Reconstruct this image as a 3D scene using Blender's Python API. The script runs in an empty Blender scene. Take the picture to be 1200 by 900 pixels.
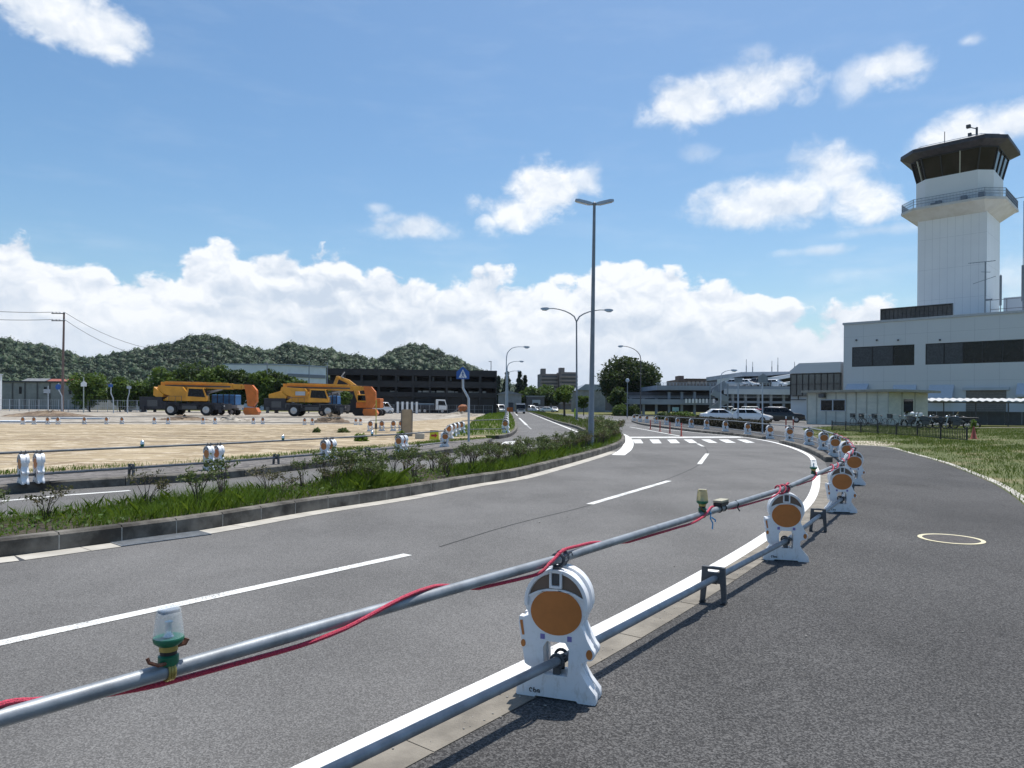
import bpy, bmesh, math, random
import numpy as np
from mathutils import Vector, Matrix, Euler
from mathutils.geometry import tessellate_polygon

S = bpy.context.scene
COL = S.collection
PI = math.pi

# ------------------------------------------------------------------ camera
F, H = 840.0, 1.55            # focal length in photo pixels (1200 wide), eye height
ROLL = math.radians(0.5)
cam_d = bpy.data.cameras.new('camera')
cam = bpy.data.objects.new('camera', cam_d)
COL.objects.link(cam)
cam_d.sensor_width = 36.0
cam_d.lens = F / 1200.0 * 36.0
cam_d.shift_y = 26.0 / 1200.0
cam_d.clip_start = 0.05
cam_d.clip_end = 30000
cam.matrix_world = Matrix.Translation((0, 0, H)) @ Matrix.Rotation(PI / 2, 4, 'X') @ Matrix.Rotation(ROLL, 4, 'Z')
S.camera = cam

# ------------------------------------------------------------------ light
SUN_EL, SUN_AZ = math.radians(71), math.radians(27)
sd = Vector((math.sin(SUN_AZ) * math.cos(SUN_EL), math.cos(SUN_AZ) * math.cos(SUN_EL), math.sin(SUN_EL)))
sun_d = bpy.data.lights.new('sun', 'SUN')
sun_d.energy = 4.2
sun_d.angle = math.radians(0.53)
sun_d.color = (1.0, 0.955, 0.89)
sun = bpy.data.objects.new('sun', sun_d)
COL.objects.link(sun)
sun.location = (0, 0, 60)
sun.rotation_euler = (-sd).to_track_quat('-Z', 'Y').to_euler()

S.view_settings.view_transform = 'Standard'
S.view_settings.look = 'None'
S.view_settings.exposure = 0.30
S.view_settings.gamma = 1.0
S.view_settings.use_curve_mapping = False
S.render.engine = 'CYCLES'
S.cycles.use_denoising = True
S.cycles.max_bounces = 6
S.cycles.diffuse_bounces = 3
S.cycles.glossy_bounces = 3
S.cycles.transmission_bounces = 4
S.cycles.transparent_max_bounces = 6
S.cycles.volume_bounces = 0
S.cycles.caustics_reflective = False
S.cycles.caustics_refractive = False

# ------------------------------------------------------------------ node helper
class NT:
    def __init__(s, tree):
        s.t = tree; s.n = tree.nodes; s.l = tree.links
    def new(s, typ, **kw):
        n = s.n.new(typ)
        for k, v in kw.items(): setattr(n, k, v)
        return n
    def put(s, sock, v):
        if v is None: return
        if isinstance(v, bpy.types.NodeSocket): s.l.new(v, sock)
        else: sock.default_value = v
    def m(s, op, a, b=None, c=None, clamp=False):
        n = s.new('ShaderNodeMath', operation=op); n.use_clamp = clamp
        s.put(n.inputs[0], a); s.put(n.inputs[1], b); s.put(n.inputs[2], c)
        return n.outputs[0]
    def add(s, a, b): return s.m('ADD', a, b)
    def sub(s, a, b): return s.m('SUBTRACT', a, b)
    def mul(s, a, b): return s.m('MULTIPLY', a, b)
    def ss(s, v, lo, hi, a=0.0, b=1.0):
        n = s.new('ShaderNodeMapRange', interpolation_type='SMOOTHSTEP')
        s.put(n.inputs['Value'], v); n.inputs['From Min'].default_value = lo; n.inputs['From Max'].default_value = hi
        n.inputs['To Min'].default_value = a; n.inputs['To Max'].default_value = b
        return n.outputs[0]
    def mix(s, f, a, b, blend='MIX'):
        n = s.new('ShaderNodeMix', data_type='RGBA', blend_type=blend)
        s.put(n.inputs[0], f)
        for i, v in ((6, a), (7, b)):
            if not isinstance(v, bpy.types.NodeSocket) and len(v) == 3: v = (*v, 1)
            s.put(n.inputs[i], v)
        return n.outputs[2]
    def noise(s, vec, scale, detail=4, rough=0.55, dist=0.0, dim='3D'):
        n = s.new('ShaderNodeTexNoise', noise_dimensions=dim)
        s.put(n.inputs['Vector'], vec); n.inputs['Scale'].default_value = scale
        n.inputs['Detail'].default_value = detail; n.inputs['Roughness'].default_value = rough
        n.inputs['Distortion'].default_value = dist
        return n.outputs[0]
    def vor(s, vec, scale, out=0, feature='F1', dim='3D'):
        n = s.new('ShaderNodeTexVoronoi', feature=feature, voronoi_dimensions=dim)
        s.put(n.inputs['Vector'], vec); n.inputs['Scale'].default_value = scale
        return n.outputs[out]
    def xyz(s, v):
        n = s.new('ShaderNodeSeparateXYZ'); s.put(n.inputs[0], v); return n.outputs
    def comb(s, x, y, z):
        n = s.new('ShaderNodeCombineXYZ')
        for i, v in enumerate((x, y, z)): s.put(n.inputs[i], v)
        return n.outputs[0]
    def vadd(s, a, b):
        n = s.new('ShaderNodeVectorMath', operation='ADD'); s.put(n.inputs[0], a); s.put(n.inputs[1], b); return n.outputs[0]
    def vmul(s, a, b):
        n = s.new('ShaderNodeVectorMath', operation='MULTIPLY'); s.put(n.inputs[0], a); s.put(n.inputs[1], b); return n.outputs[0]

def px_dir(px, py):           # photo pixel -> azimuth, elevation (radians)
    u, v = px - 600, py - 476
    c, s = math.cos(ROLL), math.sin(ROLL)
    u0, v0 = u * c + v * s, -u * s + v * c
    az = math.atan2(u0, F)
    return az, math.atan2(-v0 * math.cos(az), F)

# ------------------------------------------------------------------ world: Nishita sky + procedural cumulus by direction
W = bpy.data.worlds.new('World'); S.world = W; W.use_nodes = True
W.cycles.sampling_method = 'MANUAL'; W.cycles.sample_map_resolution = 512
n = NT(W.node_tree); n.n.clear()
out = n.new('ShaderNodeOutputWorld'); bg = n.new('ShaderNodeBackground')
SKY_STR = 0.1
bg.inputs['Strength'].default_value = SKY_STR
n.l.new(bg.outputs[0], out.inputs[0])
sky = n.new('ShaderNodeTexSky', sky_type='NISHITA')
sky.sun_disc = False; sky.sun_elevation = SUN_EL; sky.sun_rotation = SUN_AZ
sky.altitude = 0; sky.air_density = 1.0; sky.dust_density = 1.2; sky.ozone_density = 1.3
tc = n.new('ShaderNodeTexCoord')
D = tc.outputs['Generated']
dx, dy, dz = n.xyz(D)
az = n.m('ARCTAN2', dx, dy)
el = n.m('ARCSINE', dz)
P = n.comb(az, n.mul(el, 1.35), 0.0)
warp = n.new('ShaderNodeTexNoise', noise_dimensions='2D'); n.put(warp.inputs['Vector'], P)
warp.inputs['Scale'].default_value = 22; warp.inputs['Detail'].default_value = 3
wv = n.new('ShaderNodeVectorMath', operation='MULTIPLY_ADD')
n.put(wv.inputs[0], warp.outputs['Color']); wv.inputs[1].default_value = (.034, .034, 0); wv.inputs[2].default_value = (-.017, -.017, 0)
PW = n.vadd(P, wv.outputs[0])
n1 = n.noise(PW, 9, 6, 0.62, 0, '2D')
n1u = n.noise(n.vadd(PW, (0.004, 0.016, 0)), 9, 4, 0.60, 0, '2D')
n2 = n.noise(n.vadd(P, (3.1, 1.7, 0)), 30, 4, 0.6, 0, '2D')
bil = n.vor(PW, 20, 0, 'F1', '2D')
bilu = n.vor(n.vadd(PW, (0.003, 0.012, 0)), 20, 0, 'F1', '2D')
# the long bank over the hills
bank = [(-300, 300), (-60, 290), (0, 283), (18, 284), (50, 303), (75, 300), (100, 297), (128, 305), (142, 322), (200, 312), (240, 290), (262, 284),
        (300, 300), (340, 290), (400, 297), (440, 307), (470, 328), (490, 332), (520, 322), (560, 318), (620, 322), (680, 312),
        (720, 306), (780, 310), (830, 326), (880, 338), (920, 352), (960, 370), (1000, 360), (1030, 352), (1070, 364), (1200, 392), (1500, 400)]
fc = n.new('ShaderNodeFloatCurve')
AZ0, AZ1 = px_dir(-300, 470)[0], px_dir(1500, 480)[0]
EMAX = 0.32
mp = fc.mapping; cv = mp.curves[0]
pts = sorted(((px_dir(x, y)[0] - AZ0) / (AZ1 - AZ0), px_dir(x, y)[1] / EMAX) for x, y in bank)
cv.points[0].location = pts[0]; cv.points[1].location = pts[-1]
for p in pts[1:-1]: cv.points.new(*p)
mp.update()
azn = n.m('DIVIDE', n.sub(az, AZ0), AZ1 - AZ0)
n.put(fc.inputs['Value'], azn)
top = n.mul(fc.outputs[0], EMAX)
over = n.add(n.sub(top, el), n.add(n.mul(n.sub(n1, .5), .07), n.add(n.mul(n.sub(n2, .5), .022), n.mul(n.sub(.32, bil), .035))))
bank_m = n.ss(over, -.002, .010)
edge = n.ss(over, .0, .10)                    # 0 near the tops, 1 deep below
# single clouds: pixel centre, radii, softness, opacity
clouds = [(60, 10, 88, 46, .34, .97), (118, 38, 62, 34, .40, .97), (640, 225, 58, 40, .38, 1.0), (612, 250, 62, 26, .45, .95), (680, 212, 30, 24, .5, .8), (480, 268, 60, 20, .5, .85), (443, 243, 20, 9, .8, .5),
          (800, 122, 64, 32, .5, .95), (880, 98, 80, 32, .6, .92), (890, 66, 30, 14, .9, .5), (1005, 92, 30, 36, .75, .65), (1050, 78, 50, 28, .55, .85), (905, 238, 105, 40, .55, .95), (970, 205, 70, 40, .60, .92),
          (1010, 232, 56, 36, .5, .95), (1130, 160, 80, 36, .5, .95), (1185, 145, 60, 34, .5, .95), (955, 294, 70, 8, .9, .6), (1030, 270, 80, 9, 1.0, .45),
          (1137, 46, 22, 9, .8, .6), (818, 180, 26, 12, 1.0, .35), (1010, 320, 90, 12, 1.2, .35), (1230, 250, 70, 30, .9, .5), (1190, 330, 90, 36, .9, .6)]
cm = None; coreo = None
nz = n.add(n.mul(n.sub(n1, .5), 2.1), n.add(n.mul(n.sub(n2, .5), .9), n.mul(n.sub(.33, bil), .8)))
for (x, y, rx, ry, soft, op) in clouds:
    a0, e0 = px_dir(x, y)
    ra = rx / F * math.cos(a0) ** 2; re = ry / F * math.cos(a0)
    qa = n.m('POWER', n.mul(n.sub(az, a0), 1 / ra), 2.0)
    qe = n.m('POWER', n.mul(n.sub(el, e0), 1 / re), 2.0)
    d = n.sub(1.0, n.m('SQRT', n.add(qa, qe)))
    d = n.add(d, n.mul(nz, .55 if ry > 15 else .7))
    mk = n.mul(n.ss(d, -.05, soft * 1.25), op * .97)
    cm = mk if cm is None else n.m('MAXIMUM', cm, mk)
    coreo = d if coreo is None else n.m('MAXIMUM', coreo, d)
# cloud tone: relief towards the light, greyer deep inside
n0 = n.noise(n.vadd(P, (7.3, 2.2, 0)), 3.6, 4, .6, 0, '2D')
rel = n.add(n.mul(n.sub(n1, n1u), 4.2), n.mul(n.sub(bilu, bil), .9))
calm = n.ss(el, .03, .20, .28, 1.0)
tone_b = n.add(n.sub(.82, n.mul(edge, .46)), n.mul(calm, n.add(n.mul(rel, 1.1), n.mul(n.sub(n2, .5), .45))))
tone_b = n.m('ADD', tone_b, n.mul(calm, n.mul(n.sub(n0, .5), 1.5)), clamp=True)
tone_c = n.m('ADD', n.add(.62, n.mul(rel, .7)), n.add(n.mul(n.sub(n2, .5), .35), n.mul(n.sub(n0, .5), .7)), clamp=True)
k = 1.0 / SKY_STR
def K(r, g, b): return (r * k, g * k, b * k, 1)
colb = n.mix(tone_b, K(.52, .59, .69), K(.84, .855, .88))
colc = n.mix(tone_c, K(.55, .62, .72), K(.88, .89, .90))
hs = n.new('ShaderNodeHueSaturation'); n.put(hs.inputs['Color'], sky.outputs[0])
hs.inputs['Saturation'].default_value = 1.22; hs.inputs['Value'].default_value = 1.13
cirrus = n.noise(n.vmul(P, (1.0, 3.2, 1.0)), 5.5, 4, .62, 0, '2D')
veil = n.mul(n.ss(cirrus, .46, .80), n.ss(el, .02, .30, .22, .05))
skyb = n.mix(1.0, hs.outputs[0], (.93, 1.02, 1.0), 'MULTIPLY')
skyc = n.mix(veil, skyb, K(.75, .80, .86))
c1 = n.mix(n.mul(cm, .97), skyc, colc)
c2 = n.mix(n.mul(bank_m, .96), c1, colb)
hz = n.mul(n.ss(el, .01, .11, 1.0, 0.0), .80)
c3 = n.mix(hz, c2, K(.56, .64, .75))
n.l.new(c3, bg.inputs['Color'])

# ------------------------------------------------------------------ pixel <-> world
def unroll(px, py):
    u, v = px - 600, py - 476
    c, s = math.cos(ROLL), math.sin(ROLL)
    return u * c + v * s, -u * s + v * c
def G(px, py, z=0.0):
    u0, v0 = unroll(px, py)
    Y = F * (H - z) / v0
    return Vector((u0 * Y / F, Y, z))
def A(px, py, Y):
    u0, v0 = unroll(px, py)
    return Vector((u0 * Y / F, Y, H - v0 * Y / F))

# ------------------------------------------------------------------ object helpers
def tag(o, label=None, cat=None, group=None, kind=None):
    if label: o['label'] = label
    if cat: o['category'] = cat
    if group: o['group'] = group
    if kind: o['kind'] = kind
    return o
def thing(name, label, cat, loc=(0, 0, 0), rz=0.0, group=None):
    o = bpy.data.objects.new(name, None); COL.objects.link(o)
    o.empty_display_size = .2
    o.location = loc; o.rotation_euler = (0, 0, rz)
    return tag(o, label, cat, group)
def copy_tree(o, parent=None):
    c = o.copy(); COL.objects.link(c); c.parent = parent
    for ch in list(o.children): copy_tree(ch, c)
    return c

class MB:
    def __init__(s): s.v = []; s.f = []; s.m = []
    def add(s, vs, fs, mi=0):
        b = len(s.v); s.v += [tuple(p) for p in vs]
        s.f += [tuple(i + b for i in f) for f in fs]; s.m += [mi] * len(fs)
        return s
    def box(s, x0, x1, y0, y1, z0, z1, M=None, mi=0):
        vs = [Vector(p) for p in ((x0, y0, z0), (x1, y0, z0), (x1, y1, z0), (x0, y1, z0), (x0, y0, z1), (x1, y0, z1), (x1, y1, z1), (x0, y1, z1))]
        if M is not None: vs = [M @ p for p in vs]
        return s.add(vs, [(0, 3, 2, 1), (4, 5, 6, 7), (0, 1, 5, 4), (1, 2, 6, 5), (2, 3, 7, 6), (3, 0, 4, 7)], mi)
    def cbox(s, c, sz, rz=0, M=None, mi=0):
        T = Matrix.Translation(c) @ Matrix.Rotation(rz, 4, 'Z')
        if M is not None: T = M @ T
        a, b, d = (q / 2 for q in sz)
        return s.box(-a, a, -b, b, -d, d, T, mi)
    def bar(s, p0, p1, w, h=None, mi=0):           # square bar between two points
        h = h or w; p0, p1 = Vector(p0), Vector(p1); d = p1 - p0; L = d.length
        q = d.to_track_quat('X', 'Z').to_matrix().to_4x4()
        return s.box(0, L, -w / 2, w / 2, -h / 2, h / 2, Matrix.Translation(p0) @ q, mi)
    def cyl(s, p0, p1, r0, r1=None, n=10, cap=True, mi=0):
        return s.tube([p0, p1], [r0, r0 if r1 is None else r1], n, cap, mi)
    def tube(s, pts, r, n=8, cap=True, mi=0):
        pts = [Vector(p) for p in pts]
        rs = r if isinstance(r, (list, tuple)) else [r] * len(pts)
        vs, fs = [], []; up = None
        for i, p in enumerate(pts):
            d = (pts[min(i + 1, len(pts) - 1)] - pts[max(i - 1, 0)]).normalized()
            if up is None:
                up = Vector((0, 0, 1)) if abs(d.z) < .9 else Vector((1, 0, 0))
            up = (up - d * up.dot(d)).normalized(); sdv = d.cross(up)
            for k in range(n):
                a = 2 * PI * k / n
                vs.append(p + (sdv * math.cos(a) + up * math.sin(a)) * rs[i])
        for i in range(len(pts) - 1):
            for k in range(n):
                k2 = (k + 1) % n
                fs.append((i * n + k, i * n + k2, (i + 1) * n + k2, (i + 1) * n + k))
        if cap:
            fs.append(tuple(range(n - 1, -1, -1))); fs.append(tuple((len(pts) - 1) * n + k for k in range(n)))
        return s.add(vs, fs, mi)
    def prism(s, poly, t0, t1, M=None, mi=0):      # polygon in XY, extruded t0..t1 along Z, moved by M
        n = len(poly)
        ar = sum(poly[i][0] * poly[(i + 1) % n][1] - poly[(i + 1) % n][0] * poly[i][1] for i in range(n))
        if ar < 0: poly = poly[::-1]
        tri = tessellate_polygon([[Vector((p[0], p[1], 0)) for p in poly]])
        vs = [Vector((p[0], p[1], t0)) for p in poly] + [Vector((p[0], p[1], t1)) for p in poly]
        fs = []
        for t in tri:
            a, b, c = (poly[i] for i in t)
            if (b[0] - a[0]) * (c[1] - a[1]) - (c[0] - a[0]) * (b[1] - a[1]) < 0: t = (t[0], t[2], t[1])
            fs.append((t[2], t[1], t[0])); fs.append((t[0] + n, t[1] + n, t[2] + n))
        fs += [(i, (i + 1) % n, (i + 1) % n + n, i + n) for i in range(n)]
        if M is not None: vs = [M @ p for p in vs]
        return s.add(vs, fs, mi)
    def lathe(s, prof, n=16, M=None, mi=0):        # profile (r, z)
        vs, fs = [], []
        for r, z in prof:
            for k in range(n):
                a = 2 * PI * k / n; vs.append(Vector((r * math.cos(a), r * math.sin(a), z)))
        for i in range(len(prof) - 1):
            for k in range(n):
                k2 = (k + 1) % n; fs.append((i * n + k, i * n + k2, (i + 1) * n + k2, (i + 1) * n + k))
        fs.append(tuple(range(n - 1, -1, -1))); fs.append(tuple((len(prof) - 1) * n + k for k in range(n)))
        if M is not None: vs = [M @ p for p in vs]
        return s.add(vs, fs, mi)
    def loft(s, rings, mi=0, cap=True):
        n = len(rings[0]); vs = [p for r in rings for p in r]; fs = []
        for i in range(len(rings) - 1):
            for k in range(n):
                k2 = (k + 1) % n; fs.append((i * n + k, i * n + k2, (i + 1) * n + k2, (i + 1) * n + k))
        if cap:
            fs.append(tuple(range(n - 1, -1, -1))); fs.append(tuple((len(rings) - 1) * n + k for k in range(n)))
        return s.add(vs, fs, mi)
    def sphere(s, c, r, M=None, nu=10, nv=7, mi=0):
        c = Vector(c); r = r if isinstance(r, (list, tuple)) else (r, r, r)
        prof = []
        vs, fs = [], []
        for j in range(nv + 1):
            t = -PI / 2 + PI * j / nv
            for k in range(nu):
                a = 2 * PI * k / nu
                vs.append(c + Vector((r[0] * math.cos(t) * math.cos(a), r[1] * math.cos(t) * math.sin(a), r[2] * math.sin(t))))
        for j in range(nv):
            for k in range(nu):
                k2 = (k + 1) % nu; fs.append((j * nu + k, j * nu + k2, (j + 1) * nu + k2, (j + 1) * nu + k))
        if M is not None: vs = [M @ p for p in vs]
        return s.add(vs, fs, mi)
    def build(s, name, mats, parent=None, smooth=False, bevel=0.0, loc=None):
        me = bpy.data.meshes.new(name); me.from_pydata(s.v, [], s.f)
        ms = mats if isinstance(mats, (list, tuple)) else [mats]
        for q in ms: me.materials.append(q)
        if len(ms) > 1: me.polygons.foreach_set('material_index', s.m)
        bm = bmesh.new(); bm.from_mesh(me)
        bmesh.ops.recalc_face_normals(bm, faces=bm.faces)
        bm.to_mesh(me); bm.free()
        if smooth:
            me.polygons.foreach_set('use_smooth', [True] * len(me.polygons))
            me.set_sharp_from_angle(angle=math.radians(40))
        me.update()
        o = bpy.data.objects.new(name, me); COL.objects.link(o)
        if parent is not None: o.parent = parent
        if loc is not None: o.location = loc
        if bevel:
            b = o.modifiers.new('bevel', 'BEVEL'); b.width = bevel; b.segments = 2; b.limit_method = 'ANGLE'; b.angle_limit = math.radians(40)
        return o

def crom(pts, step=0.5, closed=False):             # Catmull-Rom resampling
    pts = [Vector(p) for p in pts]; outp = []
    N = len(pts)
    rng = range(N if closed else N - 1)
    for i in rng:
        if closed: p0, p1, p2, p3 = pts[(i - 1) % N], pts[i], pts[(i + 1) % N], pts[(i + 2) % N]
        else:
            p1, p2 = pts[i], pts[i + 1]
            p0 = pts[i - 1] if i > 0 else p1 * 2 - p2
            p3 = pts[i + 2] if i + 2 < N else p2 * 2 - p1
        L = (p2 - p1).length; k = max(1, int(L / step))
        # centripetal form keeps uneven spacing from overshooting
        t0 = 0.0; t1 = t0 + max(1e-4, (p1 - p0).length) ** .5; t2 = t1 + max(1e-4, L) ** .5; t3 = t2 + max(1e-4, (p3 - p2).length) ** .5
        for j in range(k):
            t = t1 + (t2 - t1) * j / k
            a1 = p0 * ((t1 - t) / (t1 - t0)) + p1 * ((t - t0) / (t1 - t0))
            a2 = p1 * ((t2 - t) / (t2 - t1)) + p2 * ((t - t1) / (t2 - t1))
            a3 = p2 * ((t3 - t) / (t3 - t2)) + p3 * ((t - t2) / (t3 - t2))
            b1 = a1 * ((t2 - t) / (t2 - t0)) + a2 * ((t - t0) / (t2 - t0))
            b2 = a2 * ((t3 - t) / (t3 - t1)) + a3 * ((t - t1) / (t3 - t1))
            outp.append(b1 * ((t2 - t) / (t2 - t1)) + b2 * ((t - t1) / (t2 - t1)))
    if not closed: outp.append(pts[-1])
    return outp
def side(pts, i):
    d = (pts[min(i + 1, len(pts) - 1)] - pts[max(i - 1, 0)]); d.z = 0; d.normalize()
    return Vector((d.y, -d.x, 0))                   # to the right of travel
def offs(pts, d): return [p + side(pts, i) * d for i, p in enumerate(pts)]
def arclen(pts):
    L = [0.0]
    for a, b in zip(pts, pts[1:]): L.append(L[-1] + (b - a).length)
    return L
def along(pts, L, s):
    s = max(0, min(L[-1], s))
    for i in range(len(pts) - 1):
        if L[i + 1] >= s:
            t = (s - L[i]) / max(1e-6, L[i + 1] - L[i]); return pts[i].lerp(pts[i + 1], t)
    return pts[-1].copy()
def sheet(name, poly, z, m, kind='structure'):
    mb = MB(); pts = [Vector((p[0], p[1], 0)) for p in poly]
    tri = tessellate_polygon([pts])
    fs = []
    for t in tri:
        a, b, c = (pts[i] for i in t)
        fs.append(t if (b - a).cross(c - a).z > 0 else (t[0], t[2], t[1]))
    mb.add([(p.x, p.y, z) for p in pts], fs)
    o = mb.build(name, m)
    if o.data.polygons and sum(q.normal.z for q in o.data.polygons) < 0: o.data.flip_normals()
    return tag(o, kind=kind) if kind else o
def slab(name, poly, z0, z1, m, kind='structure'):
    o = MB().prism([(p[0], p[1]) for p in poly], z0, z1).build(name, m)
    return tag(o, kind=kind) if kind else o
def ribbon_mb(mb, pts, d0, d1, z):
    a, b = offs(pts, d0), offs(pts, d1)
    for i in range(len(pts) - 1):
        mb.add([(a[i].x, a[i].y, z), (a[i + 1].x, a[i + 1].y, z), (b[i + 1].x, b[i + 1].y, z), (b[i].x, b[i].y, z)], [(0, 1, 2, 3)])
    return mb
def kerb_blocks(name, pts, d0, d1, z0, z1, block, m, mortar=None, cham=.02, gap=.012, top_in=0.0):
    mb, mo = MB(), MB()
    L = arclen(pts); nb = max(1, int(L[-1] / block))
    for k in range(nb):
        s0, s1 = L[-1] * k / nb + gap / 2, L[-1] * (k + 1) / nb - gap / 2
        nsub = max(1, int((s1 - s0) / .5)); ring = []
        for j in range(nsub + 1):
            s = s0 + (s1 - s0) * j / nsub
            p = along(pts, L, s); q = along(pts, L, min(L[-1], s + .05)); r = along(pts, L, max(0, s - .05))
            d = (q - r); d.z = 0; d.normalize(); sv = Vector((d.y, -d.x, 0))
            def at(o, z): return Vector((p.x + sv.x * o, p.y + sv.y * o, z))
            sg = 1 if d1 > d0 else -1
            ring.append([at(d0, z0), at(d0, z1 - cham), at(d0 + sg * cham, z1), at(d1 - sg * cham * .5, z1), at(d1, z1 - cham * .5), at(d1, z0)])
        mb.loft(ring)
        if mortar and k:
            s = L[-1] * k / nb; p = along(pts, L, s); q = along(pts, L, s + .05); d = q - p; d.z = 0
            if d.length < 1e-5: continue
            d.normalize(); sv = Vector((d.y, -d.x, 0)); sg = 1 if d1 > d0 else -1
            M = Matrix(((d.x, sv.x, 0, p.x), (d.y, sv.y, 0, p.y), (0, 0, 1, 0), (0, 0, 0, 1)))
            a0, a1 = sorted((d0 + sg * .003, d1 - sg * .003))
            mo.box(-gap, gap, a0, a1, z0, z1 - cham - .001, M)
    o = tag(mb.build(name, m), kind='structure')
    if mortar: 
        j = mo.build('kerb_joint', mortar, o)
    return o

# ------------------------------------------------------------------ materials
def principled(name):
    m = bpy.data.materials.new(name); m.use_nodes = True
    t = NT(m.node_tree); b = t.n['Principled BSDF']
    return m, t, b
def mat(name, c, rough=.6, metal=0.0, var=.12, scale=6.0, c2=None, bump=0.0, bscale=None, detail=5, spec=None, coat=0.0, coord='Object', stretch=None):
    m, t, b = principled(name)
    tcn = t.new('ShaderNodeTexCoord'); v = tcn.outputs[coord]
    if stretch: v = t.vmul(v, stretch)
    nz = t.noise(v, scale, detail, .6)
    ca = c2 if c2 else tuple(max(0, q * (1 - var)) for q in c)
    cb = c if c2 else tuple(min(1, q * (1 + var)) for q in c)
    col = t.mix(t.ss(nz, .3, .7), ca, cb)
    t.l.new(col, b.inputs['Base Color'])
    b.inputs['Roughness'].default_value = rough; b.inputs['Metallic'].default_value = metal
    if spec is not None: b.inputs['Specular IOR Level'].default_value = spec
    if coat: b.inputs['Coat Weight'].default_value = coat; b.inputs['Coat Roughness'].default_value = .08
    if bump:
        bn = t.new('ShaderNodeBump'); bn.inputs['Strength'].default_value = bump; bn.inputs['Distance'].default_value = .02
        t.l.new(t.noise(v, bscale or scale * 6, 4, .6), bn.inputs['Height']); t.l.new(bn.outputs[0], b.inputs['Normal'])
    return m
def leafmat(name, c_dark, c_light, scale=.7, trans=.3, fine=6.0):
    m, t, b = principled(name)
    tcn = t.new('ShaderNodeTexCoord'); v = tcn.outputs['Object']
    f = t.m('ADD', t.mul(t.noise(v, scale, 3), .65), t.mul(t.noise(v, fine, 2), .5))
    col = t.mix(t.ss(f, .38, .78), c_dark, c_light)
    b.inputs['Roughness'].default_value = .6; b.inputs['Specular IOR Level'].default_value = .25
    t.l.new(col, b.inputs['Base Color'])
    tr = t.new('ShaderNodeBsdfTranslucent'); t.l.new(t.mix(.5, col, (.12, .16, .02), 'MIX'), tr.inputs['Color'])
    mx = t.new('ShaderNodeMixShader'); mx.inputs[0].default_value = trans
    t.l.new(b.outputs[0], mx.inputs[1]); t.l.new(tr.outputs[0], mx.inputs[2])
    t.l.new(mx.outputs[0], t.n['Material Output'].inputs['Surface'])
    return m

def asphalt(name, base, light, dark, grain=95.0, bump=.35):
    m, t, b = principled(name)
    g = t.new('ShaderNodeNewGeometry'); v = g.outputs['Position']
    big = t.noise(v, .35, 5, .6)
    spot = t.noise(v, 1.1, 5, .72)
    streak = t.noise(t.vmul(v, (1.2, .35, 1)), .9, 4, .6)
    cell = t.vor(v, grain, 1)                       # per-stone colour
    rv = t.xyz(cell)[0]
    sp = t.noise(v, grain * .55, 3, .7)
    col = t.mix(t.ss(rv, .25, .95), base, light)
    col = t.mix(t.ss(sp, .52, .70), col, dark)
    fac = t.add(t.ss(big, .3, .7, .84, 1.14), t.add(t.ss(streak, .3, .7, -.07, .07), t.ss(spot, .62, .74, 0, -.13)))
    mulc = t.new('ShaderNodeVectorMath', operation='SCALE'); t.put(mulc.inputs[0], col); t.put(mulc.inputs['Scale'], fac)
    t.l.new(mulc.outputs[0], b.inputs['Base Color'])
    b.inputs['Roughness'].default_value = .88; b.inputs['Specular IOR Level'].default_value = .25
    bn = t.new('ShaderNodeBump'); bn.inputs['Strength'].default_value = bump; bn.inputs['Distance'].default_value = .006
    t.l.new(t.add(t.mul(t.vor(v, grain, 0), 1.0), t.mul(sp, .6)), bn.inputs['Height']); t.l.new(bn.outputs[0], b.inputs['Normal'])
    return m
def roadpaint(name, c, wear=.5):
    m, t, b = principled(name)
    g = t.new('ShaderNodeNewGeometry'); v = g.outputs['Position']
    w = t.ss(t.add(t.mul(t.noise(v, 60, 4, .7), .75), t.mul(t.noise(v, 2.2, 3), .35)), .50 + (1 - wear) * .16, .64 + (1 - wear) * .16)
    col = t.mix(t.noise(v, 5, 4), tuple(q * .9 for q in c), c)
    t.l.new(t.mix(w, col, (.16, .16, .16)), b.inputs['Base Color'])
    b.inputs['Roughness'].default_value = .7
    bn = t.new('ShaderNodeBump'); bn.inputs['Strength'].default_value = .2; bn.inputs['Distance'].default_value = .004
    t.l.new(t.noise(v, 90, 3, .7), bn.inputs['Height']); t.l.new(bn.outputs[0], b.inputs['Normal'])
    return m

MT = {}
MT['road'] = asphalt('road_asphalt', (.108, .105, .102), (.200, .196, .190), (.046, .0455, .045), 150, .35)
MT['walk'] = asphalt('walk_asphalt', (.047, .046, .046), (.132, .129, .126), (.014, .014, .0145), 125, .6)
MT['paint'] = roadpaint('white_road_paint', (.80, .80, .78), .35)
MT['paint_old'] = roadpaint('worn_white_paint', (.74, .74, .71), .75)
MT['cream'] = roadpaint('cream_ring', (.66, .60, .40), .2)
MT['concrete'] = mat('kerb_concrete', (.30, .28, .245), .9, var=.35, scale=3.5, c2=(.13, .12, .105), bump=.3, bscale=60, coord='Object')
MT['kerbface'] = mat('old_kerb_concrete', (.20, .185, .16), .92, scale=2.6, c2=(.045, .04, .034), bump=.35, bscale=50)
MT['mortar'] = mat('mortar', (.42, .41, .38), .9, var=.2, scale=9)
MT['gutter'] = mat('gutter_concrete', (.50, .475, .42), .9, scale=2.2, c2=(.36, .34, .30), bump=.25, bscale=70)
MT['strip'] = mat('flush_kerb_concrete', (.26, .235, .195), .9, scale=3.0, c2=(.15, .135, .112), bump=.4, bscale=80)
MT['galv'] = mat('galvanised_steel', (.24, .262, .285), .5, .35, var=.2, scale=9, bump=.05, bscale=60)
MT['dull_pipe'] = mat('dull_grey_pipe', (.17, .18, .19), .7, .1, var=.2, scale=4)
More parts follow.
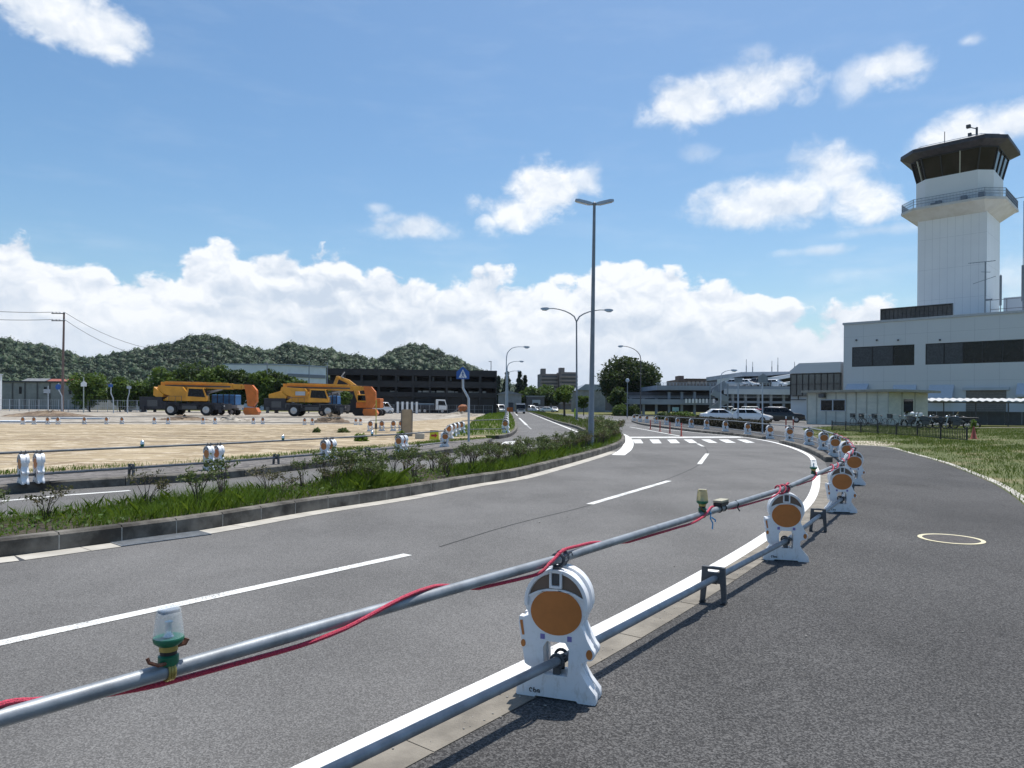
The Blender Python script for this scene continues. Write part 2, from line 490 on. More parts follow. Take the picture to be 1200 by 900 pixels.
MT['grey_pole'] = mat('grey_painted_pole', (.21, .235, .27), .5, .3, var=.12, scale=3)
MT['pale_pole'] = mat('pale_painted_pole', (.42, .47, .53), .5, .2, var=.1, scale=3)
MT['dark_pole'] = mat('dark_weathered_pole', (.10, .095, .10), .7, .1, var=.2, scale=3)
MT['black'] = mat('black_plastic', (.022, .022, .024), .5, var=.25, scale=12)
MT['dgrey'] = mat('dark_grey_plastic', (.075, .08, .088), .55, var=.2, scale=12)
MT['rubber'] = mat('rubber', (.02, .02, .02), .85, var=.3, scale=10)
m, t, b = principled('white_plastic')
g_ = t.new('ShaderNodeNewGeometry'); v_ = g_.outputs['Position']
dirt = t.ss(t.add(t.mul(t.noise(v_, 7, 5, .65), .7), t.mul(t.noise(v_, 45, 4, .7), .35)), .56, .74)
hgt = t.ss(t.xyz(v_)[2], .02, .30, .50, .12)
colw = t.mix(t.mul(dirt, .42), (.80, .815, .84), (.50, .47, .42))
colw = t.mix(t.mul(t.ss(t.noise(t.vmul(v_, (1, 1, .35)), 30, 4, .7), .50, .72), hgt), colw, (.42, .385, .33))
t.l.new(colw, b.inputs['Base Color']); b.inputs['Roughness'].default_value = .42
MT['white'] = m
MT['wpaint'] = mat('white_car_paint', (.78, .79, .80), .25, var=.03, scale=5, coat=.6)
MT['rpaint'] = mat('red_car_paint', (.25, .022, .025), .3, var=.1, scale=5, coat=.6)
MT['kpaint'] = mat('black_car_paint', (.008, .008, .009), .4, var=.1, scale=5, coat=.6)
MT['spaint'] = mat('silver_car_paint', (.42, .43, .45), .3, .4, var=.08, scale=5, coat=.5)
MT['glass'] = mat('tinted_glass', (.005, .0065, .009), .06, var=.2, scale=2, spec=.25)
MT['orange'] = mat('orange_panel', (.47, .16, .035), .45, var=.08, scale=9)
MT['brown'] = mat('brown_panel', (.15, .105, .08), .5, var=.12, scale=9)
MT['purple'] = mat('violet_marks', (.19, .17, .42), .5, var=.1, scale=9)
MT['redrope'] = mat('red_rope_fibre', (.52, .03, .075), .5, var=.35, scale=160, bump=.5, bscale=260)
MT['crane_y'] = mat('crane_yellow', (.64, .29, .016), .42, var=.14, scale=1.4, coat=.2)
MT['crane_o'] = mat('crane_orange', (.58, .15, .018), .45, var=.14, scale=1.4)
MT['navy'] = mat('dark_chassis', (.02, .022, .032), .6, var=.3, scale=3)
MT['blue'] = mat('blue_cover', (.03, .14, .34), .55, var=.25, scale=2)
MT['signblue'] = mat('sign_blue', (.02, .10, .38), .4, var=.06, scale=4)
MT['signwhite'] = mat('sign_white', (.78, .80, .82), .4, var=.03, scale=4)
MT['yellow'] = mat('sign_yellow', (.62, .60, .02), .45, var=.08, scale=6)
MT['redpost'] = mat('red_post', (.42, .07, .05), .5, var=.12, scale=8)
MT['conered'] = mat('cone_red', (.33, .075, .045), .55, var=.12, scale=8)
MT['facade'] = mat('pale_metal_facade', (.56, .59, .62), .5, scale=.25, c2=(.535, .565, .60))
MT['towerwall'] = mat('tower_panel', (.77, .775, .77), .5, scale=.25, c2=(.73, .735, .735))
MT['darkroof'] = mat('dark_roof_metal', (.05, .045, .05), .55, var=.25, scale=1.5)
MT['shedwall'] = mat('shed_panel', (.60, .605, .54), .7, scale=.9, c2=(.48, .50, .46), stretch=(1, 1, 2.2))
MT['blackwall'] = mat('black_cladding', (.010, .011, .014), .6, var=.25, scale=.8)
MT['silverwall'] = mat('silver_cladding', (.42, .47, .53), .5, var=.06, scale=.5)
MT['greywall'] = mat('grey_concrete_wall', (.30, .305, .31), .9, scale=.7, c2=(.22, .225, .23), bump=.1)
MT['deck'] = mat('blue_grey_deck', (.25, .285, .335), .7, var=.10, scale=.5)
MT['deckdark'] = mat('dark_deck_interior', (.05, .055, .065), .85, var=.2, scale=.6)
MT['bark'] = mat('bark', (.085, .065, .05), .95, var=.4, scale=5, bump=.6, bscale=18)
MT['twig'] = mat('shrub_stem', (.075, .055, .045), .9, var=.4, scale=20)
MT['leaf_d'] = leafmat('dark_evergreen_leaves', (.020, .042, .012), (.050, .095, .022), .45, .25, 4)
MT['leaf_dd'] = leafmat('very_dark_evergreen_leaves', (.012, .028, .008), (.032, .062, .016), .4, .2, 3)
MT['leaf_m'] = leafmat('mid_green_leaves', (.040, .085, .016), (.105, .175, .034), .5, .35, 4)
MT['leaf_l'] = leafmat('light_green_leaves', (.06, .11, .02), (.13, .20, .04), .6, .4, 4)
MT['leaf_c'] = leafmat('conifer_needles', (.012, .030, .016), (.030, .060, .026), .6, .15, 4)
MT['leaf_hill'] = leafmat('hill_canopy', (.018, .038, .013), (.030, .062, .018), .05, .0, .28)
MT['leaf_s'] = leafmat('shrub_leaves', (.060, .090, .028), (.15, .185, .065), 3, .25, 14)
MT['leaf_s2'] = leafmat('shrub_leaves_reddish', (.065, .055, .032), (.15, .135, .07), 3, .25, 14)
MT['grass'] = leafmat('verge_grass', (.075, .15, .014), (.18, .28, .03), .8, .4, 3)
MT['lawn'] = leafmat('lawn_grass', (.070, .125, .018), (.165, .215, .045), .35, .35, 2.2)
MT['litter'] = mat('planting_soil', (.07, .055, .038), 1.0, scale=5, c2=(.035, .03, .02), bump=.8, bscale=25)
# ================================================================== GROUND
def gm(name):                                    # base ground: dry grass, earth
    m, t, b = principled(name)
    g = t.new('ShaderNodeNewGeometry'); v = g.outputs['Position']
    a = t.noise(v, .25, 5, .6); c = t.noise(v, 3.0, 5, .7)
    col = t.mix(t.ss(a, .35, .65), (.085, .10, .030), (.16, .15, .06))
    col = t.mix(t.ss(c, .55, .75), col, (.24, .20, .11))
    t.l.new(col, b.inputs['Base Color']); b.inputs['Roughness'].default_value = 1; b.inputs['Specular IOR Level'].default_value = .1
    return m
def sandm(name):
    m, t, b = principled(name)
    g = t.new('ShaderNodeNewGeometry'); v = g.outputs['Position']
    a = t.noise(t.vmul(v, (.35, .7, 1)), .7, 6, .70); c = t.noise(v, 2.2, 6, .65)
    wv = t.new('ShaderNodeTexWave', wave_type='BANDS', bands_direction='Y'); t.put(wv.inputs['Vector'], t.vmul(v, (.10, .55, 1)))
    wv.inputs['Scale'].default_value = .30; wv.inputs['Distortion'].default_value = 14; wv.inputs['Detail'].default_value = 4; wv.inputs['Detail Scale'].default_value = 1.6
    col = t.mix(t.ss(a, .33, .66), (.27, .21, .135), (.45, .37, .25))
    col = t.mix(t.mul(t.ss(wv.outputs[0], .62, .9), .55), col, (.22, .17, .12))
    col = t.mix(t.mul(t.ss(c, .50, .66), .7), col, (.60, .52, .40))
    t.l.new(col, b.inputs['Base Color']); b.inputs['Roughness'].default_value = 1; b.inputs['Specular IOR Level'].default_value = .1
    bn = t.new('ShaderNodeBump'); bn.inputs['Strength'].default_value = .8; bn.inputs['Distance'].default_value = .12
    t.l.new(t.add(c, t.mul(wv.outputs[0], .6)), bn.inputs['Height']); t.l.new(bn.outputs[0], b.inputs['Normal'])
    return m
def gravelm(name, c1, c2, c3, sc=18):
    m, t, b = principled(name)
    g = t.new('ShaderNodeNewGeometry'); v = g.outputs['Position']
    cell = t.xyz(t.vor(v, sc, 1))[0]
    col = t.mix(cell, c1, c2)
    col = t.mix(t.ss(t.noise(v, .6, 5), .5, .66), col, c3)
    t.l.new(col, b.inputs['Base Color']); b.inputs['Roughness'].default_value = 1
    bn = t.new('ShaderNodeBump'); bn.inputs['Strength'].default_value = .9; bn.inputs['Distance'].default_value = .03
    t.l.new(t.vor(v, sc, 0), bn.inputs['Height']); t.l.new(bn.outputs[0], b.inputs['Normal'])
    return m
MT['ground'] = gm('ground_earth'); MT['sand'] = sandm('lot_sand')
MT['cobble'] = gravelm('cobble_strip', (.08, .074, .07), (.20, .185, .175), (.14, .13, .118), 9)
MT['rubble'] = gravelm('rubble_lot', (.19, .165, .13), (.37, .33, .275), (.47, .43, .365), 3)
MT['gravel'] = gravelm('pale_gravel', (.36, .31, .23), (.52, .47, .38), (.43, .37, .27), 14)
MT['earth_green'] = gravelm('grassy_soil', (.065, .085, .022), (.12, .13, .045), (.19, .165, .085), 6)

# one sheet to the horizon (a ring of quads, finer near the camera)
mb = MB()
ext = [-12000, -3000, -800, -200, -40, 0, 40, 200, 800, 3000, 12000]
for i in range(len(ext) - 1):
    for j in range(len(ext) - 1):
        mb.add([(ext[i], ext[j], -.02), (ext[i + 1], ext[j], -.02), (ext[i + 1], ext[j + 1], -.02), (ext[i], ext[j + 1], -.02)], [(0, 1, 2, 3)])
tag(mb.build('ground', MT['ground']), kind='structure')

def gp(*pts, z=0.0): return [G(x, y, z) for x, y in pts]
def ext_back(p, q, d): return p + (p - q).normalized() * d

# ---- road asphalt: carriageway, junction and the road that runs off
near_kerb = crom([Vector((-14, 4.0, 0)), Vector((-9.5, 5.4, 0))] + gp((0, 654), (120, 638), (240, 621), (360, 600), (460, 585), (560, 567), (600, 561), (640, 551), (693, 536), (715, 529)) , .5)
tip = crom(gp((715, 529), (726, 524), (732, 519.5), (732, 514), (727, 510.5), (718, 507)), .25)
far_kerb = crom([Vector((-22, 9.2, 0))] + gp((-90, 594), (0, 580), (120, 571), (240, 563.6), (360, 550), (430, 542), (500, 535), (545, 528.5), (566, 524.5), (573, 521)), .5)
lroad_r = crom(gp((590, 477.5), (606, 479.6), (620, 483.2), (634, 487.5), (653, 495), (677, 502), (691, 508.5)), 1.0)
lroad_l = crom(gp((584, 477.5), (592, 479.5), (597, 484), (600.5, 490), (602.5, 496), (603, 502), (600, 507.5), (591, 512.5), (580, 514.5)), .6)
road_far = [(-30, 300), (25, 300)]
road_poly = [(-40, -12), (6, -12), (16, 6), (26, 20), (34, 60), (38, 100), (20, 128), (7, 170), (-2, 340), (-12, 340), (-9, 180), (-7, 60), (-12, 30), (-24, 24), (-40, 14)]
sheet('road', road_poly, 0.0, MT['road'])

# ---- near right: white edge line, flush concrete strip, walkway
wl = crom([Vector((-3.6, -.6, 0))] + gp((344, 899), (616, 773), (780, 691), (890, 628), (942, 588), (953, 557), (951, 546), (947, 535), (927, 525), (903, 518), (882, 514), (862, 511.3)), .35)   # left edge of the line
mb = MB(); ribbon_mb(mb, wl, 0, .15, .004); tag(mb.build('edge_line', MT['paint']), kind='structure')
st = wl[:]
strip_end = next(i for i, p in enumerate(st) if p.y > 17.5)
mb = MB()
Ls = arclen(st); k = 0; s = 0.0
while s < Ls[strip_end]:
    a = [along(st, Ls, s + .006 + (0.988) * j / 4) for j in range(5)]
    ribbon_mb(mb, a, .155, .385, .006); s += 1.0
tag(mb.build('flush_kerb', MT['strip']), kind='structure')
mb = MB(); ribbon_mb(mb, st[:strip_end + 1], .15, .385, .003); tag(mb.build('kerb_bedding', MT['strip']), kind='structure')
# walkway polygon: left = offset of the white line, right = lawn edge
lawn_edge = crom(gp((1000, 521.6), (1032, 523.5), (1067, 532), (1103, 542), (1137, 555), (1167, 568.5), (1192, 585), (1206, 596)) + [Vector((6.6, 7.2, 0)), Vector((5.6, 3.5, 0)), Vector((4.8, -6, 0))], .4)
wleft = offs(wl, .385)
i1 = next(i for i, p in enumerate(wleft) if p.y > 23)
back = gp((905, 512.5), (870, 507), (835, 503), (800, 499), (770, 496), (745, 493))
wk = [p for p in wleft[:i1]] + gp((968, 531), (950, 524.5), (925, 518.5), (905, 515), (880, 510.5), (850, 506.5), (820, 503), (790, 500), (765, 497), (742, 494)) \
     + gp((738, 491.5), (760, 491.5), (800, 493.6), (850, 498), (900, 503.5), (940, 509.5), (965, 515)) + lawn_edge[:] + [Vector((-1.5, -6, 0))]
sheet('walkway', wk, .002, MT['walk'])
# pale gravel patch where the walkway ends
sheet('gravel_patch', gp((958, 516.5), (1000, 516.8), (1040, 517.6), (1060, 519.5), (1040, 522.5), (1020, 522.3), (985, 521.5)), .009, MT['gravel'])
# lawn
lawn_poly = lawn_edge + [Vector((9, -6, 0)), Vector((60, 8, 0)), Vector((75, 40, 0)), Vector((52, 66, 0)), Vector((30, 66, 0))] + gp((940, 503), (960, 514.5), (985, 517))
sheet('lawn', lawn_poly, .005, MT['earth_green'])
tag(kerb_blocks('lawn_kerb', lawn_edge, -.17, -.03, 0, .016, 1.2, MT['gutter'], None, .003, .008), kind='structure')
for i, (a, b) in enumerate(((-.02, .02),)):
    pass
# raised kerb stones by the walkway
kA = crom(gp((913, 519.5), (930, 523.5), (946, 529.5), (958, 535.5), (967, 541.5)), .4)
kB = crom(gp((740, 494.5), (752, 498), (770, 500.8), (795, 504), (820, 507.2), (848, 509.7), (872, 512.2), (893, 515)), .5)
kerb_blocks('kerb', kA, 0, -.2, 0, .15, 1.2, MT['kerbface'], MT['mortar'], .02, .01)
kerb_blocks('kerb', kB, 0, -.2, 0, .15, 1.2, MT['kerbface'], MT['mortar'], .02, .01)

# ---- paint on the road
def stripe(mb, a, b, w, z=.004):
    a, b = Vector(a), Vector(b); d = (b - a).normalized(); s = Vector((d.y, -d.x, 0)) * w / 2
    mb.add([(a - s)[:2] + (z,), (a + s)[:2] + (z,), (b + s)[:2] + (z,), (b - s)[:2] + (z,)], [(0, 1, 2, 3)])
def quad(mb, pts, z=.004): mb.add([(p.x, p.y, z) for p in pts], [tuple(range(len(pts)))])
mb = MB()
p0, p1 = G(0, 754), G(478, 650)
stripe(mb, p0 + (p0 - p1).normalized() * 1.2, p1, .125)
stripe(mb, G(691, 591), G(784, 563.6), .125)
stripe(mb, G(819.5, 544), G(829, 531.6), .13)
stripe(mb, G(824, 523.2), G(817.5, 519.9), .13)
tag(mb.build('centre_dashes', MT['paint_old']), kind='structure')
mb = MB()
for q in (((741, 515), (751, 515), (754, 519.6), (744, 519.6)), ((761, 515), (772, 515), (775.5, 519.6), (765, 519.6)), ((781.5, 515), (792, 515), (797, 519.4), (786, 519.4)),
          ((801, 515), (811, 515), (817.5, 519.2), (808, 519.2)), ((821.5, 515), (832, 515), (841, 519), (831, 519)), ((842, 515), (853, 515), (862.5, 519), (851, 519)), ((863.5, 515), (874, 515.2), (885, 519), (874.5, 519))):
    quad(mb, gp(*q))
tag(mb.build('crosswalk', MT['paint_old']), kind='structure')
mb = MB()
quad(mb, gp((737, 511.9), (864, 511.6), (872, 513), (738, 513.4)))
stripe(mb, G(738, 500.3), G(800, 511.6), .16)
stripe(mb, G(862, 511.3), G(815, 506.9), .15); stripe(mb, G(815, 506.9), G(760, 501), .15)
stripe(mb, G(700, 497.5), G(746, 498.2), .4)
stripe(mb, G(714, 492.2), G(727, 492.2), .7); stripe(mb, G(690, 491.5), G(703, 492), .5)
tag(mb.build('junction_lines', MT['paint_old']), kind='structure')
mb = MB()
ll = [Vector((-16, 9.0, 0)), G(2, 587.3), G(76, 580.5), G(152, 575)]
ribbon_mb(mb, crom(ll, .5), -.06, .08, .004)
ribbon_mb(mb, crom([G(374, 560.5), G(420, 556.3), G(463, 553.4)], .5), -.08, .08, .004)
ribbon_mb(mb, crom([G(372, 566.3), G(396, 563), G(421, 559.9)], .5), -.06, .06, .004)
ribbon_mb(mb, crom([G(615, 524.6), G(646, 524.2)], .5), -.12, .12, .004)
quad(mb, gp((592, 517.6), (604, 517.4), (601, 520.6), (586, 520.8))); quad(mb, gp((611, 517.6), (622, 517.4), (621, 520.6), (608, 520.8)))
quad(mb, gp((633, 517.4), (643, 517.2), (645, 520.4), (633, 520.6)))
ribbon_mb(mb, crom([G(631.5, 488.3), G(655, 497.5), G(684, 508.9)], 1), -.1, .1, .004)
ribbon_mb(mb, crom([G(608.5, 489.8), G(617, 498)], 1), -.11, .11, .004)
ribbon_mb(mb, crom([G(603, 483.8), G(606.5, 487)], 1), -.1, .1, .004)
ribbon_mb(mb, crom([G(620, 483.6), G(632, 488.5)], 1), -.1, .1, .004)
tag(mb.build('side_road_lines', MT['paint_old']), kind='structure')
mb = MB(); ribbon_mb(mb, crom([G(617, 498), G(622.5, 503)], 1), -.06, .06, .004)
tag(mb.build('worn_dash', roadpaint('very_worn_paint', (.45, .45, .44), .95)), kind='structure')
# long dark seam in the carriageway and a cut in the walkway
MT['seam'] = mat('asphalt_seam', (.03, .03, .031), .9, var=.3, scale=30)
mb = MB(); ribbon_mb(mb, crom(gp((515, 641), (600, 615), (690, 592.5), (770, 566), (817, 546), (829, 531), (826, 524)), .5), -.012, .012, .002)
tag(mb.build('road_seam', MT['seam']), kind='structure')
MT['walk2'] = asphalt('walk_asphalt_older', (.047, .0465, .047), (.125, .123, .121), (.016, .016, .017), 125, .6)
fp = [p for p in lawn_edge if p.y > 13.2 and p.y < 29.3]
sheet('walkway_patch', gp((1003, 566), (1010, 545), (1008, 530), (1012, 523.6)) + [p + Vector((-.24, -.05, 0)) for p in fp] + gp((1150, 571.3), (1080, 569)), .004, MT['walk2'])

# ---- median island
outer_tip = offs(tip, .32)
nk = near_kerb + tip[1:]
kerb_blocks('kerb', nk, 0, -.16, 0, .185, .62, MT['kerbface'], MT['mortar'], .025, .012)
gut = near_kerb
mb = MB(); Lg = arclen(gut); s = 0.0
while s < Lg[-1] - .6:
    a = [along(gut, Lg, s + .004 + .592 * j / 3) for j in range(4)]
    ribbon_mb(mb, a, .005, .30, .005); s += .6
tag(mb.build('gutter', MT['gutter']), kind='structure')
mb = MB(); ribbon_mb(mb, gut, .0, .30, .002); tag(mb.build('gutter_joint', MT['deckdark']), kind='structure')
# white line round the tip of the island
wt = crom(gp((727, 533.5), (735, 527.5), (738.5, 521), (737, 514.5), (731, 509.8), (722, 506.8)), .3)
mb = MB(); ribbon_mb(mb, wt, -.28, .14, .006); tag(mb.build('island_edge_line', MT['paint']), kind='structure')
# planted bed: from the kerb back to its far side
med_in = offs(nk, -.15)
far_side = [p for p in offs(near_kerb[:-4], -1.75)]
far_side = [p for p in far_side if p.x < 0.2]
isl_right = gp((700, 498), (686, 493.5), (668, 489), (645, 485.5), (622, 481.8), (607, 479.2))
isl_left = [p for p in lroad_r][::-1]
isl = med_in + isl_right + [Vector((p.x, p.y, 0)) for p in reversed(isl_left)] + gp((698, 514), (690, 520.5), (668, 528), (640, 538)) + far_side[::-1]
slab('planting_bed', isl, -.01, .155, MT['litter'])
kerb_blocks('kerb', lroad_r, -.02, .16, 0, .17, 2.0, MT['kerbface'], None, .02, .012)
kerb_blocks('kerb', crom(far_side + gp((640, 538), (668, 528), (690, 520.5), (698, 514), (692, 509)), .6), -.16, 0, 0, .17, 1.2, MT['kerbface'], None, .02, .012)

# drain grate in the gutter
gt = thing('drain_grate', 'grey steel drain grate set in the pale gutter under the island kerb', 'drain grate', G(168, 634, 0))
gd = (G(205, 629.5) - G(130, 639.5)).normalized(); gr = math.atan2(gd.y, gd.x); gt.rotation_euler = (0, 0, gr)
sB = min(range(len(gut)), key=lambda i: (gut[i] - G(168, 631.5)).length); off = side(gut, sB) * .165
gt.location = (gut[sB].x + off.x, gut[sB].y + off.y, 0)
MB().box(-.5, .5, -.155, .155, .001, .004).build('pit', MT['deckdark'], gt)
m2 = MB()
for i in range(40): m2.box(-.49 + i * .025, -.49 + i * .025 + .012, -.14, .14, .005, .012)
m2.build('bars', MT['galv'], gt)
m2 = MB(); m2.box(-.5, .5, -.155, -.14, .005, .014); m2.box(-.5, .5, .14, .155, .005, .014); m2.box(-.5, -.49, -.14, .14, .005, .014); m2.box(.49, .5, -.14, .14, .005, .014)
m2.build('frame', MT['galv'], gt)

# manhole on the walkway
mc = G(1114.5, 632); 
mh = thing('manhole_cover', 'round manhole cover ringed with cream paint in the grey walkway', 'manhole cover', (mc.x, mc.y, .004))
rad = .5 * (G(1162, 634).x - G(1068, 629).x) * .86
m2 = MB(); 
for i in range(48):
    a, b = 2 * PI * i / 48, 2 * PI * (i + 1) / 48
    m2.add([(rad * .86 * math.cos(a), rad * .86 * math.sin(a), .003), (rad * math.cos(a), rad * math.sin(a), .003), (rad * math.cos(b), rad * math.sin(b), .003), (rad * .86 * math.cos(b), rad * .86 * math.sin(b), .003)], [(0, 1, 2, 3)])
m2.build('ring', MT['cream'], mh)
m2 = MB(); m2.lathe([(rad * .855, 0), (rad * .855, .003), (rad * .80, .004)], 48); m2.build('lid', mat('manhole_iron', (.075, .068, .066), .8, .2, var=.3, scale=14, bump=.7, bscale=40), mh)

# ---- far-left kerb, cobble strip, sandy lot
fk_in = offs(far_kerb, -.18)
kerb_blocks('kerb', far_kerb, 0, -.18, 0, .165, 1.2, MT['kerbface'], None, .025, .012)
cob_back = crom([Vector((-26, 12.0, 0))] + gp((-90, 562), (0, 556), (120, 548.5), (240, 541), (360, 531), (450, 523.5), (520, 517.5), (545, 515.5), (570, 513.5), z=.15), 1)
slab('cobble_strip', fk_in + gp((577, 518)) + cob_back[::-1], 0, .15, MT['cobble'])
sand_back = gp((560, 488), (470, 494.5), (400, 497), (300, 497.5), (200, 497.5), (100, 497), (0, 497), z=.15)
slab('sandy_lot', cob_back[1:] + sand_back + [Vector((-60, 50, 0)), Vector((-50, 16, 0))], 0, .152, MT['sand'])
lot_far = [Vector((-60, 50.2, 0))] + sand_back[::-1] + gp((575, 486), z=.15) + [Vector((-4, 96, 0)), Vector((-5, 135, 0)), Vector((-90, 135, 0)), Vector((-110, 60, 0))]
slab('rubble_lot', lot_far, 0, .148, MT['rubble'])
# grass corner beside the road
gk = lroad_l
gc = [p for p in gk] + gp((560, 514), (530, 516.5), (520, 517), z=.0) + gp((528, 512), (545, 500), (560, 490), (573, 485), (580, 480.5), z=.15)
slab('grass_corner', gc, 0, .16, MT['earth_green'])
kerb_blocks('kerb', gk, -.02, -.2, 0, .17, 1.5, MT['kerbface'], None, .02, .012)
mb = MB(); ribbon_mb(mb, [p for p in gk if p.y < 160], -.02 - .75, -.02, .005) if False else ribbon_mb(mb, gk, .0, .75, .005)
tag(mb.build('side_gutter', MT['gutter']), kind='structure')
# ================================================================== BARRIERS, PIPES, ROPE
def prism_h(mb, outer, holes, t0, t1, M):        # polygon with holes, extruded
    rings = [outer] + holes
    flat = [p for r in rings for p in r]; n = len(flat)
    tri = tessellate_polygon([[Vector((p[0], p[1], 0)) for p in r] for r in rings])
    vs = [M @ Vector((p[0], p[1], t0)) for p in flat] + [M @ Vector((p[0], p[1], t1)) for p in flat]
    fs = []
    for t in tri: fs.append((t[0], t[1], t[2])); fs.append((t[2] + n, t[1] + n, t[0] + n))
    b = 0
    for r in rings:
        k = len(r)
        for i in range(k): fs.append((b + i, b + (i + 1) % k, b + (i + 1) % k + n, b + i + n))
        b += k
    mb.add(vs, fs)
MX = Matrix(((1, 0, 0, 0), (0, 0, 1, 0), (0, 1, 0, 0), (0, 0, 0, 1)))        # prism (x, y=z, depth->y)
def ell(cx, cz, rx, rz, a0, a1, k): return [(cx + rx * math.cos(math.radians(a0 + (a1 - a0) * i / k)), cz + rz * math.sin(math.radians(a0 + (a1 - a0) * i / k))) for i in range(k + 1)]
PIPE_T, PIPE_B, PIPE_R = .735, .200, .0243
def make_barrier():
    root = thing('barrier', 'x', 'barrier')
    dome = ell(0, .515, .172, .178, -12, 192, 26)
    right_leg = [(.2195, .012), (.215, .052), (.168, .108), (.134, .162), (.137, .212), (.158, .222)] + ell(.178, .262, .030, .034, -95, 60, 7) + [(.170, .330), (.148, .378), (.136, .402), (.150, .440)]
    left_leg = [(-.150, .440), (-.168, .425), (-.203, .428), (-.207, .392), (-.172, .178), (-.150, .166), (-.134, .162), (-.168, .108), (-.215, .052), (-.2195, .012)]
    outer = [(.212, 0)] + right_leg + dome + left_leg + [(-.212, 0), (-.12, 0), (-.11, .012), (.11, .012), (.12, 0)]
    hole = [(-.064, .132), (.064, .132), (.070, .275), (.050, .308), (-.050, .308), (-.070, .275)]
    sh = MB()
    prism_h(sh, outer, [hole], -.072, -.026, MX); prism_h(sh, outer, [hole], .026, .072, MX)
    core = [(x * .90, .02 + z * .955) for x, z in outer]
    prism_h(sh, core, [[(x * 1.12, .132 + (z - .132) * 1.0) for x, z in hole]], -.0255, .0255, MX)
    o = sh.build('shell', MT['white'], root, True, .006)
    rim = MB()
    for ys, ye in ((-.088, -.0725), (.0725, .088)):
        a = ell(0, .515, .172, .178, -8, 188, 26); b = ell(0, .512, .153, .161, -8, 188, 26)
        prism_h(rim, a + b[::-1], [], ys, ye, MX)
        band = [(-.150, .548), (-.1, .573), (-.05, .587), (0, .591), (.05, .587), (.1, .573), (.150, .548)]; band2 = [(x, z - .012) for x, z in band]
        prism_h(rim, band + band2[::-1], [], ys + .004, ye - .004, MX)
        prism_h(rim, [(-.034, .595), (.034, .595), (.034, .690), (.022, .690), (.022, .608), (-.022, .608), (-.022, .690), (-.034, .690)], [], ys - .004, ye + .004, MX)
    rim.build('rim', MT['white'], root, True, .003)
    for ys, ye in ((-.0755, -.0724), (.0724, .0755)):
        fp, cp = MB(), MB()
        prism_h(fp, ell(0, .464, .139, .119, 0, 354, 36), [], ys, ye, MX)
        prism_h(cp, ell(0, .512, .149, .157, 14, 166, 18) + [(-.140, .552), (-.1, .574), (-.05, .588), (0, .592), (.05, .588), (.1, .574), (.140, .552)], [], ys, ye, MX)
        fp.build('round_panel', MT['orange'], root); cp.build('top_panel', MT['brown'], root)
    ys, ye = -.0745, -.0724
    for pl in (ell(.180, .262, .017, .026, 0, 345, 14), ell(-.180, .285, .013, .020, 0, 345, 14), [(-.200, .405), (-.185, .408), (-.174, .330), (-.186, .328)]):
        hm = MB(); prism_h(hm, pl, [], ys, ye, MX); hm.build('side_marker', MT['orange'], root)
    for x in (-.085, .062):
        pm = MB(); prism_h(pm, [(x, .318), (x + .024, .318), (x + .024, .345), (x, .345)], [], -.0745, -.0724, MX)
        pm.build('violet_marker', MT['purple'], root)
    lg = MB()                                    # small maker's mark on the foot
    def q(x, z): return Vector((x, -.0735, z))
    lg.tube([q(-.128, .046), q(-.136, .052), q(-.143, .046), q(-.141, .034), q(-.132, .031)], .0028, 5)
    lg.tube([q(-.118, .056), q(-.121, .033), q(-.112, .030), q(-.106, .037), q(-.112, .045), q(-.119, .043)], .0028, 5)
    lg.tube([q(-.090, .046), q(-.100, .043), q(-.101, .033), q(-.092, .032), q(-.088, .045), q(-.086, .031)], .0028, 5)
    lg.build('mark', MT['black'], root)
    for a_, b_ in ((-.205, -.12), (.12, .205)): MB().box(a_, b_, -.066, .066, -.001, .011).build('rubber_foot', MT['rubber'], root)
    for nm, zc in (('upper_clamp', PIPE_T), ('lower_clamp', PIPE_B)):
        c = MB()
        for y0 in (-.062, .028):
            ring = [Vector((.034 * math.cos(a), y0 + .015, zc + .034 * math.sin(a))) for a in [2 * PI * i / 14 for i in range(15)]]
            c.tube(ring, .009, 6)
            if zc > .5: c.box(-.019, .019, y0 + (-.0185 if y0 < 0 else .002), y0 + (.028 if y0 < 0 else .0485), .616, zc - .03)
            elif zc < .5: c.box(-.018, .018, y0 + .002, y0 + .028, .110, zc - .03)
            c.tube([(.030, y0 + .015, zc + .015), (.052, y0 + .015, zc + .030), (.058, y0 + .015, zc + .012)], .005, 5)
        c.box(-.010, .010, -.044, .044, zc - .052, zc - .0335)
        c.build(nm, MT['dgrey'], root, True)
    return root
barrier0 = make_barrier()
def make_far_barrier():                          # the same outline, lighter, for those a few pixels tall
    root = thing('barrier', 'x', 'barrier')
    sh = MB()
    outer = [(.212, 0), (.2195, .03), (.134, .162), (.15, .22), (.205, .262), (.136, .402)] + ell(0, .515, .172, .178, -25, 205, 12) + [(-.136, .402), (-.205, .41), (-.172, .178), (-.134, .162), (-.2195, .03), (-.212, 0)]
    hole = [(-.064, .132), (.064, .132), (.06, .32), (-.06, .32)]
    prism_h(sh, outer, [hole], -.07, .07, MX); sh.build('shell', MT['white'], root, True)
    for ys, ye in ((-.0755, -.0704), (.0704, .0755)):
        fp, cp = MB(), MB()
        prism_h(fp, ell(0, .464, .139, .119, 0, 340, 14), [], ys, ye, MX)
        prism_h(cp, ell(0, .512, .149, .157, 14, 166, 8) + [(-.140, .552), (0, .592), (.140, .552)], [], ys, ye, MX)
        fp.build('round_panel', MT['orange'], root); cp.build('top_panel', MT['brown'], root)
    return root
barrier_far0 = make_far_barrier()
used = set()
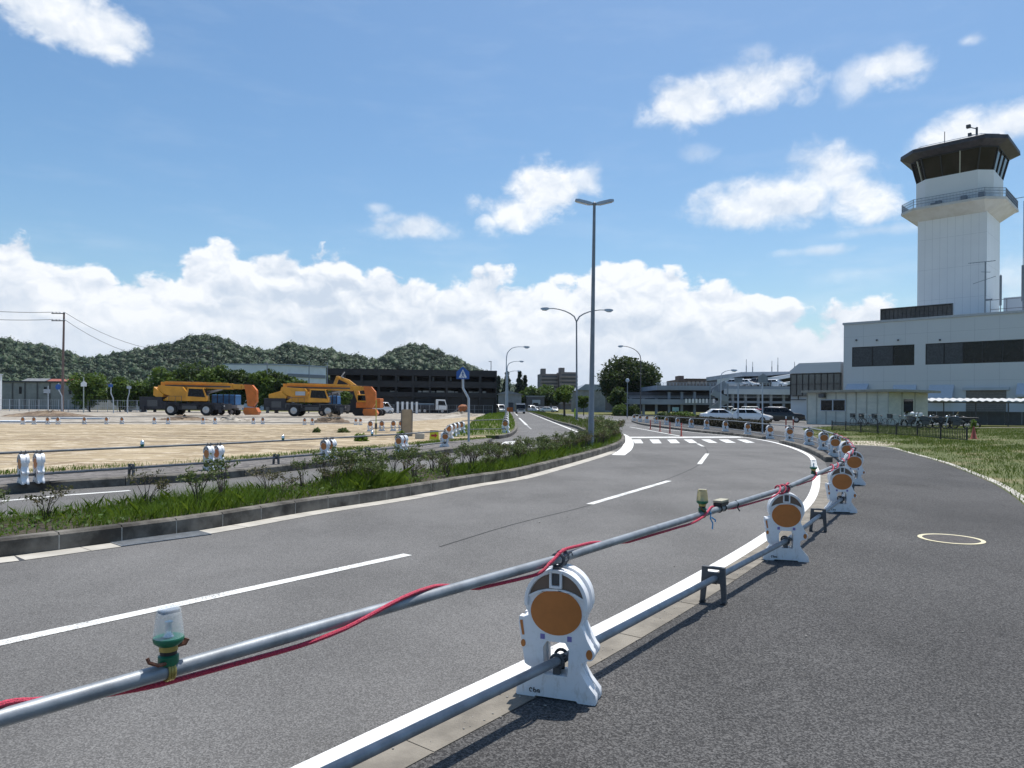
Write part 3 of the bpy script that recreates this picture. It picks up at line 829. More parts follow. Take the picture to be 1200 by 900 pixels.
def place_barrier(p, rz, label, group, far=False, sc=1.0):
    proto = barrier_far0 if far else barrier0
    o = copy_tree(proto) if proto.name in used else proto
    used.add(proto.name)
    o.location = p; o.rotation_euler = (0, 0, rz); o.scale = (sc, sc, sc)
    o['label'] = label; o['group'] = group
    return o
def pipe(a, b, label, group, r=PIPE_R, m=None, joint=True):
    a, b = Vector(a), Vector(b); root = thing('steel_pipe', label, 'pipe', a, 0, group)
    d = b - a
    MB().cyl((0, 0, 0), d, r, r, 14).build('tube', m or MT['galv'], root, True)
    if joint:
        e = d.normalized()
        for s in (0, d.length - .012): MB().cyl(e * (s - .001), e * (s + .013), r * 1.06, r * 1.06, 14).build('end_band', MT['dgrey'], root, True)
    return root

# ---- the row along the walkway
B0 = Vector((-2.33, .55, 0))
near_px = [(655, 815, 0), (920, 656, 0), (985, 600, 0), (1000, 568, 0), (992, 547, 0), (978, 535.5, 0), (965, 527.5, 0), (948, 521.5, 0), (925, 517.5, 0), (902, 514.2, 0)]
far_px = [(876, 509.5), (850, 505.5), (828, 502.8), (810, 501), (794, 499.3), (781, 497.6), (769, 496.2), (758, 495.2), (750, 494.2), (743, 493.2)]
row = [B0] + [G(*p) for p in near_px] + [G(x, y, .004) for x, y in far_px]
words = ['nearest in the photo', 'second nearest along the walkway kerb', 'third nearest along the walkway kerb', 'fourth nearest, where the row bends', 'fifth nearest, half hidden behind the fourth',
         'sixth nearest, behind the bend of the row', 'seventh nearest, at the raised kerb stone', 'eighth nearest, at the raised kerb stone', 'ninth nearest, at the end of the near raised kerb', 'tenth nearest, at the gap between the raised kerbs']
fwords = ['first on the far raised kerb past the gap', 'second on the far raised kerb', 'third on the far raised kerb', 'fourth on the far raised kerb', 'fifth on the far raised kerb', 'sixth on the far raised kerb',
          'seventh on the far raised kerb, behind the red posts', 'eighth on the far raised kerb', 'second to last at the far end of the row', 'last at the far end of the row']
for i, p in enumerate(row):
    t = (row[min(i + 1, len(row) - 1)] - row[max(i - 1, 0)]); ang = math.atan2(t.x, t.y)
    rz = -ang * .5
    if i == 1: rz = math.radians(-19)
    if i == 2: rz = math.radians(-14)
    if i == 3: rz = math.radians(-11)
    if i == 0: lb = 'white pipe barrier with an orange disc, behind the photographer at the pipe start'
    elif i <= 10: lb = 'white barrier with orange disc, ' + words[i - 1]
    else: lb = 'white barrier, ' + fwords[i - 11]
    if i == 0: continue
    place_barrier(p, rz, lb, 'pipe barriers along the walkway', far=i > 10)
def ptc(t): return Vector((t.x, t.y, 0)).normalized()
pw = ['in the foreground', 'between the nearest two barriers', 'between the second and third barriers', 'between the third and fourth barriers', 'at the bend between the fourth and fifth barriers', 'from the fifth to the sixth barrier',
      'from the sixth to the seventh barrier', 'from the seventh to the eighth barrier', 'from the eighth to the ninth barrier', 'from the ninth to the tenth barrier', 'across the gap between the raised kerbs']
tops = []
for i in range(len(row) - 1):
    a, b = row[i], row[i + 1]; d = ptc(b - a); s = Vector((d.y, -d.x, 0)) * 0.0
    w = pw[i] if i < len(pw) else ['first', 'second', 'third', 'fourth', 'fifth', 'sixth', 'seventh', 'eighth', 'last'][i - 11] + ' span along the far raised kerb'
    k = .16 if i < 11 else .05
    tops.append((a + d * .003 + Vector((0, 0, PIPE_T)), b - d * .003 + Vector((0, 0, PIPE_T))))
    pipe(*tops[-1], 'grey steel handrail pipe, upper, ' + w, 'upper pipes of the walkway barriers')
    s = Vector((d.y, -d.x, 0)) * .016
    pipe(a + d * .003 + s + Vector((0, 0, PIPE_B)), b - d * .003 + s + Vector((0, 0, PIPE_B)), 'grey steel pipe near the ground, lower, ' + w, 'lower pipes of the walkway barriers')

# ---- red rope wound round the upper pipes
def pipe_at(px, ab):
    a, b = ab; u = px - 600; d = b - a
    t = (u * a.y - F * a.x) / (F * d.x - u * d.y)
    return a + d * t, d.normalized()
def rope(spec, ab_of, label):
    pts = []
    fine = []
    for (x0, a0, k0), (x1, a1, k1) in zip(spec, spec[1:]):
        nn = max(3, int(abs(a1 - a0) / 14), int(abs(x1 - x0) / 18))
        for j in range(nn):
            t = j / nn; fine.append((x0 + (x1 - x0) * t, a0 + (a1 - a0) * t, k0 + (k1 - k0) * t))
    fine.append(spec[-1])
    for x, a, k in fine:
        c, d = pipe_at(x, ab_of(x))
        right = Vector((d.y, -d.x, 0)).normalized(); up = right.cross(d).normalized()
        # 90 = top, 180 = camera side, 270 = below, 0 = road side
        th = math.radians(a); cam_side = 1 if (Vector((0, 0, 0)) - c).dot(right) > 0 else -1
        r = PIPE_R + .0088 + k
        pts.append(c + (-right * cam_side * math.cos(th) + up * math.sin(th)) * r)
    mb = MB(); mb.tube(pts, .0088, 8)
    o = mb.build('rope', MT['redrope'], None, True)
    return tag(o, label, 'rope', 'red rope on the upper pipes')
def ab_of(x):
    return tops[0] if x < 660 else (tops[1] if x < 922 else tops[2])
rope([(-120, 200, 0), (-60, 120, 0), (0, 84, 0), (45, 20, 0), (120, -40, .004), (190, -78, .006), (330, -92, .012), (400, -150, .006), (470, -238, .002), (505, -280, 0), (540, -360, 0), (565, -430, .004), (625, -462, .012), (638, -545, .006), (650, -590, .012), (660, -618, .014)], lambda x: tops[0],
     'red rope wound round the nearest upper pipe and over the first barrier')
rope([(652, -600, .013), (664, -622, .012), (680, -640, .004), (694, -655, .001), (715, -720, 0), (740, -790, .004), (800, -806, .010), (820, -890, .004), (834, -990, 0), (846, -1080, 0), (862, -1158, .004), (898, -1172, .012), (908, -1250, .012), (913, -1330, .013), (916, -1560, .008), (919, -1800, .010), (921, -2060, .010)], lambda x: tops[1],
     'red rope wound round the upper pipe between the nearest two barriers')
rope([(919, -600, .012), (924, -630, .008), (931, -720, 0), (937, -790, .004), (948, -806, .010), (953, -900, .004), (957, -1000, 0), (960, -1090, 0), (965, -1160, .004), (972, -1172, .010), (977, -1440, .003), (981, -1700, .003)], lambda x: tops[2],
     'red rope wound round the upper pipe between the second and third barriers')
for i, a in ((3, 0), (4, 0), (5, 0)):
    p0, p1 = tops[i]; d = (p1 - p0); nn = 70; pts = []
    dn = d.normalized(); right = Vector((dn.y, -dn.x, 0)).normalized(); up = right.cross(dn)
    for j in range(nn + 1):
        th = 2 * PI * 2.6 * j / nn; r = PIPE_R + .0088 + .006 * (0.5 - .5 * math.cos(th * .5))
        pts.append(p0 + d * (.03 + .94 * j / nn) + (right * math.cos(th) + up * math.sin(th)) * r)
    tag(MB().tube(pts, .0088, 6).build('rope', MT['redrope'], None, True), 'red rope wound round the upper pipe, ' + pw[i], 'rope', 'red rope on the upper pipes')

# ---- solar warning lamps clamped on the upper pipes
MT['clear'] = None
m, t, b = principled('clear_lamp_cover')
b.inputs['Base Color'].default_value = (.86, .91, .94, 1); b.inputs['Roughness'].default_value = .05; b.inputs['Alpha'].default_value = .30
b.inputs['Specular IOR Level'].default_value = .8
MT['clear'] = m
m, t, b = principled('amber_lamp_cover')
b.inputs['Base Color'].default_value = (.86, .74, .42, 1); b.inputs['Roughness'].default_value = .12
b.inputs['Transmission Weight'].default_value = .6; b.inputs['IOR'].default_value = 1.2
MT['amber'] = m
MT['lampgreen'] = mat('lamp_green_body', (.012, .14, .07), .4, var=.15, scale=30)
MT['brass'] = mat('brass_strap', (.40, .32, .10), .4, .6, var=.2, scale=30)
MT['rust'] = mat('rusty_bolt', (.20, .085, .05), .7, .3, var=.4, scale=40)
MT['solar'] = mat('solar_cell', (.015, .025, .06), .15, var=.3, scale=60)
MT['led'] = mat('lamp_reflector', (.62, .66, .70), .2, .7, var=.1, scale=40)
def lamp(px, ab, label, cover, rz=0.4):
    c, d = pipe_at(px, ab)
    root = thing('warning_lamp', label, 'warning lamp', c, math.atan2(d.y, d.x), 'warning lamps on the upper pipes')
    g = MB(); g.lathe([(.026, .018), (.030, .026), (.030, .046), (.024, .050)], 20); g.lathe([(.030, .078), (.042, .088), (.045, .098), (.043, .103)], 24)
    g.build('body', MT['lampgreen'], root, True)
    MB().lathe([(.024, .050), (.025, .062)], 20).build('band', MT['black'], root, True)
    MB().lathe([(.027, .062), (.027, .078)], 20).build('yellow_band', MT['brass'], root, True)
    cv = MB(); n_ = 40; pr_ = [(.0435, .1035), (.042, .118), (.036, .170), (.034, .186), (.030, .191), (.002, .192)]
    cv.add([(r * (1 + (.018 if k % 2 else -.018) * (0 < j < 3)) * math.cos(2 * PI * k / n_), r * (1 + (.018 if k % 2 else -.018) * (0 < j < 3)) * math.sin(2 * PI * k / n_), z) for j, (r, z) in enumerate(pr_) for k in range(n_)],
           [(j * n_ + k, j * n_ + (k + 1) % n_, (j + 1) * n_ + (k + 1) % n_, (j + 1) * n_ + k) for j in range(5) for k in range(n_)])
    cv.build('cover', cover, root, True)
    MB().lathe([(.016, .104), (.010, .115), (.009, .140), (.012, .150)], 12).build('reflector', MT['led'], root, True)
    MB().box(-.026, .026, -.017, .017, .1765, .1845).build('solar_cell', MT['solar'], root)
    st = MB()
    ring = [Vector((0, .0285 * math.cos(a), .0285 * math.sin(a))) for a in [2 * PI * i / 18 for i in range(19)]]
    for xo in (-.008, 0, .008): st.tube([q + Vector((xo, 0, 0)) for q in ring], .0042, 6)
    st.build('strap', MT['brass'], root, True)
    bl = MB(); bl.tube([(-.020, -.02, .03), (-.045, -.03, .034), (-.068, -.022, .046), (-.072, -.018, .060)], .006, 6); bl.build('bolt', MT['rust'], root, True)
    bl = MB(); bl.tube([(.026, .0, .072), (.048, -.006, .074), (.054, -.006, .086)], .009, 6); bl.build('wing_nut', MT['rust'], root, True)
    return root
lamp(200, tops[0], 'warning lamp with clear cover on a green body, on the nearest pipe', MT['clear'])
lamp(824, tops[1], 'warning lamp with cloudy yellowish cover beside a beige box on the pipe', MT['amber'])
lamp(954, tops[2], 'small warning lamp on the pipe between the second and third barriers', MT['clear'])
c, d = pipe_at(846, tops[1])
bx = thing('solar_box', 'beige topped black battery box strapped on the upper pipe', 'battery box', c, math.atan2(d.y, d.x))
MB().box(-.085, .075, -.035, .035, .024, .052).build('case', MT['black'], bx, bevel=.004)
MB().box(-.088, .078, -.037, .037, .0525, .072).build('lid', mat('beige_lid', (.40, .37, .27), .5, var=.1, scale=30), bx, bevel=.004)
mb = MB()
for xo in (-.05, .05):
    mb.tube([Vector((xo, .0285 * math.cos(a), .0285 * math.sin(a))) for a in [2 * PI * i / 14 for i in range(15)]], .004, 5)
mb.tube([(.078, 0, .05), (.11, .0, .058), (.15, .0, .045), (.17, 0, .028)], .006, 6)
mb.build('strap', MT['black'], bx, True)
c, d = pipe_at(829, tops[1])
cd = MB(); mb = cd
mb.tube([c + Vector((0, 0, .029)), c + Vector((.03, -.015, 0)), c + Vector((.022, -.03, -.04)), c + Vector((.04, -.035, -.075)), c + Vector((.035, -.04, -.12))], .005, 6)
mb.tube([c + Vector((.03, -.03, -.03)), c + Vector((.06, -.035, -.05)), c + Vector((.058, -.035, -.065))], .006, 6)
tag(cd.build('cord', mat('blue_cord', (.05, .28, .55), .6, var=.2, scale=50), None, True), 'short light blue cord tied round the pipe under the yellowish lamp', 'cord')
c, d = pipe_at(863, tops[1])
tag(MB().tube([c + Vector((0, 0, .027)), c + Vector((.02, -.018, 0)), c + Vector((.01, -.02, -.03)), c + Vector((.03, -.02, -.06))], .006, 6).build('cable_tie', MT['black'], None, True), 'black cable tie hanging from the pipe before the second barrier', 'cable tie')

# ---- grey bracket stands under the lower pipes
def stand(a, b, t, label):
    d = ptc(b - a); c = a.lerp(b, t)
    root = thing('pipe_stand', label, 'pipe stand', (c.x, c.y, 0), math.atan2(d.y, d.x) - PI / 2 + .15, 'grey stands holding the lower pipes')
    root.scale = (.80, .9, .93)
    mb = MB()
    prism_h(mb, [(-.13, 0), (-.085, 0), (-.065, .17), (.065, .17), (.085, 0), (.13, 0), (.112, .31), (-.112, .31)], [[(-.06, .262), (.06, .262), (.06, .288), (-.06, .288)]], -.022, .022, MX)
    mb.build('plate', MT['dgrey'], root, False, .004)
    mb = MB(); mb.box(-.035, .035, -.03, .03, .168, .176); mb.box(-.13, -.08, -.05, .05, 0, .014); mb.box(.08, .13, -.05, .05, 0, .014); mb.build('foot', MT['black'], root)
stand(row[1], row[2], .53, 'dark grey bracket stand under the lower pipe between the nearest two barriers')
stand(row[2], row[3], .50, 'dark grey bracket stand under the lower pipe between second and third barriers')
stand(row[3], row[4], .5, 'dark grey bracket stand under the lower pipe between third and fourth barriers')

# ---- the paired barriers on the cobble strip across the road
SC = .74
pairs_px = [(35.5, 566.5), (250, 550.5), (384.5, 538.5), (470.5, 530.2)]
lw = ['nearest the left edge of the photo', 'on the cobble strip in the left third', 'on the cobble strip left of the tall tan board', 'on the cobble strip below the tall tan board']
P4 = [G(x, y, .15) for x, y in pairs_px]
P4 = [P4[0] + (P4[0] - P4[1])] + P4 + [G(521, 523.5, .15)]
for i, p in enumerate(P4):
    t = ptc(P4[min(i + 1, len(P4) - 1)] - P4[max(i - 1, 0)])
    rz = math.atan2(t.y, t.x) - PI / 2
    if i == 0: continue
    if i == 5:
        place_barrier(p, rz + .75, 'white barrier at the corner of the cobble strip, in front of the yellow sign', 'paired barriers across the road', sc=SC); continue
    w = lw[i - 1]
    rz -= .13
    place_barrier(p - t * .11, rz, 'nearer one of the two barriers ' + w, 'paired barriers across the road', sc=SC)
    place_barrier(p + t * .13, rz, 'farther one of the two barriers ' + w, 'paired barriers across the road', sc=SC)
sw = ['leaving the left edge of the photo', 'on the left of the cobble strip', 'on the middle of the cobble strip', 'left of the tall tan board', 'in front of the yellow arrow sign']
for i in range(len(P4) - 1):
    a, b = P4[i], P4[i + 1]; d = ptc(b - a)
    pipe(a - d * .05 + Vector((0, 0, PIPE_T * SC)), b + d * .05 + Vector((0, 0, PIPE_T * SC)), 'grey upper rail pipe ' + sw[i], 'rail pipes across the road', .022, MT['dull_pipe'])
    pipe(a - d * .05 + Vector((0, 0, PIPE_B * SC)), b + d * .05 + Vector((0, 0, PIPE_B * SC)), 'grey lower rail pipe ' + sw[i], 'rail pipes across the road', .022, MT['dull_pipe'])
for i in range(1, 4):
    a, b = P4[i], P4[i + 1]; c = a.lerp(b, .5)
    root = thing('pipe_stand', 'small dark stand under the lower pipe ' + sw[i], 'pipe stand', c, math.atan2((b - a).y, (b - a).x) - PI / 2, 'grey stands holding the lower pipes')
    mb = MB(); prism_h(mb, [(-.10, 0), (-.065, 0), (-.05, .12), (.05, .12), (.065, 0), (.10, 0), (.085, .23), (-.085, .23)], [[(-.045, .19), (.045, .19), (.045, .21), (-.045, .21)]], -.02, .02, MX); mb.build('plate', MT['dgrey'], root)
    mb = MB(); mb.box(-.03, .03, -.03, .03, .118, .125); mb.build('cradle', MT['black'], root)
    lamp_p = c + Vector((0, 0, PIPE_T * SC)) + (b - a) * .06
    lr = thing('warning_lamp', 'tiny warning lamp on the upper rail pipe ' + sw[i], 'warning lamp', lamp_p, 0, 'small warning lamps across the road')
    MB().lathe([(.03, .01), (.032, .04), (.040, .055)], 10).build('body', MT['lampgreen'], lr, True)
    MB().lathe([(.040, .056), (.032, .12), (.02, .13)], 10).build('cover', MT['led'], lr, True)

# ---- small far barriers: turning in at the corner, before the rubble, along the side road
def far_row(pts, labels, group, sc, dz, top_only=False, face=None):
    ps = [G(x, y, dz) for x, y in pts]
    for i, p in enumerate(ps):
        t = ptc(ps[min(i + 1, len(ps) - 1)] - ps[max(i - 1, 0)]); rz = math.atan2(t.y, t.x) - PI / 2
        if face is not None: rz = face
        place_barrier(p, rz, labels[i], group, far=True, sc=sc)
    return ps
def far_pipes(ps, sc, label, group):
    for i in range(len(ps) - 1):
        for z, nm in ((PIPE_T, 'upper'), (PIPE_B, 'lower')):
            pipe(ps[i] + Vector((0, 0, z * sc)), ps[i + 1] + Vector((0, 0, z * sc)), label(i, nm), group, .024, MT['dull_pipe'], False)
cw = ['first behind the corner barrier', 'second behind the corner barrier', 'third behind the corner barrier', 'fourth behind the corner barrier, at the grass']
r1 = far_row([(527, 514), (531.5, 511.3), (536, 509.2), (541.5, 507.5)], ['small white barrier, %s of the cobble strip' % w for w in cw], 'barriers running back from the corner', .86, .15, face=-.6)
far_pipes([P4[-1]] + r1, .80, lambda i, nm: '%s rail pipe of the barriers running back from the corner, %s span' % (nm, ['nearest', 'second', 'third', 'farthest'][i]), 'pipes running back from the corner')
r2 = far_row([(434, 505.5), (447.5, 505), (461, 504.8), (470, 504.6)], ['small white barrier with orange disc, %s of four left of the tall tan board' % w for w in ('leftmost', 'second', 'third', 'rightmost')], 'barriers left of the tan board', .80, .15, face=.05)
far_pipes(r2, .8, lambda i, nm: '%s pipe of the short barrier run left of the tan board, %s span' % (nm, ['left', 'middle', 'right'][i]), 'pipes left of the tan board')
bx_ = [(27, 497.4), (40, 497.4), (56, 497.4), (68, 497.4), (99, 497.2), (125, 497.2), (143, 497), (181, 497), (197, 497), (238, 497), (252, 497), (297, 497), (308, 497), (357, 497.8), (366, 497.8), (417, 498), (422.5, 498)]
wh = ['at the far left end', 'near the far left end', 'left of the wooden pole', 'right beside the wooden pole foot', 'right of the wooden pole', 'before the kei van, left one', 'before the kei van, right one', 'under the left crane, first', 'under the left crane, second', 'under the left crane, third', 'under the left crane, fourth',
      'between the cranes, left one', 'between the cranes, right one', 'beside the dark earth heap, left one', 'beside the dark earth heap, right one', 'right of the dark earth heap, left one', 'right of the dark earth heap, right one']
r3 = far_row(bx_, ['tiny white barrier behind the sand, ' + w for w in wh], 'barriers on the back edge of the sand', .66, .15, face=.15)
far_pipes(r3, .66, lambda i, nm: '%s pipe behind the sand, starting %s' % (nm, wh[i]), 'pipes on the back edge of the sand')
r4 = far_row([(592.5, 507), (592.8, 501.5), (593.2, 497), (593.8, 493.6), (594.2, 490.8), (594.4, 488.4)], ['white barrier beside the side road kerb, %s of six in a line' % w for w in ('nearest', 'second', 'third', 'fourth', 'fifth', 'farthest')], 'barriers along the side road', 1.0, .16, face=-.3)
far_pipes(r4, 1.0, lambda i, nm: '%s pipe along the side road kerb, %s span' % (nm, ['nearest', 'second', 'third', 'fourth', 'farthest'][i]), 'pipes along the side road')
pipe(r1[-1] + Vector((0, 0, .62)), r4[0] + Vector((0, 0, .70)), 'grey upper rail pipe across the grass corner', 'pipes across the grass corner', .024, MT['dull_pipe'], False)
pipe(r1[-1] + Vector((0, 0, .18)), r4[0] + Vector((0, 0, .20)), 'grey lower rail pipe across the grass corner', 'pipes across the grass corner', .024, MT['dull_pipe'], False)
# ================================================================== VEGETATION BUILDERS AND PLANTING
def np_mesh(name, V, nf, m, parent=None, quads=True, kind=None):
    k = 4 if quads else 3
    me = bpy.data.meshes.new(name); V = np.ascontiguousarray(V, dtype=np.float32).reshape(-1, 3)
    me.vertices.add(len(V)); me.vertices.foreach_set('co', V.ravel())
    me.loops.add(nf * k); me.loops.foreach_set('vertex_index', np.arange(nf * k, dtype=np.int32))
    me.polygons.add(nf); me.polygons.foreach_set('loop_start', np.arange(nf, dtype=np.int32) * k)
    me.materials.append(m); me.update(calc_edges=True)
    o = bpy.data.objects.new(name, me); COL.objects.link(o)
    if parent is not None: o.parent = parent
    return tag(o, kind=kind)
def leaf_quads(C, size, rng, up=.3, aspect=.55):
    n_ = len(C)
    N = rng.normal(size=(n_, 3)); N[:, 2] = np.abs(N[:, 2]) + up; N /= np.linalg.norm(N, axis=1)[:, None]
    T = rng.normal(size=(n_, 3)); T -= N * (T * N).sum(1)[:, None]; T /= np.linalg.norm(T, axis=1)[:, None]
    B = np.cross(N, T)
    s = (size * rng.uniform(.6, 1.3, n_))[:, None]
    V = np.stack([C - T * s, C - B * s * aspect, C + T * s, C + B * s * aspect], 1)
    return V
def crown_pts(clumps, n_per, rng):
    out_ = []
    for c, r in clumps:
        r = np.array(r if hasattr(r, '__len__') else (r, r, r))
        d = rng.normal(size=(n_per, 3)); d /= np.linalg.norm(d, axis=1)[:, None]
        rad = rng.uniform(.55, 1.0, n_per) ** .6
        rad *= 1 + rng.normal(0, .10, n_per)
        out_.append(np.array(c) + d * rad[:, None] * r)
    return np.concatenate(out_)
def tree(label, loc, h, w, crown_h, m, seed, name='tree', nclump=26, n_per=130, leaf=.22, group=None, trunk_r=None, shape='round', cat='tree'):
    rng = np.random.default_rng(seed)
    root = thing(name, label, cat, loc, 0, group)
    base = h - crown_h; cz = base + crown_h / 2
    clumps = []
    for i in range(nclump):
        d = rng.normal(size=3); d /= np.linalg.norm(d); rr = rng.uniform(.35, .82)
        p = d * rr * np.array((w / 2, w / 2, crown_h / 2))
        if shape == 'dome' and p[2] < -crown_h * .25: p[2] = -crown_h * .25 + rng.uniform(-.1, .1) * crown_h
        s = rng.uniform(.16, .27)
        if shape == 'cone':
            t = rng.uniform(0, 1); a = rng.uniform(0, 2 * PI); r_ = (1 - t) * w / 2 * rng.uniform(.4, .95)
            p = np.array((math.cos(a) * r_, math.sin(a) * r_, (t - .5) * crown_h * .96)); s = .10 + .16 * (1 - t)
        clumps.append((p + np.array((0, 0, cz)), (s * w, s * w, s * min(crown_h, w) * .85)))
    # trunk with limbs
    tb = MB(); r0 = trunk_r or max(.07, h * .022)
    lean = rng.normal(0, .03, 2) * h
    tp = [Vector((0, 0, 0)), Vector((lean[0] * .3, lean[1] * .3, base * .55)), Vector((lean[0], lean[1], base + crown_h * .25)), Vector((lean[0] * .8, lean[1], base + crown_h * (.75 if shape != 'cone' else .95)))]
    tb.tube(tp, [r0 * 1.25, r0, r0 * .7, r0 * .2], 8)
    for i in range(7):
        c = clumps[i % len(clumps)][0]; st = tp[1].lerp(tp[2], rng.uniform(.1, 1))
        e = Vector(c) * .9 + st * .1
        mid = st.lerp(e, .5) + Vector((0, 0, -.05 * h))
        tb.tube([st, mid, e], [r0 * .5, r0 * .32, r0 * .12], 6)
    tb.build('trunk', MT['bark'], root, True)
    P_ = crown_pts(clumps, n_per, rng)
    P_ = P_[P_[:, 2] > base * .72]
    V = leaf_quads(P_, leaf, rng)
    np_mesh('crown', V, len(V), m, root)
    return root
def grass(name, pts, hts, wd, m, seed, lean=.5, kind='stuff'):
    rng = np.random.default_rng(seed); n_ = len(pts)
    a = rng.uniform(0, 2 * PI, n_); ln = rng.uniform(.1, lean, n_) * hts
    D_ = np.stack([np.cos(a), np.sin(a), np.zeros(n_)], 1); Sd = np.stack([-np.sin(a), np.cos(a), np.zeros(n_)], 1)
    b = rng.uniform(0, 2 * PI, n_); Sd = np.stack([np.cos(b), np.sin(b), np.zeros(n_)], 1)
    w = (wd * rng.uniform(.6, 1.3, n_))[:, None]
    up = np.array((0, 0, 1.0))
    mid = pts + up * (hts * .6)[:, None] + D_ * (ln * .35)[:, None]
    tipp = pts + up * hts[:, None] + D_ * ln[:, None]
    V = np.stack([pts - Sd * w, pts + Sd * w, mid + Sd * w * .7, tipp, mid - Sd * w * .7], 1)
    me = bpy.data.meshes.new(name)
    me.vertices.add(n_ * 5); me.vertices.foreach_set('co', V.astype(np.float32).ravel())
    me.loops.add(n_ * 5); me.loops.foreach_set('vertex_index', np.arange(n_ * 5, dtype=np.int32))
    me.polygons.add(n_); me.polygons.foreach_set('loop_start', np.arange(n_, dtype=np.int32) * 5)
    me.materials.append(m); me.update(calc_edges=True)
    o = bpy.data.objects.new(name, me); COL.objects.link(o)
    return tag(o, kind=kind)
def in_poly(X, Y, poly):
    ins = np.zeros(len(X), bool); j = len(poly) - 1
    for i in range(len(poly)):
        xi, yi, xj, yj = poly[i][0], poly[i][1], poly[j][0], poly[j][1]
        c = ((yi > Y) != (yj > Y)) & (X < (xj - xi) * (Y - yi) / ((yj - yi) or 1e-9) + xi)
        ins ^= c; j = i
    return ins
def fnoise(x, y, s, seed=0):
    r = np.random.default_rng(seed); v = np.zeros_like(x)
    for k in range(5):
        a = r.uniform(0, 2 * PI); f = s * r.uniform(.6, 1.7)
        v += np.sin((x * math.cos(a) + y * math.sin(a)) * f + r.uniform(0, 6)) 
    return v / 5

# ---- grass in the island's planted bed
rng = np.random.default_rng(11)
Lk = arclen(nk)
def bed_points(n_, s_lo, s_hi, d_lo, d_hi, rng):
    out_ = []
    for _ in range(n_):
        s = rng.uniform(s_lo, s_hi); p = along(nk, Lk, s); q = along(nk, Lk, min(Lk[-1], s + .1)); r = along(nk, Lk, max(0, s - .1))
        d = (q - r).normalized(); sv = Vector((d.y, -d.x, 0)); o = -rng.uniform(d_lo, d_hi)
        out_.append((p.x + sv.x * o, p.y + sv.y * o, .155))
    return np.array(out_)
gpt = np.concatenate([bed_points(34000, 0, 16, .2, 1.6, rng), bed_points(22000, 15, 33, .2, 1.6, rng), bed_points(6000, 30, Lk[-1] - .5, .2, 1.6, rng)])
nzv = fnoise(gpt[:, 0], gpt[:, 1], 2.6, 3)
keep = rng.uniform(0, 1, len(gpt)) < np.clip(.62 + nzv * 1.1, .10, 1); gpt = gpt[keep]; nzv = nzv[keep]
ht = (.07 + .24 * rng.uniform(.4, 1, len(gpt)) * np.clip(.7 + nzv * 1.3, .30, 1.6) * rng.uniform(.45, 1.1, len(gpt)))
tag(grass('bed_grass', gpt, ht, .0036, MT['grass'], 5, 1.1), kind='stuff')
# ground-hugging weeds between the grass
wp = bed_points(9000, 0, Lk[-1] - .5, .18, 1.6, rng); wp[:, 2] += rng.uniform(0, .10, len(wp))
V = leaf_quads(wp, .035, rng, .6); np_mesh('bed_weeds', V, len(V), MT['leaf_m'], None, kind='stuff')

# ---- azalea-like shrubs of the island, each one a plant
def shrub_mesh(seed, h, nst, spread, nleaf, lm, dense=False):
    rng = np.random.default_rng(seed)
    root = thing('shrub', 'x', 'shrub')
    st = MB(); tips = []
    for i in range(nst):
        a = rng.uniform(0, 2 * PI); l = rng.uniform(.65, 1.0) * h; sp = rng.uniform(.15, 1.0) * spread
        b = Vector((math.cos(a) * .03, math.sin(a) * .03, 0)); m1 = Vector((math.cos(a) * sp * .35, math.sin(a) * sp * .35, l * .5)); e = Vector((math.cos(a) * sp, math.sin(a) * sp, l))
        st.tube([b, m1, e], [.009, .006, .003], 5); tips.append(np.array(e))
        for j in range(3):
            a2 = a + rng.uniform(-1.3, 1.3); t = rng.uniform(.45, .9); s_ = m1.lerp(e, t)
            e2 = s_ + Vector((math.cos(a2) * .13, math.sin(a2) * .13, rng.uniform(.03, .15))) * (h / .55)
            st.tube([s_, e2], [.004, .002], 4); tips.append(np.array(e2))
    st.build('stem', MT['twig'], root, True)
    C = []
    for t in tips:
        k = max(3, int(nleaf / len(tips) * rng.uniform(.4, 1.6)))
        C.append(t + rng.normal(0, 1, (k, 3)) * np.array((.034, .034, .030)))
    C = np.concatenate(C); C = C[C[:, 2] > .04]
    V = leaf_quads(C, .026, rng, .2, .5)
    np_mesh('foliage', V, len(V), lm, root)
    return root
protos = [shrub_mesh(1, .55, 7, .22, 300, MT['leaf_s']), shrub_mesh(2, .50, 6, .26, 240, MT['leaf_s2']), shrub_mesh(3, .62, 9, .24, 420, MT['leaf_s']), shrub_mesh(4, .50, 12, .30, 520, MT['leaf_s2'], True), shrub_mesh(5, .52, 14, .32, 600, MT['leaf_s'], True)]
spots = []
rr = random.Random(5)
s = .4
while s < Lk[-1] - 1.2:
    p = along(nk, Lk, s)
    px = 600 + F * p.x / p.y if p.y > 1 else -999
    dens = 0 if px < 330 else min(1, (px - 330) / 120)
    rows = 1 if dens < .3 else 2
    for r_ in range(rows):
        spots.append((s + rr.uniform(-.2, .2), rr.uniform(.55, 1.25) if rows == 1 else .55 + .65 * r_ + rr.uniform(-.18, .18), dens, px))
    s += rr.uniform(.55, 1.15) if dens < .3 else rr.uniform(.45, .75) if dens < .9 else rr.uniform(.42, .62)
first = set()
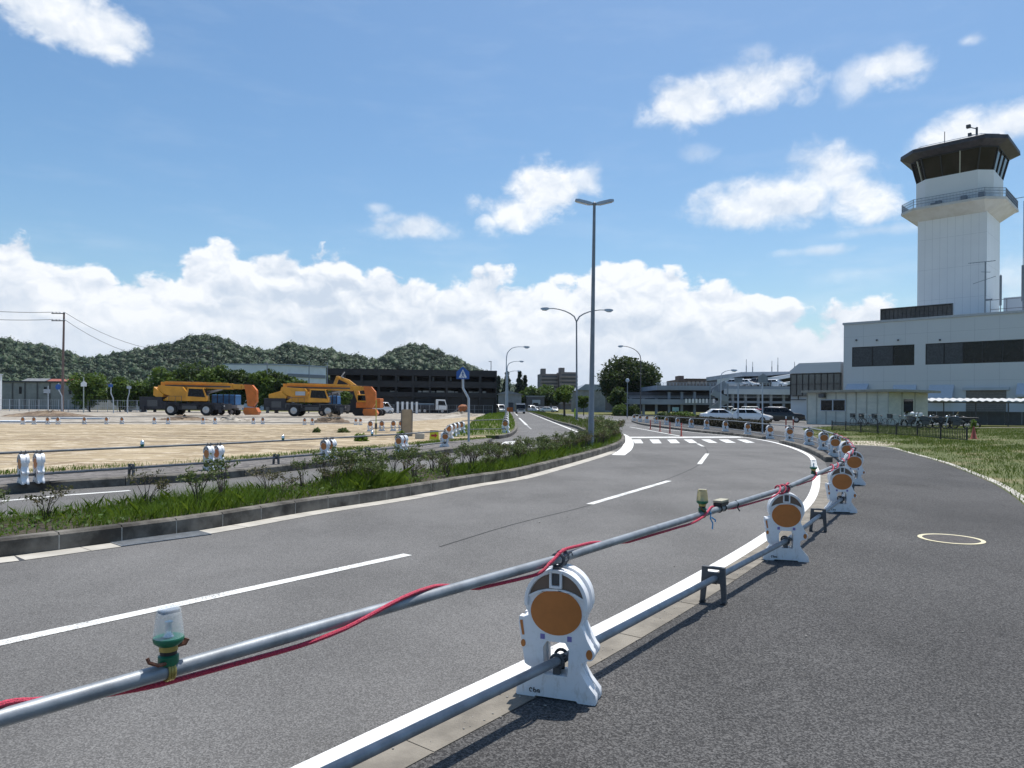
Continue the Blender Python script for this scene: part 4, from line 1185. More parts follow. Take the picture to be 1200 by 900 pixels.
for i, (s, o_, dens, px) in enumerate(spots):
    p = along(nk, Lk, s); q = along(nk, Lk, min(Lk[-1], s + .1)); d = (q - p)
    if d.length < 1e-4: continue
    d.normalize(); sv = Vector((d.y, -d.x, 0)); pos = p - sv * o_
    k = rr.choice((0, 1, 0, 2, 1)) if dens < .9 else rr.choice((3, 4, 0, 1, 2))
    if dens >= .9 and rr.random() < .2: k = 2
    pr = protos[k]
    sc = rr.uniform(.75, 1.1) * (1.0 if dens < .9 else .88)
    if k in first: pr = copy_tree(pr)
    else: first.add(k)
    pr.location = (pos.x, pos.y, .15); pr.rotation_euler = (0, 0, rr.uniform(0, 6.28)); pr.scale = (sc, sc, sc * rr.uniform(.85, 1.12))
    if dens < .3: pr['label'] = 'sparse leggy shrub with bare stems in the left part of the roadside island'; pr['group'] = 'leggy shrubs on the island'
    elif dens < .9: pr['label'] = 'brownish green shrub in the middle part of the roadside island bed'; pr['group'] = 'middle shrubs on the island'
    else: pr['label'] = 'dense shrub packed in the right part of the island bed before the tall lamp'; pr['group'] = 'dense shrubs on the island'
# bushy tip of the island, right of the tall lamp pole
for i in range(26):
    px, py = rr.uniform(694, 724), rr.uniform(498, 517)
    pos = G(px, py, .15)
    if not in_poly(np.array([pos.x]), np.array([pos.y]), [(p.x, p.y) for p in isl])[0]: continue
    pr = copy_tree(protos[rr.choice((3, 4))]); sc = rr.uniform(1.25, 1.75)
    pr.location = pos; pr.rotation_euler = (0, 0, rr.uniform(0, 6.28)); pr.scale = (sc, sc, sc * .85)
    pr['label'] = 'rounded shrub in the mass right of the tall lamp pole at the island tip'; pr['group'] = 'tip shrubs on the island'

# ---- lawn on the right, verge strip, grass corner, island grass
def scatter(poly, n_, rng, ylo=None, yhi=None):
    xs = [p[0] for p in poly]; ys = [p[1] for p in poly]
    X = rng.uniform(min(xs), max(xs), n_ * 4); Y = rng.uniform(min(ys), max(ys), n_ * 4)
    k = in_poly(X, Y, poly); X, Y = X[k][:n_], Y[k][:n_]
    return np.stack([X, Y, np.zeros(len(X))], 1)
lp = [(p.x, p.y) for p in lawn_poly]
def clip_near(poly_pts, lo, hi): return poly_pts[(poly_pts[:, 1] > lo) & (poly_pts[:, 1] < hi)]
L1 = scatter(lp, 420000, rng)
u = L1[:, 0] / np.maximum(L1[:, 1], 1)
L1 = L1[(L1[:, 1] > 6) & (u < .85) & (u > .3)]
kp = rng.uniform(0, 1, len(L1)) < np.clip(28 / L1[:, 1], .25, 1); L1 = L1[kp]
nzl = fnoise(L1[:, 0], L1[:, 1], .9, 8) + .6 * fnoise(L1[:, 0], L1[:, 1], 3.1, 9)
kp = rng.uniform(0, 1, len(L1)) < np.clip(.70 + nzl * 1.0, .06, 1); L1 = L1[kp]; nzl = nzl[kp]
hl = .035 + .065 * rng.uniform(.3, 1, len(L1)) * np.clip(.8 + nzl, .4, 1.7)
far_f = np.clip(L1[:, 1] / 18, 1, 2.6)
rngg = np.random.default_rng(3)
grass('lawn_grass', L1, hl * np.sqrt(far_f), .008 * 1, MT['lawn'], 6, 1.0)
vs_ = [p for p in cob_back]
VP = []
for _ in range(16000):
    i = rng.integers(0, len(vs_) - 1); t = rng.uniform(); p = vs_[i].lerp(vs_[i + 1], t); VP.append((p.x + rng.normal(0, .12), p.y + rng.normal(.15, .22), .15))
VP = np.array(VP); nv = fnoise(VP[:, 0], VP[:, 1], 1.3, 4); VP = VP[rng.uniform(0, 1, len(VP)) < np.clip(.5 + nv * 1.3, .05, 1)]
grass('verge_grass', VP, rng.uniform(.03, .12, len(VP)), .006, MT['grass'], 7, .8)
cp_ = [(p.x, p.y) for p in gc]
CP = scatter(cp_, 30000, rng); CP[:, 2] = .16
grass('corner_grass', CP, rng.uniform(.10, .26, len(CP)), .03, MT['grass'], 8, .9)
ip = [(p.x, p.y) for p in isl]
IP = scatter(ip, 60000, rng); IP = IP[(IP[:, 1] > 30)]; IP[:, 2] = .155
grass('island_grass', IP, rng.uniform(.08, .20, len(IP)), .03, MT['lawn'], 9, .9)

# grit along the kerb strip and loose on the walkway
rg = np.random.default_rng(77); PB = MB()
for i in range(420):
    if i < 300:
        p = along(wl, arclen(wl) if i == 0 else Lwl, rg.uniform(.5, 22)) if i else wl[3]
        if i == 0: Lwl = arclen(wl)
        c_ = p + Vector((rg.normal(.36, .10), rg.normal(0, .08), 0))
    else: c_ = Vector((rg.uniform(-.5, 6), rg.uniform(2.2, 14), 0))
    r_ = rg.uniform(.0025, .007) if i < 405 else rg.uniform(.007, .012)
    PB.sphere((c_.x, c_.y, .006 + r_ * .4), (r_ * rg.uniform(.7, 1.4), r_, r_ * .6), None, 6, 4)
tag(PB.build('grit', mat('pale_grit', (.34, .32, .29), .9, var=.4, scale=40)), kind='stuff')

# wheel ruts pressed into the sand
MT['rut'] = gravelm('damp_sand_rut', (.20, .15, .095), (.30, .235, .155), (.38, .31, .21), 4)
sand_poly = [(p.x, p.y) for p in cob_back[1:] + sand_back + [Vector((-60, 50, 0)), Vector((-50, 16, 0))]]
rrt = random.Random(12); mb = MB()
for k in range(9):
    x0, y0 = rrt.uniform(-26, -8), rrt.uniform(22, 40); ang = rrt.uniform(-.35, .25); pts = []
    for j in range(9): pts.append(Vector((x0 + j * 2.1 * math.cos(ang), y0 + j * 2.1 * math.sin(ang) + 1.1 * math.sin(j * .45 + k), 0)))
    pts = [p for p in crom(pts, .5)]
    for o_ in (-.85, .85):
        c_ = offs(pts, o_)
        for i in range(len(c_) - 1):
            if rrt.random() < .22: continue
            w0 = rrt.uniform(.07, .20); w1 = rrt.uniform(.07, .20)
            a, b = c_[i], c_[i + 1]
            if not in_poly(np.array([a.x, b.x, a.x, b.x]), np.array([a.y - .8, b.y - .8, a.y + .8, b.y + .8]), sand_poly).all(): continue
            mb.add([(a.x, a.y - w0, .157), (b.x, b.y - w1, .157), (b.x, b.y + w1, .157), (a.x, a.y + w0, .157)], [(0, 1, 2, 3)])
tag(mb.build('wheel_ruts', MT['rut']), kind='structure')
# ================================================================== BUILDINGS
def frame(o, ang, z=0.0):                         # x along a wall, y into the building
    return Matrix.Translation((o[0], o[1], z)) @ Matrix.Rotation(ang, 4, 'Z')
def root_at(name, label, cat, o, ang, group=None):
    return thing(name, label, cat, (o[0], o[1], 0), ang, group)
FA = -math.radians(44)                            # direction of the terminal facade
fd = Vector((math.cos(FA), math.sin(FA), 0)); fn = Vector((-fd.y, fd.x, 0))        # into the building
def on_facade(px, Yc, Xc):                         # distance along the facade of a photo column
    u = px - 600
    return (u * Yc - F * Xc) / (F * fd.x - u * fd.y)
Y0 = 92.0; X0 = (988 - 600) / F * Y0
mainb = root_at('terminal_building', 'large pale grey terminal building with dark window bands under the control tower', 'building', (X0, Y0), FA)
def fz(px, py, s=None):                            # height on the facade plane at a photo pixel
    s = on_facade(px, Y0, X0); Y = Y0 + fd.y * s
    return s, A(px, py, Y).z
W_ = 62.0; _, HZ = fz(988, 381); 
wins = []
for (x0, x1, yt, yb) in ((998, 1071, 407, 430), (1084, 1200, 401.5, 427)):
    s0, zt = fz(x0, yt); s1, _ = fz(x1, yt); _, zb = fz(x0, yb); wins.append((s0, s1 if x1 < 1200 else 44, zb, zt))
wb = MB()
zt, zb = wins[0][3], wins[0][2]
wins = [(a_, b_, zb, zt) for a_, b_, _, _ in wins]
xs = [0] + [q for w in wins for q in w[:2]] + [W_]
wb.box(0, W_, 0, 26, 0, zb); wb.box(0, W_, 0, 26, zt, HZ)
for a, b in ((0, wins[0][0]), (wins[0][1], wins[1][0]), (wins[1][1], W_)): wb.box(a, b, 0, 26, zb - .001, zt + .001)
for a, b, _, _ in wins: wb.box(a - .01, b + .01, .5, 26, zb - .001, zt + .001)
wb.build('wall', MT['facade'], mainb)
# panel joints of the cladding as real grooves' dark inserts
jb = MB()
for i in range(1, 26):
    x = i * 2.4
    for z0, z1 in ((.3, zb - .05), (zt + .05, HZ - .2)): jb.box(x - .012, x + .012, -.004, .0, z0, z1)
for z in (2.6, 5.0, HZ - 1.6): jb.box(0, W_, -.0045, -.0005, z - .012, z + .012)
jb.build('panel_joint', mat('panel_joint_grey', (.36, .39, .43), .6, var=.1), mainb)
MB().box(-.12, W_ + .1, -.12, 26.1, HZ + .001, HZ + .28).build('parapet', mat('parapet_metal', (.40, .425, .46), .5, var=.08), mainb)
for a, b, z0, z1 in wins:
    gl = MB(); gl.box(a, b, .12, .16, z0, z1); w = gl.build('window', MT['glass'], mainb)
    fr = MB(); nb = max(3, int((b - a) / 1.9))
    for i in range(nb + 1):
        x = a + (b - a) * i / nb; fr.box(x - .04, x + .04, .04, .118, z0 + .06, z1 - .06)
    fr.box(a, b, .03, .118, z0 - .0, z0 + .06); fr.box(a, b, .03, .118, z1 - .06, z1); 
    fr.build('window_frame', MT['black'], w)
    bl = MB()                                       # pale blinds and a white notice behind the glass
    for i in (0, 1):
        x = a + (b - a) * i / nb; bl.box(x + .06, x + (b - a) / nb - .06, .10, .117, z0 + .08, z1 - .08)
    bl.build('blind', mat('window_blind', (.045, .05, .058), .5, var=.3), w)
# blue-grey entrance awnings and the shuttered gate
MT['awn'] = mat('awning_blue_grey', (.44, .49, .56), .5, var=.06)
for i, (x0, x1, yt, yb) in enumerate(((993, 1018, 450, 459), (1047, 1074, 451, 468), (1089, 1118, 451, 469), (1192, 1225, 449, 465))):
    s0, z1 = fz(x0, yt); s1, _ = fz(x1, yt); _, z0 = fz(x0, yb)
    aw = MB(); aw.prism([(-.003, z0), (-1.0, z0), (-1.0, z0 + .25), (-.003, z1)], s0, s1, Matrix(((0, 0, 1, 0), (1, 0, 0, 0), (0, 1, 0, 0), (0, 0, 0, 1))))
    aw.build('awning', MT['awn'], mainb)
s0, z1 = fz(1132, 457.5); s1, _ = fz(1179, 457)
sh = MB()
for k in range(18): sh.box(s0, s1, -.05 - .02 * (k % 2), -.002, .1 + k * (z1 - .1) / 18, .1 + (k + 1) * (z1 - .1) / 18 - .01)
g = sh.build('shutter', mat('shutter_tan', (.17, .155, .14), .6, var=.15), mainb)
MB().box(s0 - .3, s1 + .3, -.35, -.075, z1, z1 + .3).build('shutter_hood', MT['silverwall'], g)
sf = MB()
for px in (1003, 1027, 1052, 1101):
    s0, z1 = fz(px, 401); MB().sphere((s0, -.12, z1 + .25), .12).build('wall_lamp', MT['dgrey'], mainb)
# dark louvred screen on the roof
s0, z0 = fz(1030, 377); s1, z1 = fz(1113, 359)
sc_ = MB(); zr = HZ + .3
for i in range(16):
    a = s0 + (s1 - s0) * i / 16; b = s0 + (s1 - s0) * (i + 1) / 16 - .05
    for k in range(4): sc_.box(a, b, .55 + .04 * k, .62 + .04 * k, zr + .06 + k * .32, zr + .34 + k * .32)
scr = sc_.build('roof_screen', mat('dark_louvre', (.085, .08, .08), .5, .2, var=.3, scale=1.0), mainb)
fr = MB(); fr.box(s0 - .1, s1 + .1, .5, .85, zr + 1.36, zr + 1.46); fr.box(s0 - .1, s0, .5, .85, zr - .02, zr + 1.36); fr.box(s1, s1 + .1, .5, .85, zr - .02, zr + 1.36)
fr.build('screen_frame', MT['dgrey'], scr)
MB().box(s0, s1, .78, .86, zr - .02, zr + 1.36).build('screen_back', MT['dgrey'], scr)
# right roof level behind the antennas
s0, _ = fz(1150, 360)
MB().box(s0 + 1, W_, 6, 24, HZ + .29, HZ + 2.6).build('upper_storey', MT['facade'], mainb)
rl = MB(); s0, _ = fz(1152, 360)
for i in range(9): x = s0 + i * 1.6; rl.cyl((x, 3.4, HZ + .28), (x, 3.4, HZ + 2.1), .03, n=6)
for z in (1.0, 2.1): rl.bar((s0, 3.4, HZ + z), (s0 + 12.8, 3.4, HZ + z), .05)
rl.build('roof_railing', MT['dark_pole'], mainb)

# ---- control tower
Ta = Vector((.6607 * 93, 93, 0)); wq = 8.1
tw = root_at('control_tower', 'tall white airport control tower with dark glazed cab and ringed balcony', 'tower', Ta - fd * wq / 2 + fn * wq / 2, FA)
hw = wq / 2
def tz(px, py, lx=0.0, ly=-4.1):                    # height at a photo row on the tower's front
    q = Ta - fd * wq / 2 + fn * wq / 2 + fd * lx + fn * ly
    return A(px, py, q.y).z
ZP = tz(1115, 237, 0, -6.2); 
def octa(r, ch, z): return [Vector((x, y, z)) for x, y in ((-r + ch, -r), (r - ch, -r), (r, -r + ch), (r, r - ch), (r - ch, r), (-r + ch, r), (-r, r - ch), (-r, -r + ch))]
sh = MB(); sh.box(-hw, hw, -hw, hw, HZ - .5, ZP - .2); sh.build('shaft', MT['towerwall'], tw)
jt = MB()
for i in range(1, 9):
    x = -hw + i * wq / 9
    jt.box(x - .012, x + .012, -hw - .004, -hw, HZ, ZP - 1.2); jt.box(hw, hw + .004, x - .012, x + .012, HZ, ZP - 1.2)
for k in range(1, 4):
    z = HZ + (ZP - HZ) * k / 4; jt.box(-hw, hw, -hw - .0045, -hw - .0005, z - .012, z + .012); jt.box(hw + .0005, hw + .0045, -hw, hw, z - .012, z + .012)
jt.build('panel_joint', mat('tower_joint', (.48, .49, .50), .6, var=.1), tw)
pl = MB(); pl.loft([octa(4.12, .3, ZP - 1.5), octa(5.95, 1.9, ZP - .32), octa(6.15, 2.0, ZP - .32), octa(6.15, 2.0, ZP)])
pl.build('balcony', mat('balcony_concrete', (.58, .57, .54), .7, scale=.8, c2=(.50, .48, .44)), tw)
rb = MB(); o8 = octa(6.05, 1.97, ZP)
for i in range(8):
    a, b = o8[i], o8[(i + 1) % 8]
    for z in (.45, .8, 1.15): rb.bar(a + Vector((0, 0, z)), b + Vector((0, 0, z)), .05)
    nn = max(2, int((b - a).length / .16))
    for k in range(nn):
        p = a.lerp(b, k / nn); rb.bar(p + Vector((0, 0, .0)), p + Vector((0, 0, 1.15)), .028 if k else .07)
rb.build('railing', MT['grey_pole'], tw)
zw0 = ZP; zw1 = tz(1115, 204.5, 0, -4.6); zt = tz(1115, 178.5, 0, -5.2); zr = tz(1115, 171.5, 0, -6.0)
cw = MB(); cw.loft([octa(4.55, 1.5, zw0 - .05), octa(4.55, 1.5, zw1)]); cw.build('cab_wall', MT['towerwall'], tw)
gl = MB(); gl.loft([octa(4.42, 1.45, zw1 - .01), octa(5.05, 1.65, zt)]); cab = gl.build('cab_glass', mat('cab_glass', (.024, .019, .018), .06, var=.4, scale=.4, spec=.35), tw)
mu = MB(); mb_ = octa(4.47, 1.46, zw1); mt_ = octa(5.10, 1.66, zt - .02); pale = MB()
for i in range(8):
    a0, b0, a1, b1 = mb_[i], mb_[(i + 1) % 8], mt_[i], mt_[(i + 1) % 8]
    k = 3 if i % 2 == 0 else 1
    mu.bar(a0, a1, .14)
    for j in range(1, k):
        (pale if (i == 0 and j == 2) else mu).bar(a0.lerp(b0, j / k), a1.lerp(b1, j / k), .14)
    mu.bar(a1, b1, .12); 
mu.build('mullion', MT['black'], cab)
pale.bar(mb_[0].lerp(mb_[7], .4), mt_[0].lerp(mt_[7], .4), .16); pale.build('pale_mullion', mat('pale_mullion', (.42, .40, .33), .5), cab)
# consoles and floor seen through the glass
rf = MB(); rf.loft([octa(5.02, 1.7, zt), octa(6.2, 2.1, zr - .04), octa(6.3, 2.1, zr - .02), octa(6.25, 2.1, zr + .50), octa(5.6, 1.9, zr + .75)])
rf.build('roof', MT['darkroof'], tw)
rr_ = MB(); o8 = octa(5.2, 1.7, zr + .72)
for i in range(8):
    a, b = o8[i], o8[(i + 1) % 8]; rr_.bar(a + Vector((0, 0, .28)), b + Vector((0, 0, .28)), .05)
    for k in range(3): p = a.lerp(b, k / 3); rr_.bar(p, p + Vector((0, 0, .28)), .04)
rr_.build('roof_rail', MT['pale_pole'], tw)
ra = MB(); zt2 = zr + .75
ra.tube([(-1.6, -1, zt2), (-1.6, -1, zt2 + 3.0)], .05); ra.tube([(-1.6, -1, zt2), (-1.6, -1, zt2 + 1.1)], .12); ra.tube([(-2.0, -1, zt2), (-2.0, -1, zt2 + 1.3)], .02)
ra.build('whip_aerial', MT['dark_pole'], tw)
ra = MB(); ra.tube([(2.2, -1, zt2), (2.2, -1, zt2 + 2.6)], .14); ra.bar((2.2, -1, zt2 + 2.4), (1.2, -1, zt2 + 2.9), .10); ra.box(1.0, 1.5, -1.3, -.8, zt2 + 2.75, zt2 + 3.15); ra.bar((2.2, -1, zt2 + 1.6), (1.3, -1, zt2 + 1.8), .09); ra.box(1.2, 1.6, -1.25, -.85, zt2 + 1.6, zt2 + 2.0); ra.box(1.75, 2.0, -1.2, -.8, zt2 + .3, zt2 + 1.3); ra.tube([(2.9, -1, zt2), (2.9, -1, zt2 + 1.3)], .12)
ra.build('sensor_mast', MT['dgrey'], tw)
bo = MB()
for x, h in ((1.6, .8), (-1.9, .5), (-1.3, .65), (3.6, .9)): bo.box(x - .35, x + .35, -5.2, -4.75, ZP + .002, ZP + h)
bo.build('balcony_unit', MT['grey_pole'], tw)
ar = MB(); ar.bar((6.1, 0, ZP + .55), (8.6, .6, ZP + .75), .07); ar.box(8.2, 8.4, .4, .6, ZP + .76, ZP + 1.5); ar.build('arm', MT['grey_pole'], tw)

# ---- antennas on the terminal roof
def rooft(px, py_base, depth, label, cat, name, group=None):
    s, z = fz(px, py_base); p = Vector((X0, Y0, 0)) + fd * s + fn * depth
    return thing(name, label, cat, (p.x, p.y, HZ + .28), FA, group), A(px, py_base, p.y).z
t1, _ = rooft(1150.5, 367, 1.2, 'grey multi-element yagi antenna mast on the terminal roof before the tower', 'antenna', 'roof_antenna')
mb = MB(); mb.tube([(0, 0, 0), (0, 0, 6.0)], .07); mb.build('mast', MT['grey_pole'], t1)
mb = MB(); mb.bar((-1.7, 0, 6.05), (1.0, 0, 6.0), .06); 
for i in range(9): mb.bar((-1.5 + i * .3, -.25, 6.02), (-1.5 + i * .3, .25, 6.02), .03)
mb.build('top_element', MT['grey_pole'], t1)
mb = MB(); mb.bar((-1.2, 0, 3.6), (1.0, .1, 4.25), .05); mb.build('lower_element', MT['grey_pole'], t1)
MB().bar((-.4, 0, 4.9), (.5, 0, 4.75), .05).build('middle_element', MT['grey_pole'], t1); MB().box(.06, .7, -.08, .08, 1.5, 1.7).build('junction_box', MT['grey_pole'], t1)
for px, hh, th, lab in ((1168, 4.4, .12, 'short grey tubular antenna beside the right edge of the tower'), (1194.5, 12.4, .05, 'very tall thin whip antenna at the right edge of the terminal roof')):
    t1, _ = rooft(px, 366, 1.6, lab, 'antenna', 'roof_antenna')
    MB().tube([(0, 0, 0), (0, 0, hh)], [.05, .03 if hh > 5 else .05]).build('mast', MT['grey_pole'], t1)
    MB().tube([(0, 0, .9 if hh < 5 else 1.2), (0, 0, hh * (.98 if hh < 5 else .42))], th if hh < 5 else .16).build('radome', MT['grey_pole'], t1, True)

# ---- glazed box left of the terminal
Yg = 97.0; gx = (925 - 600) / F * Yg
gb = root_at('glass_office', 'lower grey office wing with a dark glazed corner left of the terminal', 'building', (gx, Yg), FA)
def gz(px, py):
    s = on_facade(px, Yg, gx); return s, A(px, py, Yg + fd.y * s).z
sR, zT = gz(985, 424); _, zE = gz(940, 437.5); _, zB = gz(940, 463); sC, _ = gz(932, 430)
wl_ = MB(); wl_.prism([(0, 0), (0, zE), (sC + .5, zT), (sR, zT), (sR, 0)], .45, 10, Matrix(((1, 0, 0, 0), (0, 0, 1, 0), (0, 1, 0, 0), (0, 0, 0, 1))))
wl_.build('wall', MT['facade'], gb)
wl_ = MB(); wl_.prism([(0, zE + .3), (sC + .5, zT), (sR, zT), (sR, zE), (0, zE)], -.12, .44, Matrix(((1, 0, 0, 0), (0, 0, 1, 0), (0, 1, 0, 0), (0, 0, 0, 1))))
wl_.build('fascia', MT['facade'], gb)
g = MB().box(.1, sR, .1, .40, zB, zE - .05).build('window', mat('wing_glass', (.05, .065, .072), .08, var=.5, scale=.35, spec=.8), gb)
fr = MB()
for i in range(9): x = .1 + (sR - .2) * i / 8; fr.box(x - .05, x + .05, .02, .098, zB - .1, zE - .05)
for z in (zB - .1, (zB + zE) / 2, zE - .12): fr.box(.1, sR, .03, .097, z - .045, z + .045)
fr.build('window_frame', MT['black'], g)
_, z2 = gz(935, 468); sv, _ = gz(944, 468)
fr = MB(); fr.box(.0, sv, .1, .2, z2 - .1, z2); fr.box(0, .12, .1, .2, z2, zB - .12); fr.box(sv / 2, sv / 2 + .1, .1, .2, z2, zB - .12); fr.build('lower_frame', MT['black'], gb)

# ---- low prefab shed
pL, pC, pR = G(946, 497.3, .0), G(1041, 499.0), G(1064, 497.6)
pC = pC * (66.0 / pC.y); pC.z = 0
u0, _ = unroll(946, 480); YL = 73.0; pL = Vector((u0 * YL / F, YL, 0))
d1 = (pC - pL); d1.z = 0; L1_ = d1.length; an = math.atan2(d1.y, d1.x)
shd = root_at('prefab_shed', 'low weathered grey prefab shed with flat roof and dark window', 'shed', pL, an)
def sz(px, py):
    u = px - 600; dn = d1.normalized(); s = (u * pL.y - F * pL.x) / (F * dn.x - u * dn.y); return s, A(px, py, pL.y + dn.y * s).z
_, zr = sz(1030, 456.5)
DP = 7.0
wb = MB(); wb.box(0, L1_, 0, DP, 0, zr - .22); wb.build('wall', MT['shedwall'], shd)
MB().box(-.35, L1_ + 1.0, -.55, DP + .4, zr - .22, zr).build('roof', mat('shed_roof', (.30, .29, .25), .7, var=.15, scale=1.5), shd)
bmt = mat('shed_batten', (.36, .37, .34), .7, var=.1)
for i in range(9): x = L1_ * i / 8; MB().box(x - .05, x + .05, -.04, -.001, .05, zr - .23).build('batten', bmt, shd)
for y in (2.3, 4.6): MB().box(L1_ + .001, L1_ + .04, y - .05, y + .05, .05, zr - .23).build('batten', bmt, shd)
s0, z1 = sz(962.5, 469); s1, _ = sz(990.5, 469); _, z0 = sz(975, 481)
w = MB().box(s0, s1, -.05, -.002, z0, z1).build('window', MT['glass'], shd)
fr = MB(); fr.box(s0 - .08, s1 + .08, -.08, -.051, z1, z1 + .08); fr.box(s0 - .08, s1 + .08, -.08, -.051, z0 - .08, z0); fr.box((s0 + s1) / 2 - .06, (s0 + s1) / 2 + .06, -.08, -.051, z0, z1); fr.box(s0 - .08, s0, -.08, -.051, z0, z1); fr.box(s1, s1 + .08, -.08, -.051, z0, z1)
fr.build('window_frame', MT['silverwall'], w)
w = MB().box(L1_ + .002, L1_ + .05, 2.6, 4.2, z0 - .1, z1 + .1).build('side_window', MT['glass'], shd)
s0, z1 = sz(962, 462.5); s1, _ = sz(968, 462.5)
MB().box(s0, s1, -.45, -.002, z1 - .3, z1 + .1).build('wall_lamp', MT['dgrey'], shd)

# ---- corrugated bike shelter
pA = Vector(((1066 - 600) / F * 72, 72, 0)); pB = pA + Vector((math.cos(-.30), math.sin(-.30), 0)) * 15
an = -.30
bs = root_at('bike_shelter', 'open bicycle shelter with white corrugated roof and grey back screen', 'shelter', pA, an)
zr = A(1100, 470, 71).z
cr = MB(); nseg = 120; prof = [(15.0 * i / nseg, .055 * math.sin(i * PI / 2.5)) for i in range(nseg + 1)]
vs = [];
for x, z in prof: vs += [(x - .6, -.9, zr + z), (x - .6, 3.0, zr + z + .30), (x - .6, 3.0, zr + z + .32), (x - .6, -.9, zr + z + .03)]
fs = []
for i in range(nseg):
    for k in range(4): fs.append((i * 4 + k, i * 4 + (k + 1) % 4, (i + 1) * 4 + (k + 1) % 4, (i + 1) * 4 + k))
cr.add(vs, fs + [(0, 1, 2, 3), tuple(nseg * 4 + k for k in (3, 2, 1, 0))]); cr.build('roof', mat('corrugated_sheet', (.55, .56, .56), .5, var=.1, scale=2), bs)
for i in range(6):
    x = .2 + i * 2.75
    MB().tube([(x, -.3, 0), (x, -.3, zr - .06)], .06, 8).build('post', MT['dark_pole'], bs)
bm_ = MB(); bm_.bar((-.4, -.3, zr - .12), (14.2, -.3, zr - .12), .1); bm_.bar((-.4, 2.6, zr + .1), (14.2, 2.6, zr + .1), .1); bm_.build('beam', MT['dark_pole'], bs)
_, zs = 0, A(1100, 482, 70).z
sc_ = MB()
for i in range(10): sc_.box(i * 1.5, i * 1.5 + 1.46, 2.4, 2.45, .05, zs)
sc_.build('back_screen', mat('grey_screen', (.11, .115, .125), .7, var=.15, scale=1), bs)

# ---- parking deck / terminal lower storeys in the middle distance
def block(root, name, m, x0, x1, yt, yb, Y, depth, dY=0.0):
    a, b = A(x0, yt, Y), A(x1, yt, Y + dY); zb = A((x0 + x1) / 2, yb, Y).z; zt_ = A((x0 + x1) / 2, yt, Y).z
    return MB().box(a.x, b.x, Y, Y + depth, zb, zt_).build(name, m, root)
Yp = 128.0
def pk(x, y): return A(x, y, Yp)
deck = thing('parking_deck', 'long two-level blue-grey parking deck with dark open storeys behind the cars', 'parking deck', (pk(800, 480).x, Yp, 0))
deck_m = Matrix.Translation(-Vector(deck.location))
def dbox(name, m, x0, x1, yt, yb, d0, d1):
    a, b = pk(x0, yt), pk(x1, yb)
    return MB().box(a.x, b.x, Yp + d0, Yp + d1, min(a.z, b.z), max(a.z, b.z), deck_m).build(name, m, deck)
dbox('upper_deck', MT['deck'], 770, 952, 451.5, 458.5, 0, 32)
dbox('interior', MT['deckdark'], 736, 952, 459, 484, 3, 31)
dbox('lower_deck', MT['deck'], 735, 838, 467.5, 474.5, -.4, 2.95)
dbox('lower_deck', MT['deck'], 838, 952, 469.5, 473, .5, 2.95)
dbox('deck_parapet', MT['silverwall'], 848, 952, 455.5, 462.8, -.3, .0)
for i in range(13):
    x = 740 + i * 15
    if 828 < x < 848: continue
    a = pk(x, 484); t_ = pk(x, 459 if x > 772 else 467)
    MB().box(a.x - .22, a.x + .22, Yp + .6, Yp + 1.0, 0, t_.z, deck_m).build('column', MT['deck'], deck)
ral = MB()
for yy in (448.5, 450): ral.bar(deck_m @ (pk(770, yy) + Vector((0, .3, 0))), deck_m @ (pk(924, yy) + Vector((0, .3, 0))), .06)
for i in range(40): p = pk(770 + i * 3.9, 448.5); ral.bar(deck_m @ (p + Vector((0, .3, 0))), deck_m @ (p + Vector((0, .3, -.75))), .05)
for yy in (464.2, 466): ral.bar(deck_m @ (pk(736, yy) + Vector((0, .1, 0))), deck_m @ (pk(924, yy) + Vector((0, .1, 0))), .05)
ral.build('railing', MT['pale_pole'], deck)
stair = MB()
def q(x, y, d): return deck_m @ (pk(x, y) + Vector((0, d, 0)))
stair.bar(q(828, 480, -2.2), q(846, 470, -2.2), .18, 1.0); stair.bar(q(846, 469, -3.6), q(828, 460, -3.6), .18, 1.0); stair.bar(q(830, 459, -2.2), q(846, 449, -2.2), .18, 1.0)
for x in (827, 837, 847): stair.bar(q(x, 484, -2.9), q(x, 450, -2.9), .22)
stair.build('stair', MT['deck'], deck)
wh = MB()
for i in range(9): stair_a = q(802 + i * 4, 469, -.55); wh.box(stair_a.x, stair_a.x + .35, stair_a.y - .1, stair_a.y, stair_a.z - .5, stair_a.z + .25)
wh.build('white_panel', MT['signwhite'], deck)

Yt = 165.0
up = thing('terminal_ramp_building', 'pale stepped terminal block with sloping roof bands and masts far right of centre', 'building', (A(890, 460, Yt).x, Yt, 0))
um = Matrix.Translation(-Vector(up.location))
def band(name, m, pts, d0, d1):                     # polygon in photo pixels at a depth, given real thickness
    P_ = [A(x, y, Yt) for x, y in pts]
    mb = MB(); mb.prism([(p.x, p.z) for p in P_], Yt + d0, Yt + d1, um @ Matrix(((1, 0, 0, 0), (0, 0, 1, 0), (0, 1, 0, 0), (0, 0, 0, 1))))
    return mb.build(name, m, up)
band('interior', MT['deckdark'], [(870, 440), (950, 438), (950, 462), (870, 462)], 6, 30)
band('roof_band', MT['deck'], [(869, 436), (925, 435.4), (930, 436), (930, 438), (895, 440.5), (869, 441)], 0, 30)
band('ramp_band', MT['facade'], [(868, 445), (900, 442.5), (950, 434.5), (950, 437.6), (900, 446.5), (868, 448.8)], -4, 6)
band('ramp_band', MT['facade'], [(898, 450.5), (950, 443), (950, 446), (898, 453.5)], -8, -4.01)
band('stair_tower', MT['facade'], [(852, 443), (868.5, 443.5), (868.5, 450), (852, 450)], -2, 8)
band('lower_wall', MT['silverwall'], [(852, 450.5), (952, 449), (952, 480), (852, 480)], 8, 28)
